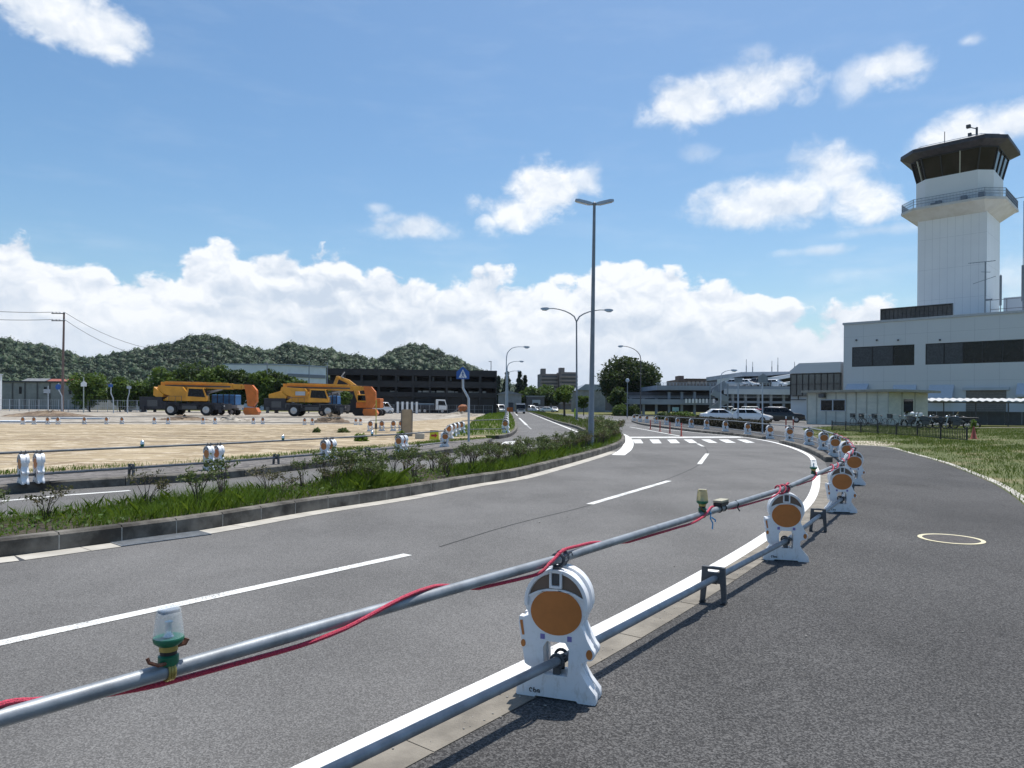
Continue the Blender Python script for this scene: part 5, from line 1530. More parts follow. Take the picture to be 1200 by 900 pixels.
for i, (x, y0, y1) in enumerate(((874.5, 436, 421), (882, 436, 424), (904.5, 436, 423), (911.5, 436, 419), (931, 434, 424), (936, 434, 426))):
    p0, p1 = A(x, y0, Yt + 3), A(x, y1, Yt + 3)
    t1 = thing('roof_mast', 'thin mast on the far terminal roof, %s counting from the left' % ['first', 'second', 'third', 'fourth', 'fifth', 'sixth'][i], 'mast', (p0.x, p0.y, p0.z - .3), 0, 'thin masts on the far roof')
    h_ = p1.z - p0.z + .3
    MB().tube([(0, 0, 0), (0, 0, h_ * .55)], .11, 6).build('lower_tube', MT['grey_pole'], t1); MB().tube([(0, 0, h_ * .55), (0, 0, h_)], .06, 6).build('upper_tube', MT['grey_pole'], t1)

# ---- brown building far behind the deck
Yb = 260.0
bb = thing('brown_building', 'long low brown building with a rooftop box behind the parking deck', 'building', (A(825, 470, Yb).x, Yb, 0))
bm2 = Matrix.Translation(-Vector(bb.location))
MT['brownwall'] = mat('brown_tile', (.16, .105, .095), .8, scale=.5, c2=(.12, .085, .08)); MT['brownlight'] = mat('pinkish_tile', (.36, .28, .25), .8, var=.1)
def bbox(root, M0, Y, name, m, x0, x1, yt, yb, d0, d1):
    a, b = A(x0, yt, Y), A(x1, yb, Y); return MB().box(a.x, b.x, Y + d0, Y + d1, min(a.z, b.z) if yb < 900 else 0, max(a.z, b.z), M0).build(name, m, root)
bbox(bb, bm2, Yb, 'wall', MT['brownwall'], 795, 872, 444.5, 484, 0, 20)
bbox(bb, bm2, Yb, 'roof_box', MT['brownwall'], 797, 803, 440, 444.4, 2, 8)
for k in range(12): 
    bbox(bb, bm2, Yb, 'window', MT['brownlight'], 806 + k * 5, 809 + k * 5, 447, 449.5, -.3, -.01)
bbox(bb, bm2, Yb, 'cornice', MT['brownlight'], 803.5, 872, 443.6, 444.4, -.5, 20)

# ---- twin apartment towers
def apart(x0, x1, yt, xt0, xt1, ytt, Y, label):
    a, b = A(x0, yt, Y), A(x1, yt, Y); cx = (a.x + b.x) / 2; hwid = (b.x - a.x) / 2
    r = thing('apartment_tower', label, 'building', (cx, Y, 0), .12, 'twin apartment towers')
    MB().box(-hwid, hwid, 0, 13, 0, a.z).build('wall', MT['apt'], r)
    n_ = 8
    for k in range(n_):
        z = 3 + (a.z - 4) * k / n_
        bl = MB(); bl.box(-hwid - .7, hwid * .98, -1.3, -.01, z, z + .95); bl.build('balcony', MT['apt2'], r)
    for k in range(n_):
        z = 3 + (a.z - 4) * k / n_ + .96; zz = 3 + (a.z - 4) * (k + 1) / n_ - .02
        MB().box(-hwid * .9, hwid * .9, -.08, -.005, z, zz).build('window', MT['apt3'], r)
    t0, t1_ = A(xt0, ytt, Y), A(xt1, ytt, Y); MB().box(t0.x - cx, t1_.x - cx, 1, 6, a.z - .5, t0.z).build('lift_tower', MT['apt'], r)
MT['apt'] = mat('apartment_brown', (.20, .165, .16), .8, var=.1, scale=.3); MT['apt2'] = mat('balcony_brown', (.26, .215, .205), .8, var=.1, scale=.3); MT['apt3'] = mat('apartment_dark_glass', (.06, .06, .07), .3, var=.2)
apart(634, 654, 438, 635, 640, 431.8, 400, 'left one of twin brown apartment towers with a corner lift tower')
apart(657, 677, 436, 656.5, 662, 430.8, 395, 'right one of twin brown apartment towers, partly behind the lamp post')
bl_ = thing('blue_grey_hall', 'low blue-grey hall roof behind the small tree, right of the twin towers', 'building', (A(705, 480, 210).x, 210, 0))
a, b = A(678, 452.5, 210), A(740, 480, 210)
MB().box(a.x - bl_.location.x, b.x - bl_.location.x, 0, 25, 0, a.z - 1.2).build('wall', MT['greywall'], bl_)
MB().prism([(a.x - bl_.location.x - .5, a.z - 1.19), (b.x - bl_.location.x + .5, a.z - 1.19), (b.x - bl_.location.x, a.z + .3), (a.x - bl_.location.x + 2, a.z + .6)], -.5, 26, Matrix(((1, 0, 0, 0), (0, 0, 1, 0), (0, 1, 0, 0), (0, 0, 0, 1)))).build('roof', MT['deck'], bl_)
# small buildings at the end of the side road
sm = [('grey_hall', 'grey low hall with a shallow gable at the end of the side road', 584, 611, 462, 457.5, 205, MT['greywall']),
      ('grey_shop', 'dark grey box building with a pale sign right of the gabled hall', 617.5, 638, 465, 465, 215, mat('dark_grey_wall', (.11, .11, .12), .8, var=.1, scale=.4))]
for nm, lb, x0, x1, ye, yr, Y, m in sm:
    a, b = A(x0, ye, Y), A(x1, ye, Y); cx = (a.x + b.x) / 2; hwid = (b.x - a.x) / 2; zr_ = A(x0, yr, Y).z
    r = thing(nm, lb, 'building', (cx, Y, 0))
    MB().box(-hwid, hwid, 0, 14, 0, a.z).build('wall', m, r)
    if zr_ > a.z: MB().prism([(-hwid - .5, a.z + .002), (hwid + .5, a.z + .002), (-hwid * .2, zr_)], -.4, 14.4, Matrix(((1, 0, 0, 0), (0, 0, 1, 0), (0, 1, 0, 0), (0, 0, 0, 1)))).build('roof', mat('hall_roof', (.22, .23, .25), .7, var=.1), r)
    else:
        MB().box(-hwid - .2, hwid + .2, -.2, 14.2, a.z + .002, a.z + .35).build('roof', MT['greywall'], r)
        MB().box(-1.0, 1.4, -.1, -.01, a.z - 2.2, a.z - .9).build('sign', MT['silverwall'], r)
    MB().box(-hwid * .3, hwid * .3, -.1, -.012, 0, 2.6).build('door', MT['deckdark'], r)

# ---- black parking structure
Yk = 128.0
aL = A(383, 431.5, Yk); dirk = math.radians(7)
ks = root_at('black_car_park', 'long black three-level steel car park left of the blue crossing sign', 'parking structure', (aL.x, Yk), dirk)
kd = Vector((math.cos(dirk), math.sin(dirk), 0))
u_ = 582 - 600; Lk_ = (u_ * Yk - F * aL.x) / (F * kd.x - u_ * kd.y)
HK = aL.z
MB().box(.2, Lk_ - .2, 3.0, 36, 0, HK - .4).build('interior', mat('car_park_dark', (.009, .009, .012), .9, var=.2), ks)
for i, (z, zh_) in enumerate(((HK * .38, .11), (HK * .60, .14), (HK * .86, .14))):
    MB().box(0, Lk_, -.05, .35, z, z + HK * zh_).build('spandrel', MT['blackwall'], ks)
    MB().box(0, Lk_, .36, 36, z - .0, z + .3).build('floor_slab', MT['blackwall'], ks)
for i in range(11):
    x = Lk_ * i / 10
    MB().box(x - .2 if i else 0, x + .2 if i < 10 else Lk_, -.12, .6, 0, HK + (.0)).build('column', MT['blackwall'], ks)
MB().box(Lk_ * .0, Lk_ * 1, .4, .5, .0, HK * .379).build('ground_screen', MT['blackwall'], ks)
MB().box(Lk_ - .25, Lk_ + .002, .61, 36, 0, HK).build('end_wall', MT['blackwall'], ks)
# pale strip of cars and daylight seen through the middle level
rr2 = random.Random(4)
for i in range(26):
    x = Lk_ * (.22 + .028 * i); 
    if rr2.random() < .75: MB().box(x, x + rr2.uniform(.5, 1.1), 2.6, 2.9, HK * .486, HK * .486 + rr2.uniform(.28, .48)).build('car_roof', MT['spaint'], ks, bevel=.1)
for i in range(5): x = Lk_ * (.30 + .105 * i); MB().box(x, x + .35, 2.4, 2.95, HK * .76, HK * .86).build('light_fitting', MT['grey_pole'], ks)

# ---- silver warehouse
Yw = 185.0
cx_ = A(336, 426.5, Yw); wh_ = thing('warehouse', 'silver metal warehouse behind the trees left of the black car park', 'building', (cx_.x, Yw, 0))
zr = cx_.z
u1, _ = unroll(382, 432); d_ = Vector((math.sin(math.radians(38)), math.cos(math.radians(38)), 0)); Lr = (u1 * Yw - F * cx_.x) / (F * d_.x - u1 * d_.y)
e_ = Vector((-1, .05, 0)).normalized(); u2, _ = unroll(262, 426.5); Ll = (u2 * Yw - F * cx_.x) / (F * e_.x - u2 * e_.y)
c0 = Vector((0, 0, 0)); c1 = d_ * Lr; c2 = e_ * Ll
MB().prism([(c0.x, c0.y), (c1.x, c1.y), ((c1 + c2).x, (c1 + c2).y), (c2.x, c2.y)], 0, zr - .35).build('wall', mat('warehouse_cladding', (.66, .70, .74), .5, var=.06, scale=.5), wh_)
MB().prism([((c0.x + .2), c0.y - .3), (c1.x + .3, c1.y), ((c1 + c2).x, (c1 + c2).y + .3), (c2.x - .3, c2.y)], zr - .349, zr).build('roof', mat('warehouse_roof', (.30, .35, .42), .6, var=.1, scale=.5), wh_)
dn = Vector((d_.y, -d_.x, 0)); Md = Matrix(((d_.x, dn.x, 0, 0), (d_.y, dn.y, 0, 0), (0, 0, 1, 0), (0, 0, 0, 1)))
for fz_ in (.42, .72):
    MB().box(Lr * .02, Lr * .98, .02, .2, zr * fz_, zr * fz_ + .9, Md).build('vent_band', mat('vent_band_grey', (.18, .20, .24), .6, var=.1), wh_)

# ---- far-left concrete building with tiled roofs behind it
Yl = 150.0
a, b = A(-40, 447.5, Yl), A(99, 447.5, Yl)
fl = thing('concrete_building', 'long low grey concrete building with a stepped roof at the far left', 'building', ((a.x + b.x) / 2, Yl, 0)); hwid = (b.x - a.x) / 2
MB().box(-hwid, hwid, 0, 14, 0, a.z).build('wall', MT['greywall'], fl)
MB().box(-hwid - .2, hwid + .2, -.25, 14, a.z + .002, a.z + .3).build('roof_edge', MT['deckdark'], fl)
for i in range(9):
    x = -hwid + 2 + i * (2 * hwid - 4) / 8
    MB().box(x - .12, x + .12, -.12, -.005, 0, a.z - .1).build('pilaster', mat('pilaster_grey', (.10, .10, .105), .9), fl)
for i in range(5):
    x = -hwid + 6 + i * 5.2; MB().box(x, x + .5, -.1, -.006, a.z - 2.4, a.z - .9).build('window', MT['glass'], fl)
for i, (x0, x1, yt, m_, lb) in enumerate(((47, 86, 443.2, mat('red_tiles', (.30, .09, .065), .8, var=.2, scale=1), 'reddish tiled roof house behind the concrete building'), (18, 46, 442.5, mat('grey_tiles', (.16, .17, .18), .8, var=.2, scale=1), 'grey tiled roof house behind the concrete building'))):
    Yh = 175; a, b = A(x0, yt, Yh), A(x1, yt, Yh); r = thing('tiled_house', lb, 'house', ((a.x + b.x) / 2, Yh, 0)); hw2 = (b.x - a.x) / 2
    MB().box(-hw2 * .93, hw2 * .93, 0, 9, 0, a.z - 1.6).build('wall', MT['shedwall'], r)
    rf = MB(); rf.prism([(-.8, a.z - 1.62), (9.8, a.z - 1.62), (4.5, a.z)], -hw2, hw2, Matrix(((0, 0, 1, 0), (1, 0, 0, 0), (0, 1, 0, 0), (0, 0, 0, 1)))); rf.build('roof', m_, r)
a, b = A(-40, 437, 120), A(-17.5, 437, 120)
r = thing('white_kiosk', 'white flat-roofed building corner cut by the left edge of the photo', 'building', (a.x, 120, 0))
MB().box(0, b.x - a.x, 0, 4, 0, a.z - .2).build('wall', MT['signwhite'], r); MB().box(-.2, b.x - a.x + .15, -.15, 4.1, a.z - .199, a.z).build('roof', MT['silverwall'], r); MB().box(.1, b.x - a.x - .3, -.06, -.004, 1, 2.2).build('window', MT['glass'], r)
a, b = A(104, 452, 170), A(182, 458, 170)
for i, (x0, x1, yt, lb) in enumerate(((118, 128, 449.5, 'small white roofed house between the round trees on the left'), (172, 181, 447.5, 'small white roofed house right of the round trees on the left'))):
    a, b = A(x0, yt, 160), A(x1, yt, 160); r = thing('small_house', lb, 'house', ((a.x + b.x) / 2, 160, 0)); hw2 = (b.x - a.x) / 2
    MB().box(-hw2 * .9, hw2 * .9, 0, 8, 0, a.z - 1.2).build('wall', MT['shedwall'], r)
    rf = MB(); rf.prism([(-.6, a.z - 1.21), (8.6, a.z - 1.21), (4, a.z)], -hw2, hw2, Matrix(((0, 0, 1, 0), (1, 0, 0, 0), (0, 1, 0, 0), (0, 0, 0, 1)))); rf.build('roof', MT['silverwall'], r)
# ================================================================== HILLS, TREES, HEDGES
ridge = [(-260, 400), (-120, 392), (-40, 398), (0, 398), (25, 404), (50, 407), (75, 412), (95, 422), (120, 419), (155, 412), (200, 404), (230, 395), (255, 397), (280, 407), (305, 412), (315, 413), (340, 404), (360, 409),
         (390, 413), (430, 422), (445, 423), (455, 414), (475, 406), (495, 407), (525, 418), (565, 436), (590, 448), (625, 462), (680, 472)]
YR, YF = 640.0, 400.0
rx = np.array([ (A(x, 470, YR).x) for x, y in ridge]); rz_ = np.array([A(x, y, YR).z - 5.0 for x, y in ridge])
def hill_z(X, Y):
    Xr = X * YR / Y
    hr = np.interp(Xr, rx, rz_)
    t = np.clip((Y - YF) / (YR - YF), 0, 1); s = t * t * (3 - 2 * t)
    t2 = np.clip((Y - YR) / 260, 0, 1)
    z = hr * s * (1 - t2 * t2)
    return z * (1 + .10 * fnoise(X, Y, .022, 5) * (1 - s) ) + 2.0 * fnoise(X, Y, .05, 6) * s * (1 - s) * 4
gx_ = np.linspace(-620, 110, 120); gy_ = np.linspace(390, 900, 70)
XX, YY = np.meshgrid(gx_, gy_); ZZ = np.maximum(hill_z(XX, YY), -.5)
vs = np.stack([XX, YY, ZZ], 2).reshape(-1, 3); nx = len(gx_)
fs = [(j * nx + i, j * nx + i + 1, (j + 1) * nx + i + 1, (j + 1) * nx + i) for j in range(len(gy_) - 1) for i in range(nx - 1)]
tag(MB().add([tuple(p) for p in vs], fs).build('hill', mat('hill_ground', (.03, .045, .018), 1, var=.3, scale=.05), None, True), kind='structure')
# wooded canopy of the hills
def ico(sub):
    bm = bmesh.new(); bmesh.ops.create_icosphere(bm, subdivisions=sub, radius=1); v = np.array([q.co[:] for q in bm.verts]); f = np.array([[q.index for q in p.verts] for p in bm.faces]); bm.free(); return v, f
iv, jf = ico(1)
rng = np.random.default_rng(21)
NB = 9000
Yb_ = YF + (YR + 30 - YF) * rng.uniform(0, 1, NB) ** .75; pxb = rng.uniform(-90, 640, NB)
Xb = np.array([A(x, 470, 1.0).x for x in pxb]) * Yb_
zb_ = hill_z(Xb, Yb_); rb_ = rng.uniform(1.8, 3.6, NB) * rng.choice([1, 1, 1, 1.4], NB)
ok = zb_ > -.2
Xb, Yb_, zb_, rb_ = Xb[ok], Yb_[ok], zb_[ok], rb_[ok]; NB = len(Xb)
cen = np.stack([Xb, Yb_, zb_ + rb_ * .7], 1)
scl = rb_[:, None] * rng.uniform(.75, 1.25, (NB, 3))
V = iv[None] * (1 + .15 * rng.normal(size=(NB, len(iv))))[:, :, None] * scl[:, None] * .86 + cen[:, None]
Fc = (jf[None] + (np.arange(NB) * len(iv))[:, None, None]).reshape(-1, 3)
KQ = 26
d_ = rng.normal(size=(NB, KQ, 3)); d_[:, :, 2] = np.abs(d_[:, :, 2]) - .25; d_[:, :, 1] = -np.abs(d_[:, :, 1]) * .8 + .2 * d_[:, :, 1]
d_ /= np.linalg.norm(d_, axis=2)[:, :, None]
C_q = (cen[:, None] + d_ * scl[:, None] * rng.uniform(.82, 1.12, (NB, KQ, 1))).reshape(-1, 3)
Q = leaf_quads(C_q, .70, rng, 2.2, .7)
nv_ = NB * len(iv); allv = np.concatenate([V.reshape(-1, 3), Q.reshape(-1, 3)]).astype(np.float32)
nt, nq = len(Fc), len(Q)
li = np.concatenate([Fc.ravel(), nv_ + np.arange(nq * 4)]).astype(np.int32)
ls = np.concatenate([np.arange(nt) * 3, nt * 3 + np.arange(nq) * 4]).astype(np.int32)
me = bpy.data.meshes.new('hill_forest'); me.vertices.add(len(allv)); me.vertices.foreach_set('co', allv.ravel())
me.loops.add(len(li)); me.loops.foreach_set('vertex_index', li); me.polygons.add(nt + nq); me.polygons.foreach_set('loop_start', ls)
me.materials.append(MT['leaf_hill']); me.update(calc_edges=True)
o = bpy.data.objects.new('hill_forest', me); COL.objects.link(o); tag(o, 'dense dark green forest covering the hills on the left', 'forest', kind='stuff')
# far blue mountains, made pale only by the air between
fm = MB(); prof = [(430, 470), (520, 463), (585, 457), (610, 454.5), (628, 455.5), (648, 453), (680, 456), (705, 459), (740, 462), (800, 466), (900, 472)]
for d_ in (0,):
    ring0 = [A(x, 478, 5200) for x, y in prof]; top_ = [A(x, y, 5600) for x, y in prof]; bk = [A(x, 478, 6800) for x, y in prof]
    vs = []; 
    for a, b, c in zip(ring0, top_, bk): vs += [(a.x, a.y, -1), tuple(b), (c.x, c.y, -1)]
    fs = []
    for i in range(len(prof) - 1):
        for k in range(2): fs.append((i * 3 + k, i * 3 + k + 1, (i + 1) * 3 + k + 1, (i + 1) * 3 + k))
    fm.add(vs, fs)
tag(fm.build('mountains', mat('mountain_forest', (.04, .07, .05), 1, var=.3, scale=.004), None, True), kind='structure')

def tree_px(label, px, top, base, w, Y, m, seed, **kw):
    """a tree whose crown top, foot and crown width are read off the photo at distance Y"""
    b = A(px, base, Y); t = A(px, top, Y); gz_ = kw.pop('gz', 0.0)
    return tree(label, (b.x, Y, gz_), t.z - gz_, w * Y / F, kw.pop('ch', .8) * (t.z - gz_), m, seed, **kw)
D_, M_, L_, C_ = MT['leaf_d'], MT['leaf_m'], MT['leaf_l'], MT['leaf_c']
row_t = [(196, 431, 38, 112), (222, 426, 44, 114), (250, 426, 44, 112), (279, 431, 40, 113), (304, 434, 36, 112), (325, 432, 38, 114), (350, 446, 34, 112), (374, 448, 32, 114), (395, 452, 26, 112)]
wt_ = ['leftmost, over the left crane counterweight', 'second from the left, over the left crane', 'third from the left', 'by the thin dark pole', 'above the gap between the cranes', 'above the tail of the right crane', 'before the warehouse corner', 'before the warehouse right face', 'rightmost, smallest, by the raised digger boom']
for i, (px, tp, w, Y) in enumerate(row_t):
    tree_px('dark tree of the row behind the cranes, ' + wt_[i], px, tp, 482, w, Y, D_ if i % 2 else M_, 100 + i, ch=.82, nclump=34, n_per=170, leaf=.28, group='tree row behind the cranes', name='broadleaf_tree')
tree_px('round dark tree with sparse right side, right of the wooden utility pole', 106, 437, 482, 46, 108, M_, 120, ch=.92, nclump=30, n_per=150, leaf=.27, name='round_tree')
tree_px('smaller lighter round tree left of the white kei van', 141, 443, 482, 32, 109, M_, 121, ch=.9, nclump=26, n_per=140, leaf=.26, name='round_tree')
tree_px('lighter round tree directly behind the white kei van', 166, 441, 482, 34, 111, M_, 122, ch=.9, nclump=26, n_per=140, leaf=.26, name='round_tree')
for i, (px, tp, w, Y) in enumerate(((584, 441, 12, 232), (594, 436, 16, 228), (608.5, 435, 15, 235), (615, 440, 12, 240))):
    tree_px('tall dark conifer behind the street lamps, %s' % ('leftmost, beside the black car park', 'behind the nearest side road lamp', 'tallest, right of the lamps', 'rightmost, over the gabled hall')[i], px, tp, 482, w, Y, C_, 130 + i, ch=.92, nclump=44, n_per=110, leaf=.40, shape='cone', group='conifers by the side road', name='conifer')
for i, (px, tp, w, Y, m) in enumerate(((626, 450, 24, 225, M_), (641, 449, 24, 222, M_), (652, 455, 18, 218, D_), (613, 456, 16, 226, M_))):
    tree_px('green tree ending the side road, %s' % ('left of the twin towers', 'below the left twin tower', 'darker, at the foot of the left twin tower', 'small one beside the gabled hall')[i], px, tp, 482, w, Y, m, 140 + i, ch=.8, nclump=24, n_per=120, leaf=.40, name='green_tree', group='trees at the end of the side road')
tree_px('large dome shaped dark tree between the lamp post and the parking deck', 736, 421.5, 487, 72, 150, MT['leaf_dd'], 150, ch=.84, nclump=120, n_per=240, leaf=.34, shape='dome', name='dome_tree', trunk_r=.45)
tree_px('small dark round tree standing before the left foot of the dome tree', 724, 454, 487, 24, 128, D_, 151, ch=.72, nclump=24, n_per=140, leaf=.26, name='small_tree')
tree_px('young light green tree with layered branches on the grass island', 661.5, 449, 488, 27, 100, L_, 152, gz=.15, ch=.62, nclump=20, n_per=110, leaf=.22, name='young_tree', trunk_r=.14)
tree_px('low light green tree right behind the double arm lamp', 684, 463, 487, 16, 112, L_, 153, gz=.15, ch=.6, nclump=16, n_per=100, leaf=.22, name='young_tree')
tree_px('dark green tree far right of the brown building behind the deck', 783, 450, 480, 12, 240, D_, 154, nclump=16, n_per=80, leaf=.4, name='small_tree')
tree_px('green tree behind the deck at the left end of the brown building', 772, 446, 480, 14, 250, M_, 155, nclump=16, n_per=80, leaf=.4, name='small_tree')
def bush(label, px, top, base, w, Y, m, seed, name='bush', cat='bush', group=None, n=900, leaf=.12, gz=0.0, h=None):
    rng = np.random.default_rng(seed); c = A(px, base, Y); hh = h or (A(px, top, Y).z - gz); ww = w * Y / F
    root = thing(name, label, cat, (c.x, Y, gz), 0, group)
    st = MB()
    for i in range(6):
        a = rng.uniform(0, 6.28); st.tube([(0, 0, 0), (math.cos(a) * ww * .15, math.sin(a) * ww * .15, hh * .4), (math.cos(a) * ww * .3, math.sin(a) * ww * .3, hh * .75)], [.04, .025, .012], 5)
    st.build('stem', MT['bark'], root)
    d = rng.normal(size=(n, 3)); d /= np.linalg.norm(d, axis=1)[:, None]; d[:, 2] = np.abs(d[:, 2]) * .95 + .02
    r = rng.uniform(.6, 1.03, n)[:, None] * (1 + .1 * np.sin(d[:, :1] * 7 + d[:, 1:2] * 5))
    P_ = d * r * np.array((ww / 2, ww / 2, hh)); V = leaf_quads(P_, leaf, rng); np_mesh('foliage', V, len(V), m, root); return root
bush('clipped round pale green bush on the grass before the dome tree', 727, 473.5, 483, 20, 125, M_, 160, n=1400, leaf=.18)
bush('darker clipped bush right of the pale round bush', 743, 474.5, 484, 18, 124, D_, 161, n=1200, leaf=.18)
bush('low sprawling green bush under the parking deck near the white sedan', 800, 482, 490, 34, 95, M_, 162, n=1500, leaf=.16)
bush('low green bush under the parking deck left of the other', 778, 483, 491, 22, 92, D_, 163, n=1100, leaf=.16)
# low dark hedge behind the far raised kerb, in clipped lengths
hp = gp((778, 494.8), (800, 497.2), (830, 500), (862, 503.6), (893, 507.2))
hp = [Vector((p.x + .9, p.y + 1.6, 0)) for p in hp]
for i in range(len(hp) - 1):
    a, b = hp[i], hp[i + 1]; d = (b - a); L = d.length * .93
    root = thing('hedge', 'low dark hedge length behind the far barriers, %s' % ('leftmost', 'second from left, under the white sedan', 'third, under the white hatchback', 'rightmost, before the black car')[i], 'hedge', a + d * .5, math.atan2(d.y, d.x), 'hedge lengths before the parked cars')
    rng = np.random.default_rng(170 + i); n_ = 5200
    P_ = np.stack([rng.uniform(-L / 2, L / 2, n_), rng.uniform(-.35, .35, n_), rng.uniform(.02, .74, n_)], 1)
    P_ += rng.normal(0, .03, P_.shape)
    V = leaf_quads(P_, .06, rng); np_mesh('foliage', V, len(V), MT['hedge'] if 'hedge' in MT else MT.setdefault('hedge', leafmat('dark_hedge_leaves', (.016, .014, .009), (.045, .034, .022), 1.2, .1, 9)), root)
    st = MB()
    for k in range(10): x = -L / 2 + L * (k + .5) / 10; st.tube([(x, 0, 0), (x + rng.uniform(-.1, .1), rng.uniform(-.15, .15), .6)], [.03, .01], 5)
    st.build('stem', MT['twig'], root)
# weeds on the sand and lawn edge
for i, (x, y, w, lb) in enumerate(((402, 507, 15, 'dry brownish weed tuft on the sand left of the tan board'), (371, 507, 9, 'small dry weed tuft on the sand, left of the larger one'), (470, 514, 14, 'green weed clump at the foot of the tan board'), (423, 517, 16, 'green weed clump on the cobble edge left of the tan board'), (1141, 508, 7, 'leafy green weed beside the red cone by the black fence'))):
    g = G(x, y, .15 if x < 800 else 0); bush(lb, x, y - 7, y, w, g.y, MT['leaf_s'] if i < 2 else MT['grass'], 180 + i, 'weed_clump', 'weeds', n=260, leaf=.07, gz=g.z, h=(.24 if i < 2 else .32 if i < 4 else 1.0))
# ================================================================== VEHICLES
def wheel(root, x, y, r, w, name='wheel', rimmat=None):
    t = MB(); t.lathe([(r * .62, -w / 2), (r * .94, -w / 2), (r, -w * .35), (r, w * .35), (r * .94, w / 2), (r * .62, w / 2)], 20, Matrix.Rotation(PI / 2, 4, 'X'))
    o = t.build(name, MT['rubber'], root, True); o.location = (x, y, r)
    s = -1 if y < 0 else 1
    rm = MB(); rm.lathe([(r * .61, -.02), (r * .56, .02), (r * .25, .012), (r * .2, .03)], 16, Matrix.Translation((0, s * w * .505, 0)) @ Matrix.Rotation(-s * PI / 2, 4, 'X'))
    rm.build('rim', rimmat or MT['spaint'], o, True)
    return o
def car(label, loc, rz, kind, paint, group=None, name='parked_car'):
    root = thing(name, label, 'car', loc, rz, group)
    if kind == 'sedan':
        L, Wd, Hh = 4.6, 1.72, 1.45
        low = [(-2.30, .45, .72, .74), (-2.24, .30, .92, .80), (-1.7, .22, .98, .85), (-.6, .2, .95, .86), (.6, .2, .93, .86), (1.2, .2, .90, .85), (2.0, .24, .76, .80), (2.24, .3, .66, .74), (2.30, .42, .58, .66)]
        base, roof, zb, zr = (-1.75, 1.18), (-1.02, .28), .93, Hh; wb_ = (-1.32, 1.34); r = .31
    elif kind == 'hatch':
        L, Wd, Hh = 4.1, 1.7, 1.50
        low = [(-2.05, .45, .80, .76), (-2.0, .28, .98, .82), (-1.2, .2, 1.0, .85), (.0, .2, .97, .85), (1.0, .2, .94, .84), (1.7, .24, .80, .79), (1.98, .3, .68, .72), (2.05, .42, .58, .62)]
        base, roof, zb, zr = (-1.98, 1.12), (-1.50, .18), .96, Hh; wb_ = (-1.25, 1.25); r = .31
    elif kind == 'suv':
        L, Wd, Hh = 4.7, 1.85, 1.72
        low = [(-2.35, .5, .95, .84), (-2.3, .32, 1.10, .90), (-1.2, .26, 1.12, .92), (.0, .26, 1.10, .92), (1.1, .26, 1.08, .91), (1.9, .3, .98, .87), (2.28, .36, .86, .80), (2.35, .5, .7, .7)]
        base, roof, zb, zr = (-2.25, 1.15), (-1.9, .30), 1.08, Hh; wb_ = (-1.4, 1.42); r = .36
    else:                                            # boxy van
        L, Wd, Hh = 3.4, 1.48, 1.88
        low = [(-1.70, .40, 1.00, .70), (-1.67, .26, 1.06, .73), (-.6, .22, 1.06, .74), (.6, .22, 1.05, .74), (1.25, .22, 1.0, .73), (1.60, .26, .86, .70), (1.70, .38, .74, .66)]
        base, roof, zb, zr = (-1.66, 1.45), (-1.58, .78), 1.04, Hh; wb_ = (-1.05, 1.18); r = .27
    rings = []
    for x, z0, z1, hw in low:
        rings.append([Vector((x, -hw * .96, z0)), Vector((x, hw * .96, z0)), Vector((x, hw, z0 + (z1 - z0) * .45)), Vector((x, hw * .985, z0 + (z1 - z0) * .8)), Vector((x, hw * .90, z1)), Vector((x, -hw * .90, z1)), Vector((x, -hw * .985, z0 + (z1 - z0) * .8)), Vector((x, -hw, z0 + (z1 - z0) * .45))])
    b = MB(); b.loft(rings)
    hb, hr = Wd / 2 * .93, Wd / 2 * .74
    if kind == 'van': hr = Wd / 2 * .86
    bx0, bx1 = base; rx0, rx1 = roof
    cab = [[Vector((bx0, -hb, zb)), Vector((bx0, hb, zb)), Vector((bx1, hb, zb)), Vector((bx1, -hb, zb))],
           [Vector((rx0 - .06, -hr - .03, zr - .07)), Vector((rx0 - .06, hr + .03, zr - .07)), Vector((rx1 + .10, hr + .03, zr - .07)), Vector((rx1 + .10, -hr - .03, zr - .07))],
           [Vector((rx0 + .08, -hr + .10, zr)), Vector((rx0 + .08, hr - .10, zr)), Vector((rx1 - .12, hr - .10, zr)), Vector((rx1 - .12, -hr + .10, zr))]]
    b.loft(cab)
    b.build('body', paint, root, True, .02)
    def panel(a, b_, c, d, u0, u1, v0, v1, nm):      # glass set 4 mm proud on a cabin face
        nrm = (b_ - a).cross(d - a).normalized()
        if nrm.dot((a + c) / 2 - Vector((0, 0, 1))) < 0: nrm = -nrm
        def P_(u, v): return (a.lerp(b_, u)).lerp(d.lerp(c, u), v) + nrm * .006
        q_ = [P_(u0, v0), P_(u1, v0), P_(u1, v1), P_(u0, v1)]; m_ = MB()
        m_.add(q_ + [p - nrm * .004 for p in q_], [(0, 1, 2, 3), (7, 6, 5, 4), (0, 4, 5, 1), (1, 5, 6, 2), (2, 6, 7, 3), (3, 7, 4, 0)])
        m_.build(nm, MT['glass'], root)
    c0, c1 = cab[0], cab[1]
    panel(c0[3], c0[2], c1[2], c1[3], .07, .93, .10, .94, 'windshield')
    panel(c0[0], c0[1], c1[1], c1[0], .10, .90, .18, .92, 'rear_window')
    for s, (i, j) in ((-1, (0, 3)), (1, (1, 2))):
        for u0, u1 in ((.07, .33), (.355, .62), (.645, .93)) if kind in ('suv', 'van') else ((.10, .46), (.49, .90)):
            panel(c0[i], c0[j], c1[j], c1[i], u0, u1, .12, .92, 'side_window')
    for x in wb_:
        for s in (-1, 1): wheel(root, x, s * (Wd / 2 - .10), r, .20)
    xf, xr = low[-2][0], low[1][0]; zf = (low[-2][1] + low[-2][2]) / 2 + .04; zr2 = (low[1][1] + low[1][2]) / 2 + .12
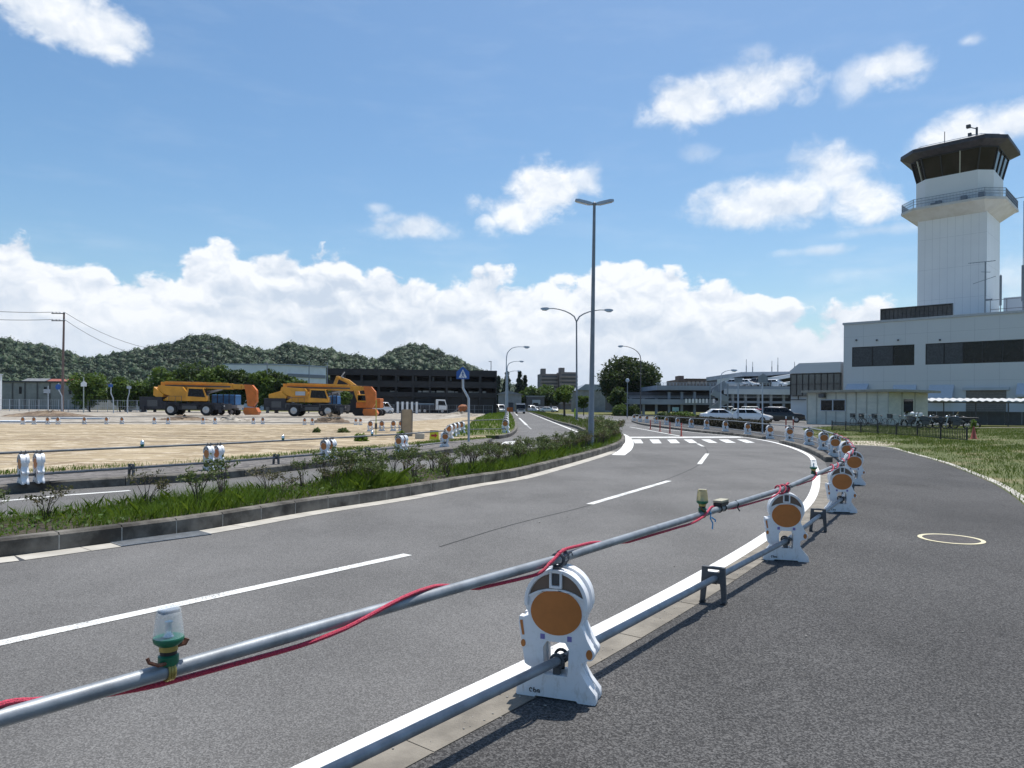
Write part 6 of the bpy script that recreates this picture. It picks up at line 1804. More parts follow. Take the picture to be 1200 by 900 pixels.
    for s in (-1, 1):
        MB().cbox((xf + .0, s * low[-2][3] * .78, zf), (.14, .30, .13)).build('headlight', MT['led'], root, bevel=.02)
        MB().cbox((xr - .0, s * low[1][3] * .80, zr2), (.10, .24, .16)).build('tail_light', MT['rpaint'], root, bevel=.02)
    MB().cbox((xf + .05, 0, .34), (.10, Wd * .7, .10)).build('bumper_grille', MT['black'], root)
    MB().cbox((low[-2][0] + .075, 0, .50), (.02, .34, .11)).build('number_plate', MT['signwhite'], root)
    return root
def car_at(label, px, Y, rz, kind, paint, z=0.0, group=None, name='parked_car'):
    p = A(px, 480, Y); return car(label, (p.x, Y, z), rz, kind, paint, group, name)
W_p, R_p, K_p, S_p = MT['wpaint'], MT['rpaint'], MT['kpaint'], MT['spaint']
car_at('white sedan parked side on behind the dark hedge', 844.5, 83, -.06, 'sedan', W_p)
car_at('white hatchback turned towards the camera, right of the white sedan', 882.5, 80, -.60, 'hatch', W_p)
car_at('dark red car half hidden behind the white hatchback', 898, 88, -.5, 'hatch', R_p)
car_at('black sport utility vehicle parked left of the grey shed', 917, 80, -.35, 'suv', K_p)
car_at('white car far behind, between the black vehicle and the shed', 934.5, 99, -.1, 'sedan', W_p)
car_at('white kei van parked behind the rear tail of the left crane', 158.5, 111, 0.05, 'van', W_p, .15, name='kei_van')
car_at('white van on the rubble lot right of the digger', 449, 118, .1, 'van', W_p, .15, name='kei_van')
car_at('white van beside the black car park end at the side road', 585.5, 150, -1.2, 'van', W_p, .02, name='kei_van')
for i, (px, Y, kd_, pt, lb) in enumerate(((623, 205, 'van', W_p, 'white van far off at the end of the side road'), (629, 200, 'hatch', W_p, 'small white car far off, right of the white van'), (634.5, 198, 'hatch', K_p, 'small dark car far off at the end of the side road'), (642.5, 195, 'sedan', W_p, 'white car far off below the left twin tower'), (650, 197, 'hatch', S_p, 'silver car far off, rightmost of the far cars'))):
    car_at(lb, px, Y, (-1.3, -1.2, -1.4, -.3, -1.5)[i], kd_, pt, .0, 'far cars at the end of the side road')
zdeck = A(850, 451.5, 128).z
for i, (px, kd_, pt, lb) in enumerate(((862, 'sedan', S_p, 'silver car on the upper parking deck, leftmost'), (878, 'hatch', W_p, 'white car on the upper parking deck, second from left'), (893, 'suv', K_p, 'dark car on the upper parking deck, third from left'), (909, 'hatch', W_p, 'white car on the upper parking deck, rightmost'))):
    car_at(lb, px, 137, (-1.0, -1.2, .4, -.8)[i], kd_, pt, zdeck, 'cars on the upper deck')
for i, px in enumerate((852, 866, 881, 896, 911)):
    car_at('white car inside the parking deck at ground level, %s' % ('leftmost', 'second from the left', 'middle one', 'second from the right', 'rightmost')[i], px, 126.2, .0 + .1 * i, ('van', 'hatch', 'van', 'sedan', 'van')[i], W_p, 0, 'white cars under the deck')

# ---- rough-terrain cranes
def crane(label, px_l, px_r, Y, z, all_yellow, rz=0.0):
    a, b = A(px_l, 480, Y), A(px_r, 480, Y); L = b.x - a.x; k = L / 12.6
    root = thing('mobile_crane', label, 'crane', ((a.x + b.x) / 2, Y, z), rz, 'yellow mobile cranes'); root.scale = (k, k, k)
    Yl, Dk = MT['crane_y'], MT['navy']
    ch = MB(); ch.box(-5.2, 2.7, -1.0, 1.0, .62, 1.15); ch.box(-6.2, -3.7, -1.22, 1.22, .70, 2.05); ch.box(-3.7, -3.2, -1.22, 1.22, .75, 1.55); ch.box(2.1, 3.1, -1.22, 1.22, .70, 1.35); ch.box(-3.2, 2.1, -1.2, 1.2, 1.15, 1.35)
    ch.build('chassis', Dk, root, bevel=.04)
    for nm, x in (('outrigger', -5.7), ('outrigger', 2.75)):
        o_ = MB(); o_.box(x - .22, x + .22, -1.32, 1.32, .62, 1.0); o_.box(x - .17, x + .17, -1.42, -1.321, .35, 1.05); o_.box(x - .17, x + .17, 1.321, 1.42, .35, 1.05); o_.build(nm, MT['navy'] if not all_yellow else MT['dgrey'], root, bevel=.02)
    for x in (-2.75, 1.15):
        for s in (-1, 1): wheel(root, x, s * 1.0, .66, .5, rimmat=MT['spaint'])
    fd_ = MB()
    for x in (-2.75, 1.15):
        for s in (-1, 1):
            y0, y1 = sorted((s * .72, s * 1.27)); fd_.box(x - .85, x + .85, y0, y1, 1.36, 1.46); fd_.box(x - .95, x - .85, y0, y1, 1.0, 1.46); fd_.box(x + .85, x + .95, y0, y1, 1.0, 1.46)
    fd_.build('mudguard', MT['dgrey'] if all_yellow else Dk, root)
    MB().lathe([(.95, 1.351), (.95, 1.6)], 20).build('turntable', Dk, root, True)
    up_ = MB(); XZ = Matrix(((1, 0, 0, 0), (0, 0, 1, 0), (0, 1, 0, 0), (0, 0, 0, 1)))
    up_.prism([(-4.0, 1.62), (1.0, 1.62), (1.0, 1.75), (-1.0, 2.5), (-1.6, 3.2), (-4.3, 3.35), (-4.5, 2.6), (-3.0, 2.2)], -.9, .25, XZ); up_.prism([(-3.6, 1.601), (.6, 1.601), (.6, 1.9), (-1.0, 2.4), (-1.6, 3.2), (-4.2, 3.3), (-4.3, 2.7), (-3.2, 2.2)], .251, 1.0, XZ)
    up_.build('superstructure', Yl, root, bevel=.03)
    MB().prism([(-5.7 if all_yellow else -4.75, 1.7 if all_yellow else 2.25), (-3.9, 1.65), (-3.6, 2.3), (-4.3, 2.9), (-5.7 if all_yellow else -4.7, 2.5 if all_yellow else 3.2)], -1.1, 1.1, XZ).build('counterweight', Yl, root, bevel=.05)
    cb = MB(); cb.prism([(-1.1, 1.62), (1.25, 1.62), (1.2, 2.2), (.85, 3.10), (-.9, 3.12), (-1.1, 2.3)], -1.28, -.42, XZ); cb.build('cab', Yl, root, bevel=.05)
    w = MB(); w.prism([(-.85, 2.15), (1.08, 2.05), (.78, 2.95), (-.74, 3.0)], -1.295, -1.283, XZ); w.build('cab_window', MT['glass'], root)
    w = MB(); w.add([(1.225, -1.2, 2.25), (1.225, -.5, 2.25), (.905, -.5, 3.05), (.905, -1.2, 3.05), (1.20, -1.2, 2.24), (1.20, -.5, 2.24), (.88, -.5, 3.04), (.88, -1.2, 3.04)], [(0, 1, 2, 3), (7, 6, 5, 4), (0, 4, 5, 1), (1, 5, 6, 2), (2, 6, 7, 3), (3, 7, 4, 0)]); w.build('cab_front_window', MT['glass'], root)
    if all_yellow: MB().box(-2.6, -1.5, -1.16, -1.02, 2.4, 2.85).build('side_plate', MT['silverwall'], root); MB().box(-3.2, -1.2, -1.0, -.901, 2.3, 2.95).build('side_tank', Yl, root)
    bo = MB(); bo.bar((-4.4, .25, 3.42), (3.6, .25, 3.30), .66, .66); bo.build('boom', Yl, root, bevel=.03)
    bo = MB(); bo.bar((3.602, .25, 3.30), (4.6, .25, 3.28), .54, .54); bo.bar((4.602, .25, 3.28), (5.3, .25, 3.26), .44, .44); bo.build('boom_extension', Yl, root, bevel=.02)
    bo = MB(); bo.prism([(4.9, 3.55), (5.8, 3.5), (6.3, 2.9), (6.35, 1.6), (5.9, 1.0), (5.3, 1.1), (5.15, 2.4)], -.05, .55, XZ)
    for y in (.0, .5): bo.lathe([(.3, 0), (.3, .08)], 14, Matrix.Translation((6.05, y, 2.6)) @ Matrix.Rotation(PI / 2, 4, 'X'))
    bo.build('boom_head', MT['crane_o'], root)
    hk = MB(); hk.prism([(5.0, .95), (6.3, .95), (6.6, .45), (6.4, .12), (5.1, .12), (4.9, .5)], -.3, .8, XZ); hk.build('hook_block', MT['crane_o'], root)
    jb = MB(); jb.bar((-3.8, -.25, 3.72), (3.2, -.25, 3.60), .28, .22)
    for i in range(8): jb.bar((-3.6 + i * .85, -.40, 3.80 - i * .015), (-3.2 + i * .85, -.40, 3.58 - i * .015), .06)
    jb.build('folded_jib', Yl, root)
    cy = MB(); cy.cyl((-1.2, .25, 2.0), (2.4, .25, 3.05), .16); cy.build('lift_cylinder', MT['spaint'], root, True)
    hr_ = MB()                                       # handrails and steps along the deck
    for x in (-3.0, -2.3, -1.6): hr_.bar((x, -1.1, 1.47 if x > -3.5 else 1.2), (x, -1.1, 2.15), .035)
    hr_.bar((-3.0, -1.1, 2.15), (-1.6, -1.1, 2.15), .035); hr_.build('handrail', MT['dgrey'], root)
    ca = MB(); ca.tube([(-3.6, .25, 3.86), (-.5, .25, 3.80), (5.6, .25, 3.56), (6.15, .25, 2.9)], .03, 5); ca.build('hoist_rope', MT['black'], root)
    wd = MB(); wd.lathe([(.32, -.4), (.32, .4)], 14, Matrix.Translation((-3.3, .25, 2.95)) @ Matrix.Rotation(PI / 2, 4, 'X')); wd.build('winch_drum', MT['dgrey'], root, True)
    st_ = MB(); st_.bar((-3.9, -.095, 3.36), (3.4, -.095, 3.27), .012, .16); st_.build('boom_stripe', MT['dgrey'], root)
    MB().box(-5.3, -4.2, -1.235, -1.222, 1.0, 1.7).build('side_panel', MT['dgrey'], root)
    MB().box(-1.5, .1, -1.19, -1.02, .72, 1.12).build('chassis_box', MT['dgrey'], root)
    MB().box(2.75, 3.12, -1.18, -.9, 1.0, 1.18).build('headlight', MT['led'], root)
    mr = MB(); mr.bar((1.15, -1.2, 2.7), (1.6, -1.5, 2.8), .04); mr.box(1.55, 1.65, -1.62, -1.4, 2.5, 2.85); mr.build('mirror', MT['black'], root)
    return root
crane('yellow mobile crane with dark chassis, left of the two', 169, 300, 83, .15, False, .02)
crane('all yellow mobile crane with pale side plate, right of the two', 312, 440, 83.5, .15, True, -.02)
def box_truck(label, px0, px1, Y, boxm, name='blue_truck'):
    a, b = A(px0, 480, Y), A(px1, 480, Y); L = b.x - a.x; root = thing(name, label, 'truck', ((a.x + b.x) / 2, Y, .15), 0, 'blue trucks behind the cranes')
    MB().box(-L / 2, L / 2, -1, 1, 1.25, 2.48).build('tank', boxm, root, bevel=.08)
    fr = MB(); fr.box(-L / 2 - .3, L / 2 + .3, -.5, .5, .65, .9); fr.box(-L / 2 - .3, L / 2 + .3, -1.05, 1.05, .92, 1.24); fr.build('frame', MT['spaint'], root)
    ra = MB()
    for i in range(5): x = -L / 2 + L * i / 4; ra.box(x - .05, x + .05, -1.04, -1.005, 1.245, 2.5)
    ra.build('rib', MT['navy'], root)
    for x in (-L * .35, L * .35):
        for s in (-1, 1): wheel(root, x, s * .85, .42, .28)
    return root
box_truck('blue covered load seen under the boom of the left crane', 252, 279, 87, MT['blue'])
box_truck('blue covered load seen under the boom of the right crane', 377, 397, 88, MT['blue'])

# ---- excavator raised behind the right crane
ex = thing('excavator', 'orange excavator with raised folded boom behind the right crane', 'excavator', (A(433, 480, 93).x, 93, .15))
Ep = lambda x, y: tuple(A(x, y, 93) - Vector(ex.location))
tr = MB()
for s in (-1.1, 1.1): 
    XZ = Matrix(((1, 0, 0, 0), (0, 0, 1, 0), (0, 1, 0, 0), (0, 0, 0, 1))); tr.prism([(-1.9, .3), (-1.6, .02), (1.6, .02), (1.9, .3), (1.9, .6), (1.6, .85), (-1.6, .85), (-1.9, .6)], s - .28, s + .28, XZ)
tr.build('track', MT['rubber'], ex)
b_ = MB(); b_.box(-1.5, 1.6, -1.2, 1.2, 1.0, 1.75); b_.box(-.2, 1.6, -1.2, 1.2, 1.751, 2.25); b_.build('house', MT['crane_o'], ex, bevel=.08)
b_ = MB(); b_.box(-1.4, -.1, -1.2, -.2, 1.752, 2.75); b_.build('cab', MT['crane_y'], ex, bevel=.06)
MB().box(-1.25, -.25, -1.24, -1.202, 1.95, 2.6).build('cab_window', MT['glass'], ex)
bm_ = MB(); bm_.tube([Vector((-1.3, .3, 1.7)), Vector(Ep(419, 462)), Vector(Ep(416.5, 454)), Vector(Ep(408, 447)), Vector(Ep(396, 442))], [.32, .36, .36, .30, .2], 6); bm_.build('boom', MT['crane_y'], ex)
bm_ = MB(); bm_.tube([Vector(Ep(396, 441)), Vector(Ep(393, 449)), Vector(Ep(390, 458))], [.22, .24, .14], 6); bm_.build('stick', MT['crane_y'], ex)
bm_ = MB(); bm_.prism([(0, 0), (.6, .1), (.9, -.5), (.5, -1.0), (-.1, -.7)], -.5, .5, Matrix.Translation(Ep(390, 458)) @ XZ); bm_.build('bucket', MT['dgrey'], ex)
bm_ = MB(); bm_.tube([Vector(Ep(405, 445)), Vector(Ep(400, 441)), Vector(Ep(404, 436))], .08, 5); bm_.tube([Vector(Ep(416, 455)), Vector(Ep(404, 452))], .09, 6); bm_.build('cylinder', MT['spaint'], ex)

# ---- flatbed truck, box truck on the side road, mixer
def flatbed(label, px, Y, z, name='flatbed_truck'):
    root = thing(name, label, 'truck', (A(px, 480, Y).x, Y, z), 0.05)
    cb = MB(); XZ = Matrix(((1, 0, 0, 0), (0, 0, 1, 0), (0, 1, 0, 0), (0, 0, 0, 1)))
    cb.prism([(.8, .6), (2.75, .6), (2.8, 1.35), (2.45, 2.45), (.85, 2.5)], -1.0, 1.0, XZ); cb.build('cab', MT['wpaint'], root, bevel=.05)
    w = MB(); w.prism([(1.25, 1.45), (2.62, 1.4), (2.38, 2.2), (1.3, 2.25)], -1.02, -1.004, XZ); w.build('side_window', MT['glass'], root)
    w = MB(); w.add([(2.805, -.85, 1.45), (2.805, .85, 1.45), (2.52, .85, 2.3), (2.52, -.85, 2.3), (2.79, -.85, 1.44), (2.79, .85, 1.44), (2.50, .85, 2.29), (2.50, -.85, 2.29)], [(0, 1, 2, 3), (7, 6, 5, 4), (0, 4, 5, 1), (1, 5, 6, 2), (2, 6, 7, 3), (3, 7, 4, 0)]); w.build('windshield', MT['glass'], root)
    bd = MB(); bd.box(-3.3, .7, -1.0, 1.0, .95, 1.1); bd.box(-3.3, .7, -1.0, -.95, 1.101, 1.5); bd.box(-3.3, .7, .95, 1.0, 1.101, 1.5); bd.box(.62, .7, -.95, .95, 1.101, 2.4); bd.build('bed', MT['navy'], root)
    MB().box(-3.1, .5, -.94, .94, 1.102, 1.75).build('load', mat('blue_grey_sheet', (.08, .13, .18), .7, var=.2), root, bevel=.1)
    MB().box(-3.2, 2.6, -.45, .45, .5, .94).build('frame', MT['navy'], root)
    for x in (-2.0, -1.1, 2.0):
        for s in (-1, 1): wheel(root, x, s * .85, .45, .28)
    return root
flatbed('white cab flatbed truck with dark bed before the black car park', 505.5, 128, .148)
bt = thing('kei_truck', 'dark truck with pale roof coming up the side road', 'truck', (A(609.7, 480, 150).x, 150, 0), -PI / 2 + .05)
XZ = Matrix(((1, 0, 0, 0), (0, 0, 1, 0), (0, 1, 0, 0), (0, 0, 0, 1)))
MB().prism([(.3, .45), (2.3, .45), (2.35, 1.1), (2.1, 1.95), (.3, 2.0)], -.95, .95, XZ).build('cab', mat('slate_paint', (.08, .10, .13), .4, var=.1), bt, bevel=.05)
MB().box(-2.6, .28, -1.0, 1.0, .8, 2.15).build('box', MT['spaint'], bt, bevel=.03)
w = MB(); w.add([(2.365, -.8, 1.15), (2.365, .8, 1.15), (2.13, .8, 1.85), (2.13, -.8, 1.85), (2.34, -.8, 1.14), (2.34, .8, 1.14), (2.11, .8, 1.84), (2.11, -.8, 1.84)], [(0, 1, 2, 3), (7, 6, 5, 4), (0, 4, 5, 1), (1, 5, 6, 2), (2, 6, 7, 3), (3, 7, 4, 0)]); w.build('windshield', MT['glass'], bt)
for s in (-1, 1): MB().cbox((2.37, s * .7, .8), (.06, .3, .18)).build('headlight', MT['led'], bt)
MB().cbox((2.38, 0, .55), (.08, 1.8, .2)).build('bumper', MT['signwhite'], bt)
for x in (-1.8, 1.5):
    for s in (-1, 1): wheel(bt, x, s * .78, .33, .22)
mx_ = thing('mixer_trailer', 'rusty orange drum on a small grey trailer before the car park', 'mixer', (A(542, 480, 112).x, 112, .148))
MB().lathe([(.25, -.75), (.55, -.45), (.62, .1), (.40, .55), (.25, .75)], 16, Matrix.Translation((0, 0, 1.0)) @ Matrix.Rotation(PI / 2 * .75, 4, 'Y')).build('drum', mat('rusty_drum', (.30, .10, .035), .7, var=.3, scale=3), mx_, True)
fr = MB(); fr.bar((-1.9, 0, .35), (1.0, 0, .35), .12); fr.bar((-1.8, -.4, .1), (-.4, -.4, 1.1), .1); fr.bar((-.5, -.4, .36), (-.5, -.4, .9), .1); fr.bar((.6, .4, .36), (.6, .4, .9), .1); fr.build('frame', MT['grey_pole'], mx_)
for s in (-1, 1): wheel(mx_, .3, s * .55, .25, .14)

# ---- motorcycles and bicycles in front of the shelter
def ring_tube(mb, c, r, rr_, n=22, axis='Y'):
    pts = [Vector((c[0] + r * math.cos(2 * PI * i / n), c[1], c[2] + r * math.sin(2 * PI * i / n))) for i in range(n + 1)]; mb.tube(pts, rr_, 6)
def motorcycle():
    root = thing('motorcycle', 'x', 'motorcycle')
    for x, nm in ((-.68, 'rear_wheel'), (.70, 'front_wheel')):
        w = MB(); ring_tube(w, (x, 0, .31), .26, .055); o = w.build(nm, MT['rubber'], root, True)
        h = MB(); h.cyl((x, -.06, .31), (x, .06, .31), .06)
        for i in range(6): a = PI * i / 3; h.bar((x, 0, .31), (x + .23 * math.cos(a), 0, .31 + .23 * math.sin(a)), .025)
        h.build('rim', MT['spaint'], o)
    b = MB(); b.loft([[Vector((x, -w, z0)), Vector((x, w, z0)), Vector((x, w * .8, z1)), Vector((x, -w * .8, z1))] for x, w, z0, z1 in ((-.35, .10, .62, .80), (-.1, .15, .60, .90), (.2, .16, .60, .98), (.42, .10, .62, .90))]); b.build('tank', MT['kpaint'], root, True, .02)
    MB().box(-.85, -.12, -.12, .12, .78, .88).build('seat', MT['black'], root, bevel=.04)
    e = MB(); e.box(-.22, .25, -.17, .17, .28, .59); e.cyl((.0, 0, .35), (.28, 0, .62), .12); e.build('engine', MT['dgrey'], root, bevel=.03)
    f = MB()
    for s in (-1, 1): f.tube([(.70, s * .09, .31), (.52, s * .08, .92)], .026)
    f.tube([(.46, -.34, 1.03), (.50, -.2, 1.06), (.50, .2, 1.06), (.46, .34, 1.03)], .018); f.tube([(.5, 0, .95), (.0, 0, .60), (-.4, 0, .62), (-.68, 0, .32)], .03); f.build('fork', MT['spaint'], root, True)
    x_ = MB(); x_.tube([(.1, -.19, .3), (-.3, -.2, .26), (-.85, -.22, .36)], [.035, .04, .055]); x_.build('exhaust', MT['spaint'], root, True)
    l = MB(); l.sphere((.62, 0, .90), .10); l.build('headlight', MT['led'], root, True)
    MB().box(.68 - .12, .70 + .2, -.07, .07, .60, .635).build('mudguard', MT['kpaint'], root)
    MB().add([(.60, -.16, 1.0), (.60, .16, 1.0), (.44, .12, 1.30), (.44, -.12, 1.30), (.585, -.16, 1.0), (.585, .16, 1.0), (.425, .12, 1.30), (.425, -.12, 1.30)], [(0, 1, 2, 3), (7, 6, 5, 4), (0, 4, 5, 1), (1, 5, 6, 2), (2, 6, 7, 3), (3, 7, 4, 0)]).build('windscreen', MT['glass'], root)
    return root
mc0 = motorcycle()
for i, (px, Y, rz, lb) in enumerate(((1069, 60, 1.9, 'motorcycle with white rear box, nearest to the prefab shed'), (1085, 59, 2.7, 'motorcycle with pale cover in the middle of the bikes'), (1101, 59.5, 2.9, 'motorcycle right of the covered one before the grey screen'), (1121, 57.5, 2.75, 'dark motorcycle standing alone right of the others'), (1131, 58, 2.4, 'dark scooter like motorcycle at the right end of the bikes'))):
    o = mc0 if i == 0 else copy_tree(mc0)
    p = A(px, 490, Y); o.location = (p.x, Y, 0); o.rotation_euler = (0, 0, rz); o['label'] = lb; o['group'] = 'motorcycles before the bike shelter'; o.scale = (1.1, 1.1, 1.1)
    if i == 0:
        pass
for i, px in enumerate((1068,)):
    p = A(px, 490, 60); wbx = thing('top_box', 'white top box and helmet on the motorcycle next to the shed', 'box', (p.x + .0, 60, 1.0), 1.9)
    MB().box(-.95, -.55, -.2, .2, -.03, .30).build('case', MT['signwhite'], wbx, bevel=.05); MB().sphere((-.1, 0, .22), .16).build('helmet', MT['signwhite'], wbx, True); MB().cbox((-.75, 0, .302), (.3, .3, .02)).build('lid_panel', MT['dgrey'], wbx)
def bicycle():
    root = thing('bicycle', 'x', 'bicycle')
    for x, nm in ((-.52, 'wheel'), (.52, 'wheel')):
        w = MB(); ring_tube(w, (x, 0, .33), .32, .018, 24); o = w.build(nm, MT['rubber'], root, True)
        s = MB()
        for i in range(8): a = PI * i / 8; s.bar((x + .31 * math.cos(a), 0, .33 + .31 * math.sin(a)), (x - .31 * math.cos(a), 0, .33 - .31 * math.sin(a)), .006)
        s.build('spoke', MT['spaint'], o)
    f = MB(); f.tube([(-.52, 0, .33), (-.02, 0, .28), (.38, 0, .72), (-.12, 0, .62), (-.02, 0, .28)], .018); f.tube([(-.52, 0, .33), (-.14, 0, .72), (-.15, 0, .85)], .015); f.tube([(.52, 0, .33), (.40, 0, .72), (.37, 0, .92)], .016); f.build('frame', MT['navy'], root, True)
    h = MB(); h.tube([(.25, -.25, .98), (.37, -.1, .95), (.37, .1, .95), (.25, .25, .98)], .014); h.build('handlebar', MT['spaint'], root, True)
    MB().sphere((-.16, 0, .87), (.13, .08, .04)).build('saddle', MT['black'], root, True)
    b = MB(); b.prism([(-.14, -.16), (.14, -.16), (.17, .17), (-.17, .17)], -.12, .12, Matrix.Translation((.58, 0, .85)) @ Matrix(((1, 0, 0, 0), (0, 0, 1, 0), (0, 1, 0, 0), (0, 0, 0, 1)))); b.build('basket', MT['dgrey'], root)
    c = MB(); c.cyl((-.02, -.05, .28), (-.02, .05, .28), .09); c.bar((-.02, -.08, .28), (.12, -.08, .2), .02); c.bar((-.02, .08, .28), (-.16, .08, .36), .02); c.build('crank', MT['dgrey'], root)
    return root
bc0 = bicycle()
for i, (px, Y, rz, lb) in enumerate(((1006, 64, 1.9, 'bicycle leaning by the front of the prefab shed, leftmost'), (1017, 63.5, 2.0, 'bicycle before the prefab shed, second from left'), (1031, 62.5, 1.8, 'bicycle before the prefab shed, third from left'), (1052, 61.5, 2.2, 'bicycle before the side window of the prefab shed'))):
    o = bc0 if i == 0 else copy_tree(bc0); p = A(px, 490, Y); o.location = (p.x, Y, 0); o.rotation_euler = (0, 0, rz); o['label'] = lb; o['group'] = 'bicycles before the shed'; o.scale = (1.15,) * 3
# ================================================================== POLES, LAMPS, SIGNS, FENCES, SMALL THINGS
XZ = Matrix(((1, 0, 0, 0), (0, 0, 1, 0), (0, 1, 0, 0), (0, 0, 0, 1)))
# tall twin-head lamp on the island
pb = G(692.5, 524, .155); topz = A(698, 240, pb.y).z; HL = topz - .155
t = thing('twin_head_lamp', 'tall grey lamp post with two flat angled heads on the planted island', 'street lamp', pb)
tx = A(698.3, 240, pb.y).x - A(693.6, 500, pb.y).x
lean = Vector((.045, 0, 0))
MB().tube([(0, 0, 0), (0, 0, .9), (.0, 0, .95), lean * .5 + Vector((0, 0, HL * .5)), lean + Vector((0, 0, HL))], [.105, .105, .098, .072, .048], 16).build('pole', MT['grey_pole'], t, True)
MB().lathe([(.19, 0), (.19, .03), (.13, .05)], 12).build('base_plate', MT['grey_pole'], t)
MB().box(-.05, .05, -.128, -.10, .55, .85).build('service_door', MT['grey_pole'], t, bevel=.008)
hd = Vector((lean.x, 0, HL))
m2 = MB(); m2.sphere(hd + Vector((0, 0, .03)), (.08, .08, .07)); m2.build('hub', MT['grey_pole'], t, True)
for s in (-1, 1):
    e = MB(); q = Matrix.Translation(hd + Vector((s * .06, 0, .02))) @ Matrix.Rotation(-s * .24, 4, 'Y') @ Matrix.Scale(s, 4, (1, 0, 0))
    e.loft([[q @ Vector((x, -w, z0)), q @ Vector((x, w, z0)), q @ Vector((x, w * .8, z1)), q @ Vector((x, -w * .8, z1))] for x, w, z0, z1 in ((.0, .05, -.03, .04), (.12, .09, -.05, .05), (.5, .11, -.055, .045), (.62, .08, -.045, .02))])
    h_ = e.build('lamp_head', MT['pale_pole'], t, True)
    e = MB(); e.loft([[q @ Vector((x, -w, -.062)), q @ Vector((x, w, -.062)), q @ Vector((x, w, -.0555)), q @ Vector((x, -w, -.0555))] for x, w in ((.14, .08), (.56, .08))]); e.build('diffuser', MT['led'], h_)
def arm_lamp(label, px_b, py_b, z, tops_, Y=None, r=.08, m=None, group=None, cat='street lamp'):
    """curved arm street lamp: foot pixel, then for each arm the bend start, mid and head pixels"""
    b = G(px_b, py_b, z) if Y is None else Vector((A(px_b, py_b, Y).x, Y, z))
    t = thing('arm_lamp', label, cat, b, 0, group); L0 = Vector(b)
    st = A(*tops_[0][0], b.y) - L0
    MB().tube([(0, 0, 0), (0, 0, 1.0), (st.x, 0, st.z)], [r * 1.25, r * 1.1, r * .75], 10).build('pole', m or MT['pale_pole'], t, True)
    MB().lathe([(r * 2, 0), (r * 2, .04), (r * 1.4, .08)], 10).build('base_plate', m or MT['pale_pole'], t)
    for arm in tops_:
        pts = crom([A(x, y, b.y) - L0 for x, y in arm], .4)
        MB().tube(pts, [r * .75 + (r * .45 - r * .75) * i / (len(pts) - 1) for i in range(len(pts))], 8).build('arm', m or MT['pale_pole'], t, True)
        e = pts[-1]; d = (pts[-1] - pts[-2]).normalized(); s = 1 if d.x > 0 else -1
        h = MB(); h.loft([[e + Vector((s * x, -w, z0)), e + Vector((s * x, w, z0)), e + Vector((s * x, w * .7, z1)), e + Vector((s * x, -w * .7, z1))] for x, w, z0, z1 in ((-.06, .07, -.07, .08), (.2, .16, -.16, .12), (.6, .18, -.17, .10), (.85, .08, -.08, .04))])
        hh = h.build('lamp_head', MT['pale_pole'], t, True)
        g = MB(); g.sphere(e + Vector((s * .42, 0, -.17)), (.30, .13, .07)); g.build('lens', MT['led'], hh, True)
    return t
arm_lamp('double arm lamp post with two curved arms on the grass island', 675.8, 492.3, .15, [[(675.6, 377), (673, 371), (662, 364.5), (649, 361.5), (643, 361.6)], [(675.6, 377), (679, 371), (690, 365.5), (703, 363.2), (709, 363.3)]], r=.10, m=MT['grey_pole'])
arm_lamp('nearest curved lamp on the left of the side road', 592.8, 487, .16, [[(593.4, 422), (594.5, 414), (600, 408), (608, 406.3), (614, 406.5)]], r=.10, m=MT['pale_pole'], group='curved lamps along the side road')
arm_lamp('second curved lamp of the side road, half its height', 594, 485, .16, [[(594.4, 430), (596, 426.5), (601, 424), (606, 423.3), (609, 423.4)]], Y=150, r=.11, group='curved lamps along the side road')
arm_lamp('third and smallest curved lamp of the side road', 595, 484, .16, [[(595.2, 439), (597, 436), (600, 435), (604, 434.6), (606, 434.7)]], Y=190, r=.12, group='curved lamps along the side road')
arm_lamp('brownish curved lamp in front of the large dome tree', 750.5, 488, 0, [[(751, 424), (750.2, 417), (745, 410.5), (736, 406.5), (730, 405.6)]], r=.10, m=MT['dark_pole'])
arm_lamp('grey curved lamp before the parking deck stair', 844.5, 487, 0, [[(845, 441), (846, 437.5), (850, 435), (854, 434), (857, 433.8)]], Y=104, r=.09)
q = Vector((A(735, 487, 110).x, 110, 0)); t = thing('garden_lamp', 'short lamp post with round head left of the brownish curved lamp', 'street lamp', q)
hh = A(735, 445, 110).z
MB().tube([(0, 0, 0), (0, 0, hh - .4)], [.09, .06], 8).build('pole', MT['grey_pole'], t, True); MB().lathe([(.08, hh - .4), (.26, hh - .3), (.30, hh - .05), (.2, hh + .15), (.05, hh + .2)], 12).build('lamp_head', MT['pale_pole'], t, True)
# wooden utility pole with cross arms and wires
ub = Vector((A(72.8, 482, 100).x, 100, .148)); ut = A(74, 366, 100).z - .148
t = thing('utility_pole', 'brown utility pole with two short cross arms at the far left', 'utility pole', ub)
MB().tube([(0, 0, 0), (.15, 0, ut)], [.19, .12], 10).build('pole', mat('brown_pole', (.20, .14, .125), .85, var=.2, scale=2), t, True)
arms_z = []
for yy in (367.5, 376):
    z = A(70, yy, 100).z - .148; arms_z.append(z)
    MB().bar((-1.5, -.12, z), (.35, -.12, z), .12, .12).build('cross_arm', MT['dark_pole'], t)
    for x in (-1.35, -.85, -.35, .25): MB().lathe([(.05, z + .061), (.07, z + .12), (.045, z + .2)], 8, Matrix.Translation((x, -.12, 0))).build('insulator', MT['silverwall'], t)
poles = [(249, 404, 482, 124, 'thin dark pole standing above the left crane boom'), (312.7, 426, 482, 112, 'thin grey pole in the gap before the tree row'), (361.8, 424, 482, 118, 'thin grey pole before the warehouse face'), (383.2, 426, 482, 126, 'short thin pole at the left corner of the black car park'), (575, 424, 482, 150, 'thin mast above the right end of the black car park')]
pp = {}
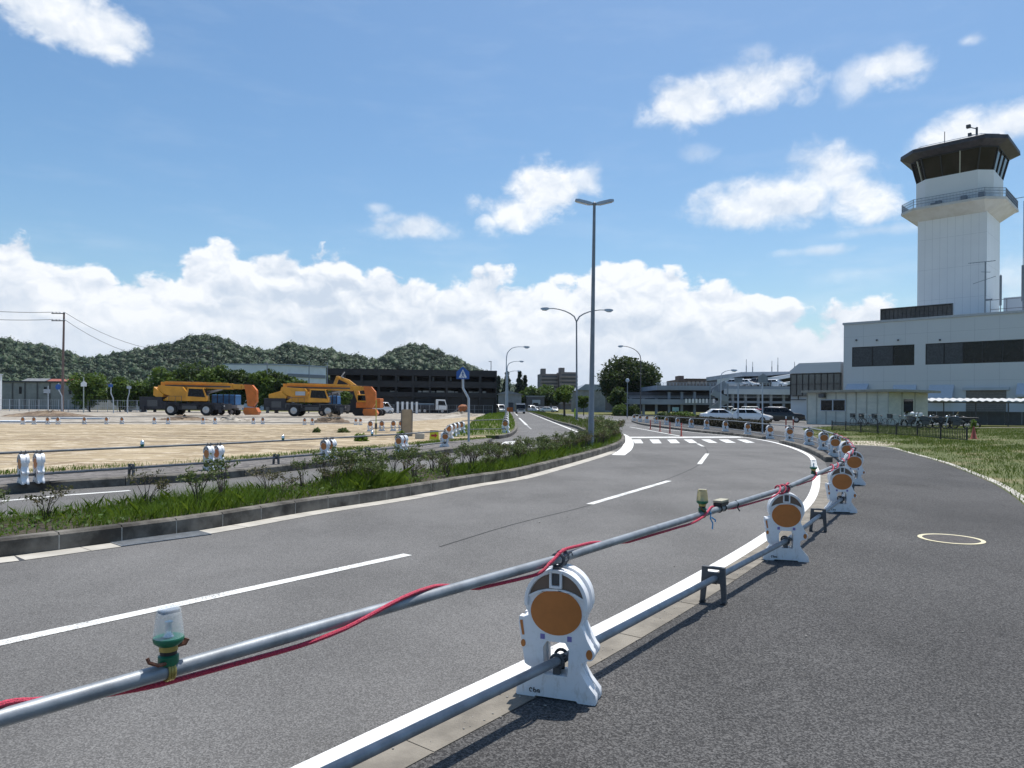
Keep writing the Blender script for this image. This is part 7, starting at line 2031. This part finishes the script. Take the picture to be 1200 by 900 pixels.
for px, yt, yb, Y, lb in poles:
    b = Vector((A(px, 480, Y).x, Y, .148)); h_ = A(px, yt, Y).z - .148; t = thing('thin_pole', lb, 'pole', b); pp[px] = b + Vector((0, 0, h_))
    MB().tube([(0, 0, 0), (0, 0, h_)], [.12, .07], 8).build('pole', MT['dark_pole'] if px < 300 else MT['grey_pole'], t, True)
    hd_ = MB(); hd_.box(-.5, .1, -.12, .12, h_ + .002, h_ + .12); hd_.build('head', MT['grey_pole'], t)
def wire(p0, p1, sag, label, r=.018):
    pts = [p0.lerp(p1, i / 14) + Vector((0, 0, -4 * sag * (i / 14) * (1 - i / 14))) for i in range(15)]
    tag(MB().tube(pts, r, 5).build('power_line', MT['black'], None, True), label, 'wire', 'wires from the utility pole')
for k, (z, yy) in enumerate(zip(arms_z, (362, 372.5))):
    for j, x in enumerate((-1.35, -.35)):
        a = ub + Vector((x, -.12, z + .2)); wire(a, A(-60 - 10 * j, yy - 3 + j, 96), .3, 'thin black wire from the %s cross arm out of the left edge, %s' % (('upper', 'lower')[k], ('outer', 'inner')[j]))
    a = ub + Vector((.25, -.12, z + .2)); wire(a, pp[249] + Vector((0, 0, -.3 - 1.0 * k)), 2.6 + .4 * k, 'sagging black wire from the %s cross arm towards the thin pole' % ('upper', 'lower')[k], .03)
# left sign posts
def sign_post(label, pts_px, Y, plate, pm, m=None, name='road_sign', shape='round', size=.6, group=None, z=.148, cat='sign', frontm=None):
    b = Vector((A(*pts_px[0], Y).x, Y, z)); t = thing(name, label, cat, b, 0, group)
    pts = [Vector((0, 0, 0))] + [A(x, y, Y) - b for x, y in pts_px[1:]]
    MB().tube(pts, .045 if Y < 60 else .07, 8).build('post', m or MT['pale_pole'], t, True)
    c = A(*plate, Y) - b + Vector((0, -.09, 0)); mb = MB()
    s = size
    poly = {'round': ell(c.x, c.z, s / 2, s / 2, 0, 345, 18), 'box': [(c.x - s * .6, c.z - s * .35), (c.x + s * .6, c.z - s * .35), (c.x + s * .6, c.z + s * .35), (c.x - s * .6, c.z + s * .35)],
            'tall': [(c.x - s * .35, c.z - s * .5), (c.x + s * .35, c.z - s * .5), (c.x + s * .35, c.z + s * .5), (c.x - s * .35, c.z + s * .5)],
            'tri': [(c.x - s * .5, c.z - s * .4), (c.x + s * .5, c.z - s * .4), (c.x, c.z + s * .5)], 'hex': [(c.x - s * .5, c.z - s * .42), (c.x + s * .5, c.z - s * .42), (c.x + s * .5, c.z + .15 * s), (c.x, c.z + s * .55), (c.x - s * .5, c.z + .15 * s)]}[shape]
    mb.prism(poly, -.015, .015, Matrix.Translation((0, c.y, 0)) @ XZ); mb.build('plate', pm, t)
    return t
sign_post('small pale blue board on a thin pole at the far left', [(56.4, 482), (56.4, 452)], 102, (55.5, 458.5), MT['silverwall'], shape='box', size=.8)
sign_post('blue round sign on a bent white pole beside the brown utility pole', [(72.8, 483), (72.4, 464), (68.8, 457), (68.6, 449)], 97, (68.6, 453.5), MT['signblue'], size=.75)
sign_post('pale green pole with a white pointed sign, right of the utility pole', [(98, 483), (98, 442)], 98, (98.6, 450), MT['signwhite'], shape='hex', size=.8, m=mat('greenish_pole', (.36, .42, .40), .6, var=.1))
sign_post('bent white pole with a small blue plate before the round trees', [(133, 484), (132.6, 467), (130, 461), (130, 449)], 96, (130, 452), MT['signblue'], shape='box', size=.5)
sign_post('bent grey pole with a small pale plate left of the kei van', [(149.4, 483), (149.6, 467), (151.6, 460), (151.5, 452)], 97, (151.6, 454), MT['silverwall'], shape='box', size=.5)
# blue pentagon crossing sign on a bent pole
Ys = G(549.3, 517.5, .15).y
t = sign_post('blue pentagon pedestrian crossing sign on a bent white pole at the corner', [(549.3, 517.5), (549.2, 467), (542.6, 455), (542.2, 432)], Ys, (542.6, 438), MT['signblue'], shape='hex', size=.50, name='crossing_sign', z=.15)
b = Vector(t.location); c = A(542.6, 438.2, Ys) - b; yq = c.y - .09
mb = MB(); s = .50
mb.prism([(c.x - s * .34, c.z - s * .33), (c.x + s * .34, c.z - s * .33), (c.x, c.z + s * .36)], -.019, -.0155, Matrix.Translation((0, yq, 0)) @ XZ); mb.build('white_triangle', MT['signwhite'], t)
mb = MB(); mk = Matrix.Translation((0, yq, 0)) @ XZ
def stroke(pts, w):
    for (x0, z0), (x1, z1) in zip(pts, pts[1:]):
        d = Vector((x1 - x0, z1 - z0)).normalized(); nrm = Vector((-d.y, d.x)) * w / 2
        mb.prism([(x0 - nrm.x, z0 - nrm.y), (x1 - nrm.x, z1 - nrm.y), (x1 + nrm.x, z1 + nrm.y), (x0 + nrm.x, z0 + nrm.y)], -.0225, -.0195, mk)
mb.prism(ell(c.x, c.z + .072, .022, .022, 0, 330, 12), -.0225, -.0195, mk)
stroke([(c.x, c.z + .05), (c.x + .003, c.z - .04)], .04); stroke([(c.x, c.z - .035), (c.x - .05, c.z - .135)], .024); stroke([(c.x + .004, c.z - .035), (c.x + .055, c.z - .13)], .024); stroke([(c.x, c.z + .03), (c.x - .055, c.z - .02)], .018); stroke([(c.x, c.z + .03), (c.x + .055, c.z - .015)], .018)
for k in range(5): x = c.x - .14 + k * .07; mb.prism([(x - .02, c.z - .165), (x + .02, c.z - .165), (x + .02, c.z - .145), (x - .02, c.z - .145)], -.0225, -.0195, mk)
mb.build('walker_symbol', MT['signblue'], t)
# signs seen from behind near the parking
sign_post('grey back of a pointed road sign on a thin pole by the far kerb', [(893.5, 508.5), (893.5, 437)], G(893.5, 508.5).y, (893.5, 443.5), MT['grey_pole'], shape='hex', size=.58, z=.0)
sign_post('flat grey sign box on a pale post between the white sedan and hatchback', [(865, 500), (865, 446)], 66, (865, 445.5), MT['grey_pole'], shape='box', size=.62, z=0)
sign_post('small pale green notice board on a post under the parking deck', [(791.5, 488), (791.5, 478)], 96, (791.5, 479.5), mat('pale_green_board', (.35, .48, .42), .6, var=.1), shape='box', size=.75, z=0)
# yellow marker on the island
g = G(674.3, 490.5, .155); t = thing('yellow_marker', 'yellow-green marker post on the grass island beside the double lamp', 'marker post', g)
MB().box(-.16, .16, -.04, .04, .25, 1.15).build('plate', mat('lime_marker', (.42, .55, .03), .5, var=.1, scale=6), t, bevel=.01); MB().tube([(0, .055, 0), (0, .055, 1.2)], .02, 8).build('post', MT['pale_pole'], t)
# red delineator posts by the crosswalk
for i, (x, y, h_) in enumerate(((762.2, 503.3, .66), (773.4, 505.6, .66), (785, 508.2, .68), (798.4, 511.6, .72))):
    g = G(x, y); t = thing('delineator', 'red flexible post on the dashed line beyond the crosswalk, %s' % ('farthest', 'second farthest', 'second nearest', 'nearest')[i], 'post', (g.x, g.y, .004), 0, 'red flexible posts by the crosswalk')
    MB().tube([(0, 0, .0), (0, 0, h_ - .02), (0, 0, h_)], [.04, .038, .025], 10).build('post', MT['redpost'], t, True); MB().lathe([(.10, 0), (.10, .02), (.05, .045)], 12).build('base', MT['redpost'], t)
    for z in (.45, .57): MB().lathe([(.0405, z), (.0405, z + .04)], 10).build('reflective_band', mat('pale_red_band', (.55, .28, .25), .4, var=.1), t)
# tan board, yellow arrow sign, blocks on the cobble strip
g = G(476.5, 511.3, .15); k = g.y / F; t = thing('tan_board', 'tall narrow tan board with dark sides standing on the cobble strip', 'board', g, .18)
MB().prism([(-5.4 * k, 0.02), (5.2 * k, 0.02), (5.9 * k, 31.5 * k), (-5.8 * k, 31.5 * k)], -.03, .03, XZ).build('panel', mat('tan_panel', (.40, .31, .21), .7, var=.12, scale=3), t)
for s in (-1, 1): MB().prism([(s * 5.5 * k, 0), (s * 6.6 * k, 0), (s * 6.9 * k, 29 * k), (s * 6.0 * k, 31 * k)], -.09, .09, XZ).build('side_rail', MT['dgrey'], t)
MB().box(-6 * k, 6 * k, -.12, .12, -.0, .018).build('foot', MT['dgrey'], t)
g = G(508.8, 515.2, .15); k = g.y / F; t = thing('arrow_sign', 'low yellow A-frame sign with a red right arrow beside the tan board', 'sign', g, .1)
tl = Matrix.Rotation(-.18, 4, 'X')
MB().prism([(-5.6 * k, 0), (5.6 * k, 0), (5.0 * k, 9 * k), (-5.0 * k, 9 * k)], -.012, .012, tl @ XZ).build('face', MT['yellow'], t)
MB().prism([(-5.0 * k, 9.1 * k), (5.0 * k, 9.1 * k), (4.9 * k, 11 * k), (-4.9 * k, 11 * k)], -.012, .012, tl @ XZ).build('top_strip', mat('dark_red_strip', (.10, .02, .02), .6, var=.3, scale=20), t)
MB().prism([(-3.6 * k, 3.6 * k), (.6 * k, 3.6 * k), (.6 * k, 1.8 * k), (3.8 * k, 4.8 * k), (.6 * k, 7.8 * k), (.6 * k, 6.0 * k), (-3.6 * k, 6.0 * k)], -.016, -.0125, tl @ XZ).build('arrow', mat('arrow_red', (.38, .03, .03), .5, var=.1), t)
bl = MB(); bl.bar((-4.8 * k, .25, 0), (-4.6 * k, .06, 10 * k), .03); bl.bar((4.8 * k, .25, 0), (4.6 * k, .06, 10 * k), .03); bl.build('leg', MT['dgrey'], t)
g = G(492, 514.2, .15); t = thing('pale_block', 'pale concrete block on the cobble strip between tan board and yellow sign', 'block', g); MB().box(-.19, .19, -.12, .12, 0, .22).build('block', MT['gutter'], t, bevel=.02); MB().tube([(-.08, 0, .221), (-.08, 0, .28), (.08, 0, .28), (.08, 0, .221)], .012, 6).build('handle', MT['dgrey'], t)
g = G(440.5, 512, .15); t = thing('stake', 'thin yellow-green stake on the sand left of the tan board', 'stake', g); MB().tube([(0, 0, 0), (0, 0, 1.62)], .022, 6).build('rod', mat('lime_rod', (.38, .42, .06), .6, var=.1), t); MB().box(-.05, .05, -.03, .03, .35, .6).build('clip', MT['dgrey'], t)
# heaps of earth
def heap(label, px, py, w, h_, Y, m, seed, dz=.14):
    rng = np.random.default_rng(seed); c = A(px, py, Y); n1_, n2_ = 26, 14; vs, fs = [], []
    for j in range(n2_ + 1):
        for i in range(n1_):
            r = j / n2_; a = 2 * PI * i / n1_; x, y = math.cos(a) * r * w / 2, math.sin(a) * r * w / 3
            z = h_ * (1 - r) ** .8 * (1 + .35 * math.sin(a * 3 + seed)) if j else h_
            vs.append((x + rng.normal(0, .05), y + rng.normal(0, .05), max(0, z + rng.normal(0, h_ * .07)) if j < n2_ else 0))
    for j in range(n2_):
        for i in range(n1_): fs.append((j * n1_ + i, j * n1_ + (i + 1) % n1_, (j + 1) * n1_ + (i + 1) % n1_, (j + 1) * n1_ + i))
    o = MB().add(vs, fs).build('earth_heap', m, None, True); o.location = (c.x, Y, dz); return tag(o, label, 'heap')
MT['dark_earth'] = gravelm('dark_earth', (.10, .07, .045), (.19, .14, .10), (.25, .19, .13), 6)
heap('dark brown earth heap in front of the right crane', 388, 496, 3.0, .62, 55, MT['dark_earth'], 3)
heap('pale rubble heap in front of the gap between the cranes', 270, 494, 3.4, .42, 58, MT['rubble'], 5)
heap('brownish rubble heap under the left crane', 215, 494, 4.4, .36, 60, MT['dark_earth'], 8)
heap('flat pale heap far behind the yellow arrow sign', 540, 486, 7, .5, 95, MT['rubble'], 9)
heap('brownish flat heap at the far left behind the sand', 60, 488, 9, .5, 70, MT['dark_earth'], 10)
# long white boards lying at the back of the sand
for i, (x0, x1, y, lb) in enumerate(((-10, 75, 495, 'long white sheet lying behind the sand at the far left'), (60, 135, 491, 'grey-white plank stack lying behind the sand, right of the sheet'), (430, 465, 484.5, 'long white board lying behind the left barriers run'))):
    g0, g1 = G(x0, y, .15), G(x1, y, .15); t = thing('white_board', lb, 'board', (g0.x, g0.y, .15)); L = g1.x - g0.x
    MB().box(0, L, 0, 1.2, .0, .12).build('sheet', MT['signwhite'] if i != 1 else MT['silverwall'], t); MB().box(0, L, -.02, -.002, .02, .10).build('edge', MT['silverwall'], t)
# mesh fence at the far left and a low barrier fence before the car park
def wire_fence(label, p0, p1, h_, n_, group=None, name='wire_fence', m=None, z=.148, gap=.28):
    p0, p1 = Vector(p0), Vector(p1); d = p1 - p0; L = d.length; t = thing(name, label, 'fence', (p0.x, p0.y, z), math.atan2(d.y, d.x), group)
    for i in range(n_ + 1): MB().tube([(L * i / n_, 0, 0), (L * i / n_, 0, h_ + .05)], .04, 6).build('post', m or MT['pale_pole'], t)
    w = MB()
    for zz in (.12, h_ * .5, h_): w.bar((0, .05, zz), (L, .05, zz), .035)
    for i in range(int(L / gap)): w.bar((i * gap, .05, .12), (i * gap, .05, h_), .016)
    w.build('mesh_panel', m or MT['pale_pole'], t); return t
fA, fB = A(-12, 480, 106), A(172, 480, 106)
wire_fence('long pale wire fence before the far left buildings and round trees', (fA.x, 106, 0), (fB.x, 106, 0), 1.75, 16)
fA, fB = A(430, 480, 124), A(577, 480, 124)
wire_fence('grey wire fence at the foot of the black car park', (fA.x, 124, 0), (fB.x, 124, 0), 1.5, 14, m=MT['grey_pole'])
t = thing('white_gate', 'white slatted temporary gate before the black car park', 'gate', (A(476, 480, 121).x, 121, .148))
for i in range(5): MB().box(-1.6 + i * .8, -1.25 + i * .8, -.05, .05, .0, 2.0).build('slat', MT['signwhite'], t)
for z in (.3, 1.7): MB().box(-1.8, 2.2, .052, .12, z, z + .12).build('rail', MT['grey_pole'], t)
# black fence on the lawn, right
p0, p1 = G(975, 504.5), G(1133, 517.6); d = p1 - p0; L = d.length
t = thing('black_fence', 'low black railing fence on the lawn in front of the bikes', 'fence', p0, math.atan2(d.y, d.x))
for i in range(8): MB().box(L * i / 7 - .03, L * i / 7 + .03, -.03, .03, 0, .72).build('post', MT['black'], t)
r_ = MB(); r_.box(0, L, -.015, .015, .60, .64); r_.box(0, L, -.015, .015, .08, .12); r_.build('rail', MT['black'], t)
nb = int(L / .145); b_ = MB()
for i in range(nb): x = (i + .5) * L / nb; b_.box(x - .012, x + .012, -.012, .012, .121, .599)
b_.build('baluster', MT['black'], t)
# traffic cone at the end of the fence
g = G(1141, 514.5); t = thing('traffic_cone', 'faded red traffic cone at the right end of the black fence', 'cone', g)
MB().lathe([(.17, .03), (.15, .05), (.035, .66), (.03, .68)], 16).build('cone_body', MT['conered'], t, True); MB().box(-.19, .19, -.19, .19, 0, .03).build('base', MT['conered'], t, bevel=.01); MB().lathe([(.108, .26), (.084, .38)], 16).build('band', MT['conered'], t, True)
e_ = G(1230, 513.5); pp_ = thing('cone_bar', 'pale bar running from the red cone to the right edge', 'bar', (g.x, g.y, .6)); e_ = Vector((e_.x, e_.y, .62)) - Vector((g.x, g.y, .6))
MB().tube([(0, 0, .0), e_], .02, 8).build('rod', mat('pale_bar', (.45, .38, .28), .6, var=.2), pp_)
MB().tube([Vector((0, 0, 0)) + e_ * .97, e_ * .97 + Vector((0, 0, -.62))], .03, 8).build('prop', MT['dgrey'], pp_)
# red and white posts by the parked cars, roadworks guards at the side road
for i, (x, y, lb) in enumerate(((921, 502, 'red post with white top in front of the black vehicle'), (929.5, 503, 'small red post right of the one before the black vehicle'))):
    g = G(x, y); t = thing('red_marker', lb, 'post', g, 0, 'red posts before the parked cars'); MB().tube([(0, 0, 0), (0, 0, .75)], .05, 8).build('post', MT['redpost'], t); MB().tube([(0, 0, .751), (0, 0, .95)], .05, 8).build('white_top', MT['signwhite'], t)
for i, (x, Y, lb) in enumerate(((594.5, 140, 'orange roadworks guard at the bend of the side road'), (598.5, 150, 'orange roadworks guard further along the side road'))):
    t = thing('road_guard', lb, 'barrier', (A(x, 480, Y).x, Y, .0), 0, 'orange guards on the side road'); MB().box(-.5, .5, -.03, .03, .35, 1.3).build('panel', MT['crane_o'], t); lg = MB(); lg.bar((-.45, -.3, 0), (-.45, .0, 1.25), .05); lg.bar((.45, -.3, 0), (.45, 0, 1.25), .05); lg.build('leg', MT['dgrey'], t)
# ================================================================== HAZE (air between here and the far hills)
hm_ = bpy.data.materials.new('air'); hm_.use_nodes = True; t_ = hm_.node_tree; t_.nodes.clear()
o_ = t_.nodes.new('ShaderNodeOutputMaterial'); v_ = t_.nodes.new('ShaderNodeVolumePrincipled')
v_.inputs['Color'].default_value = (.80, .88, 1.0, 1); v_.inputs['Density'].default_value = 0.00006; v_.inputs['Anisotropy'].default_value = .2
t_.links.new(v_.outputs[0], o_.inputs['Volume'])
MBH = MB().box(-13000, 13000, -13000, 13000, -1.2, 240)
tag(MBH.build('haze', hm_), kind='stuff')
bpy.context.view_layer.update()
for o in bpy.data.objects:
    if 'label' in o and len(o['label'].split()) > 16: print('LONG', o['label'])
from collections import Counter
c_ = Counter(o['label'] for o in bpy.data.objects if 'label' in o and o.parent is None)
for k_, n_ in c_.items():
    if n_ > 1: print('DUP', n_, k_)
for o in bpy.data.objects:
    if o.get('label') == 'x': print('XLABEL', o.name)
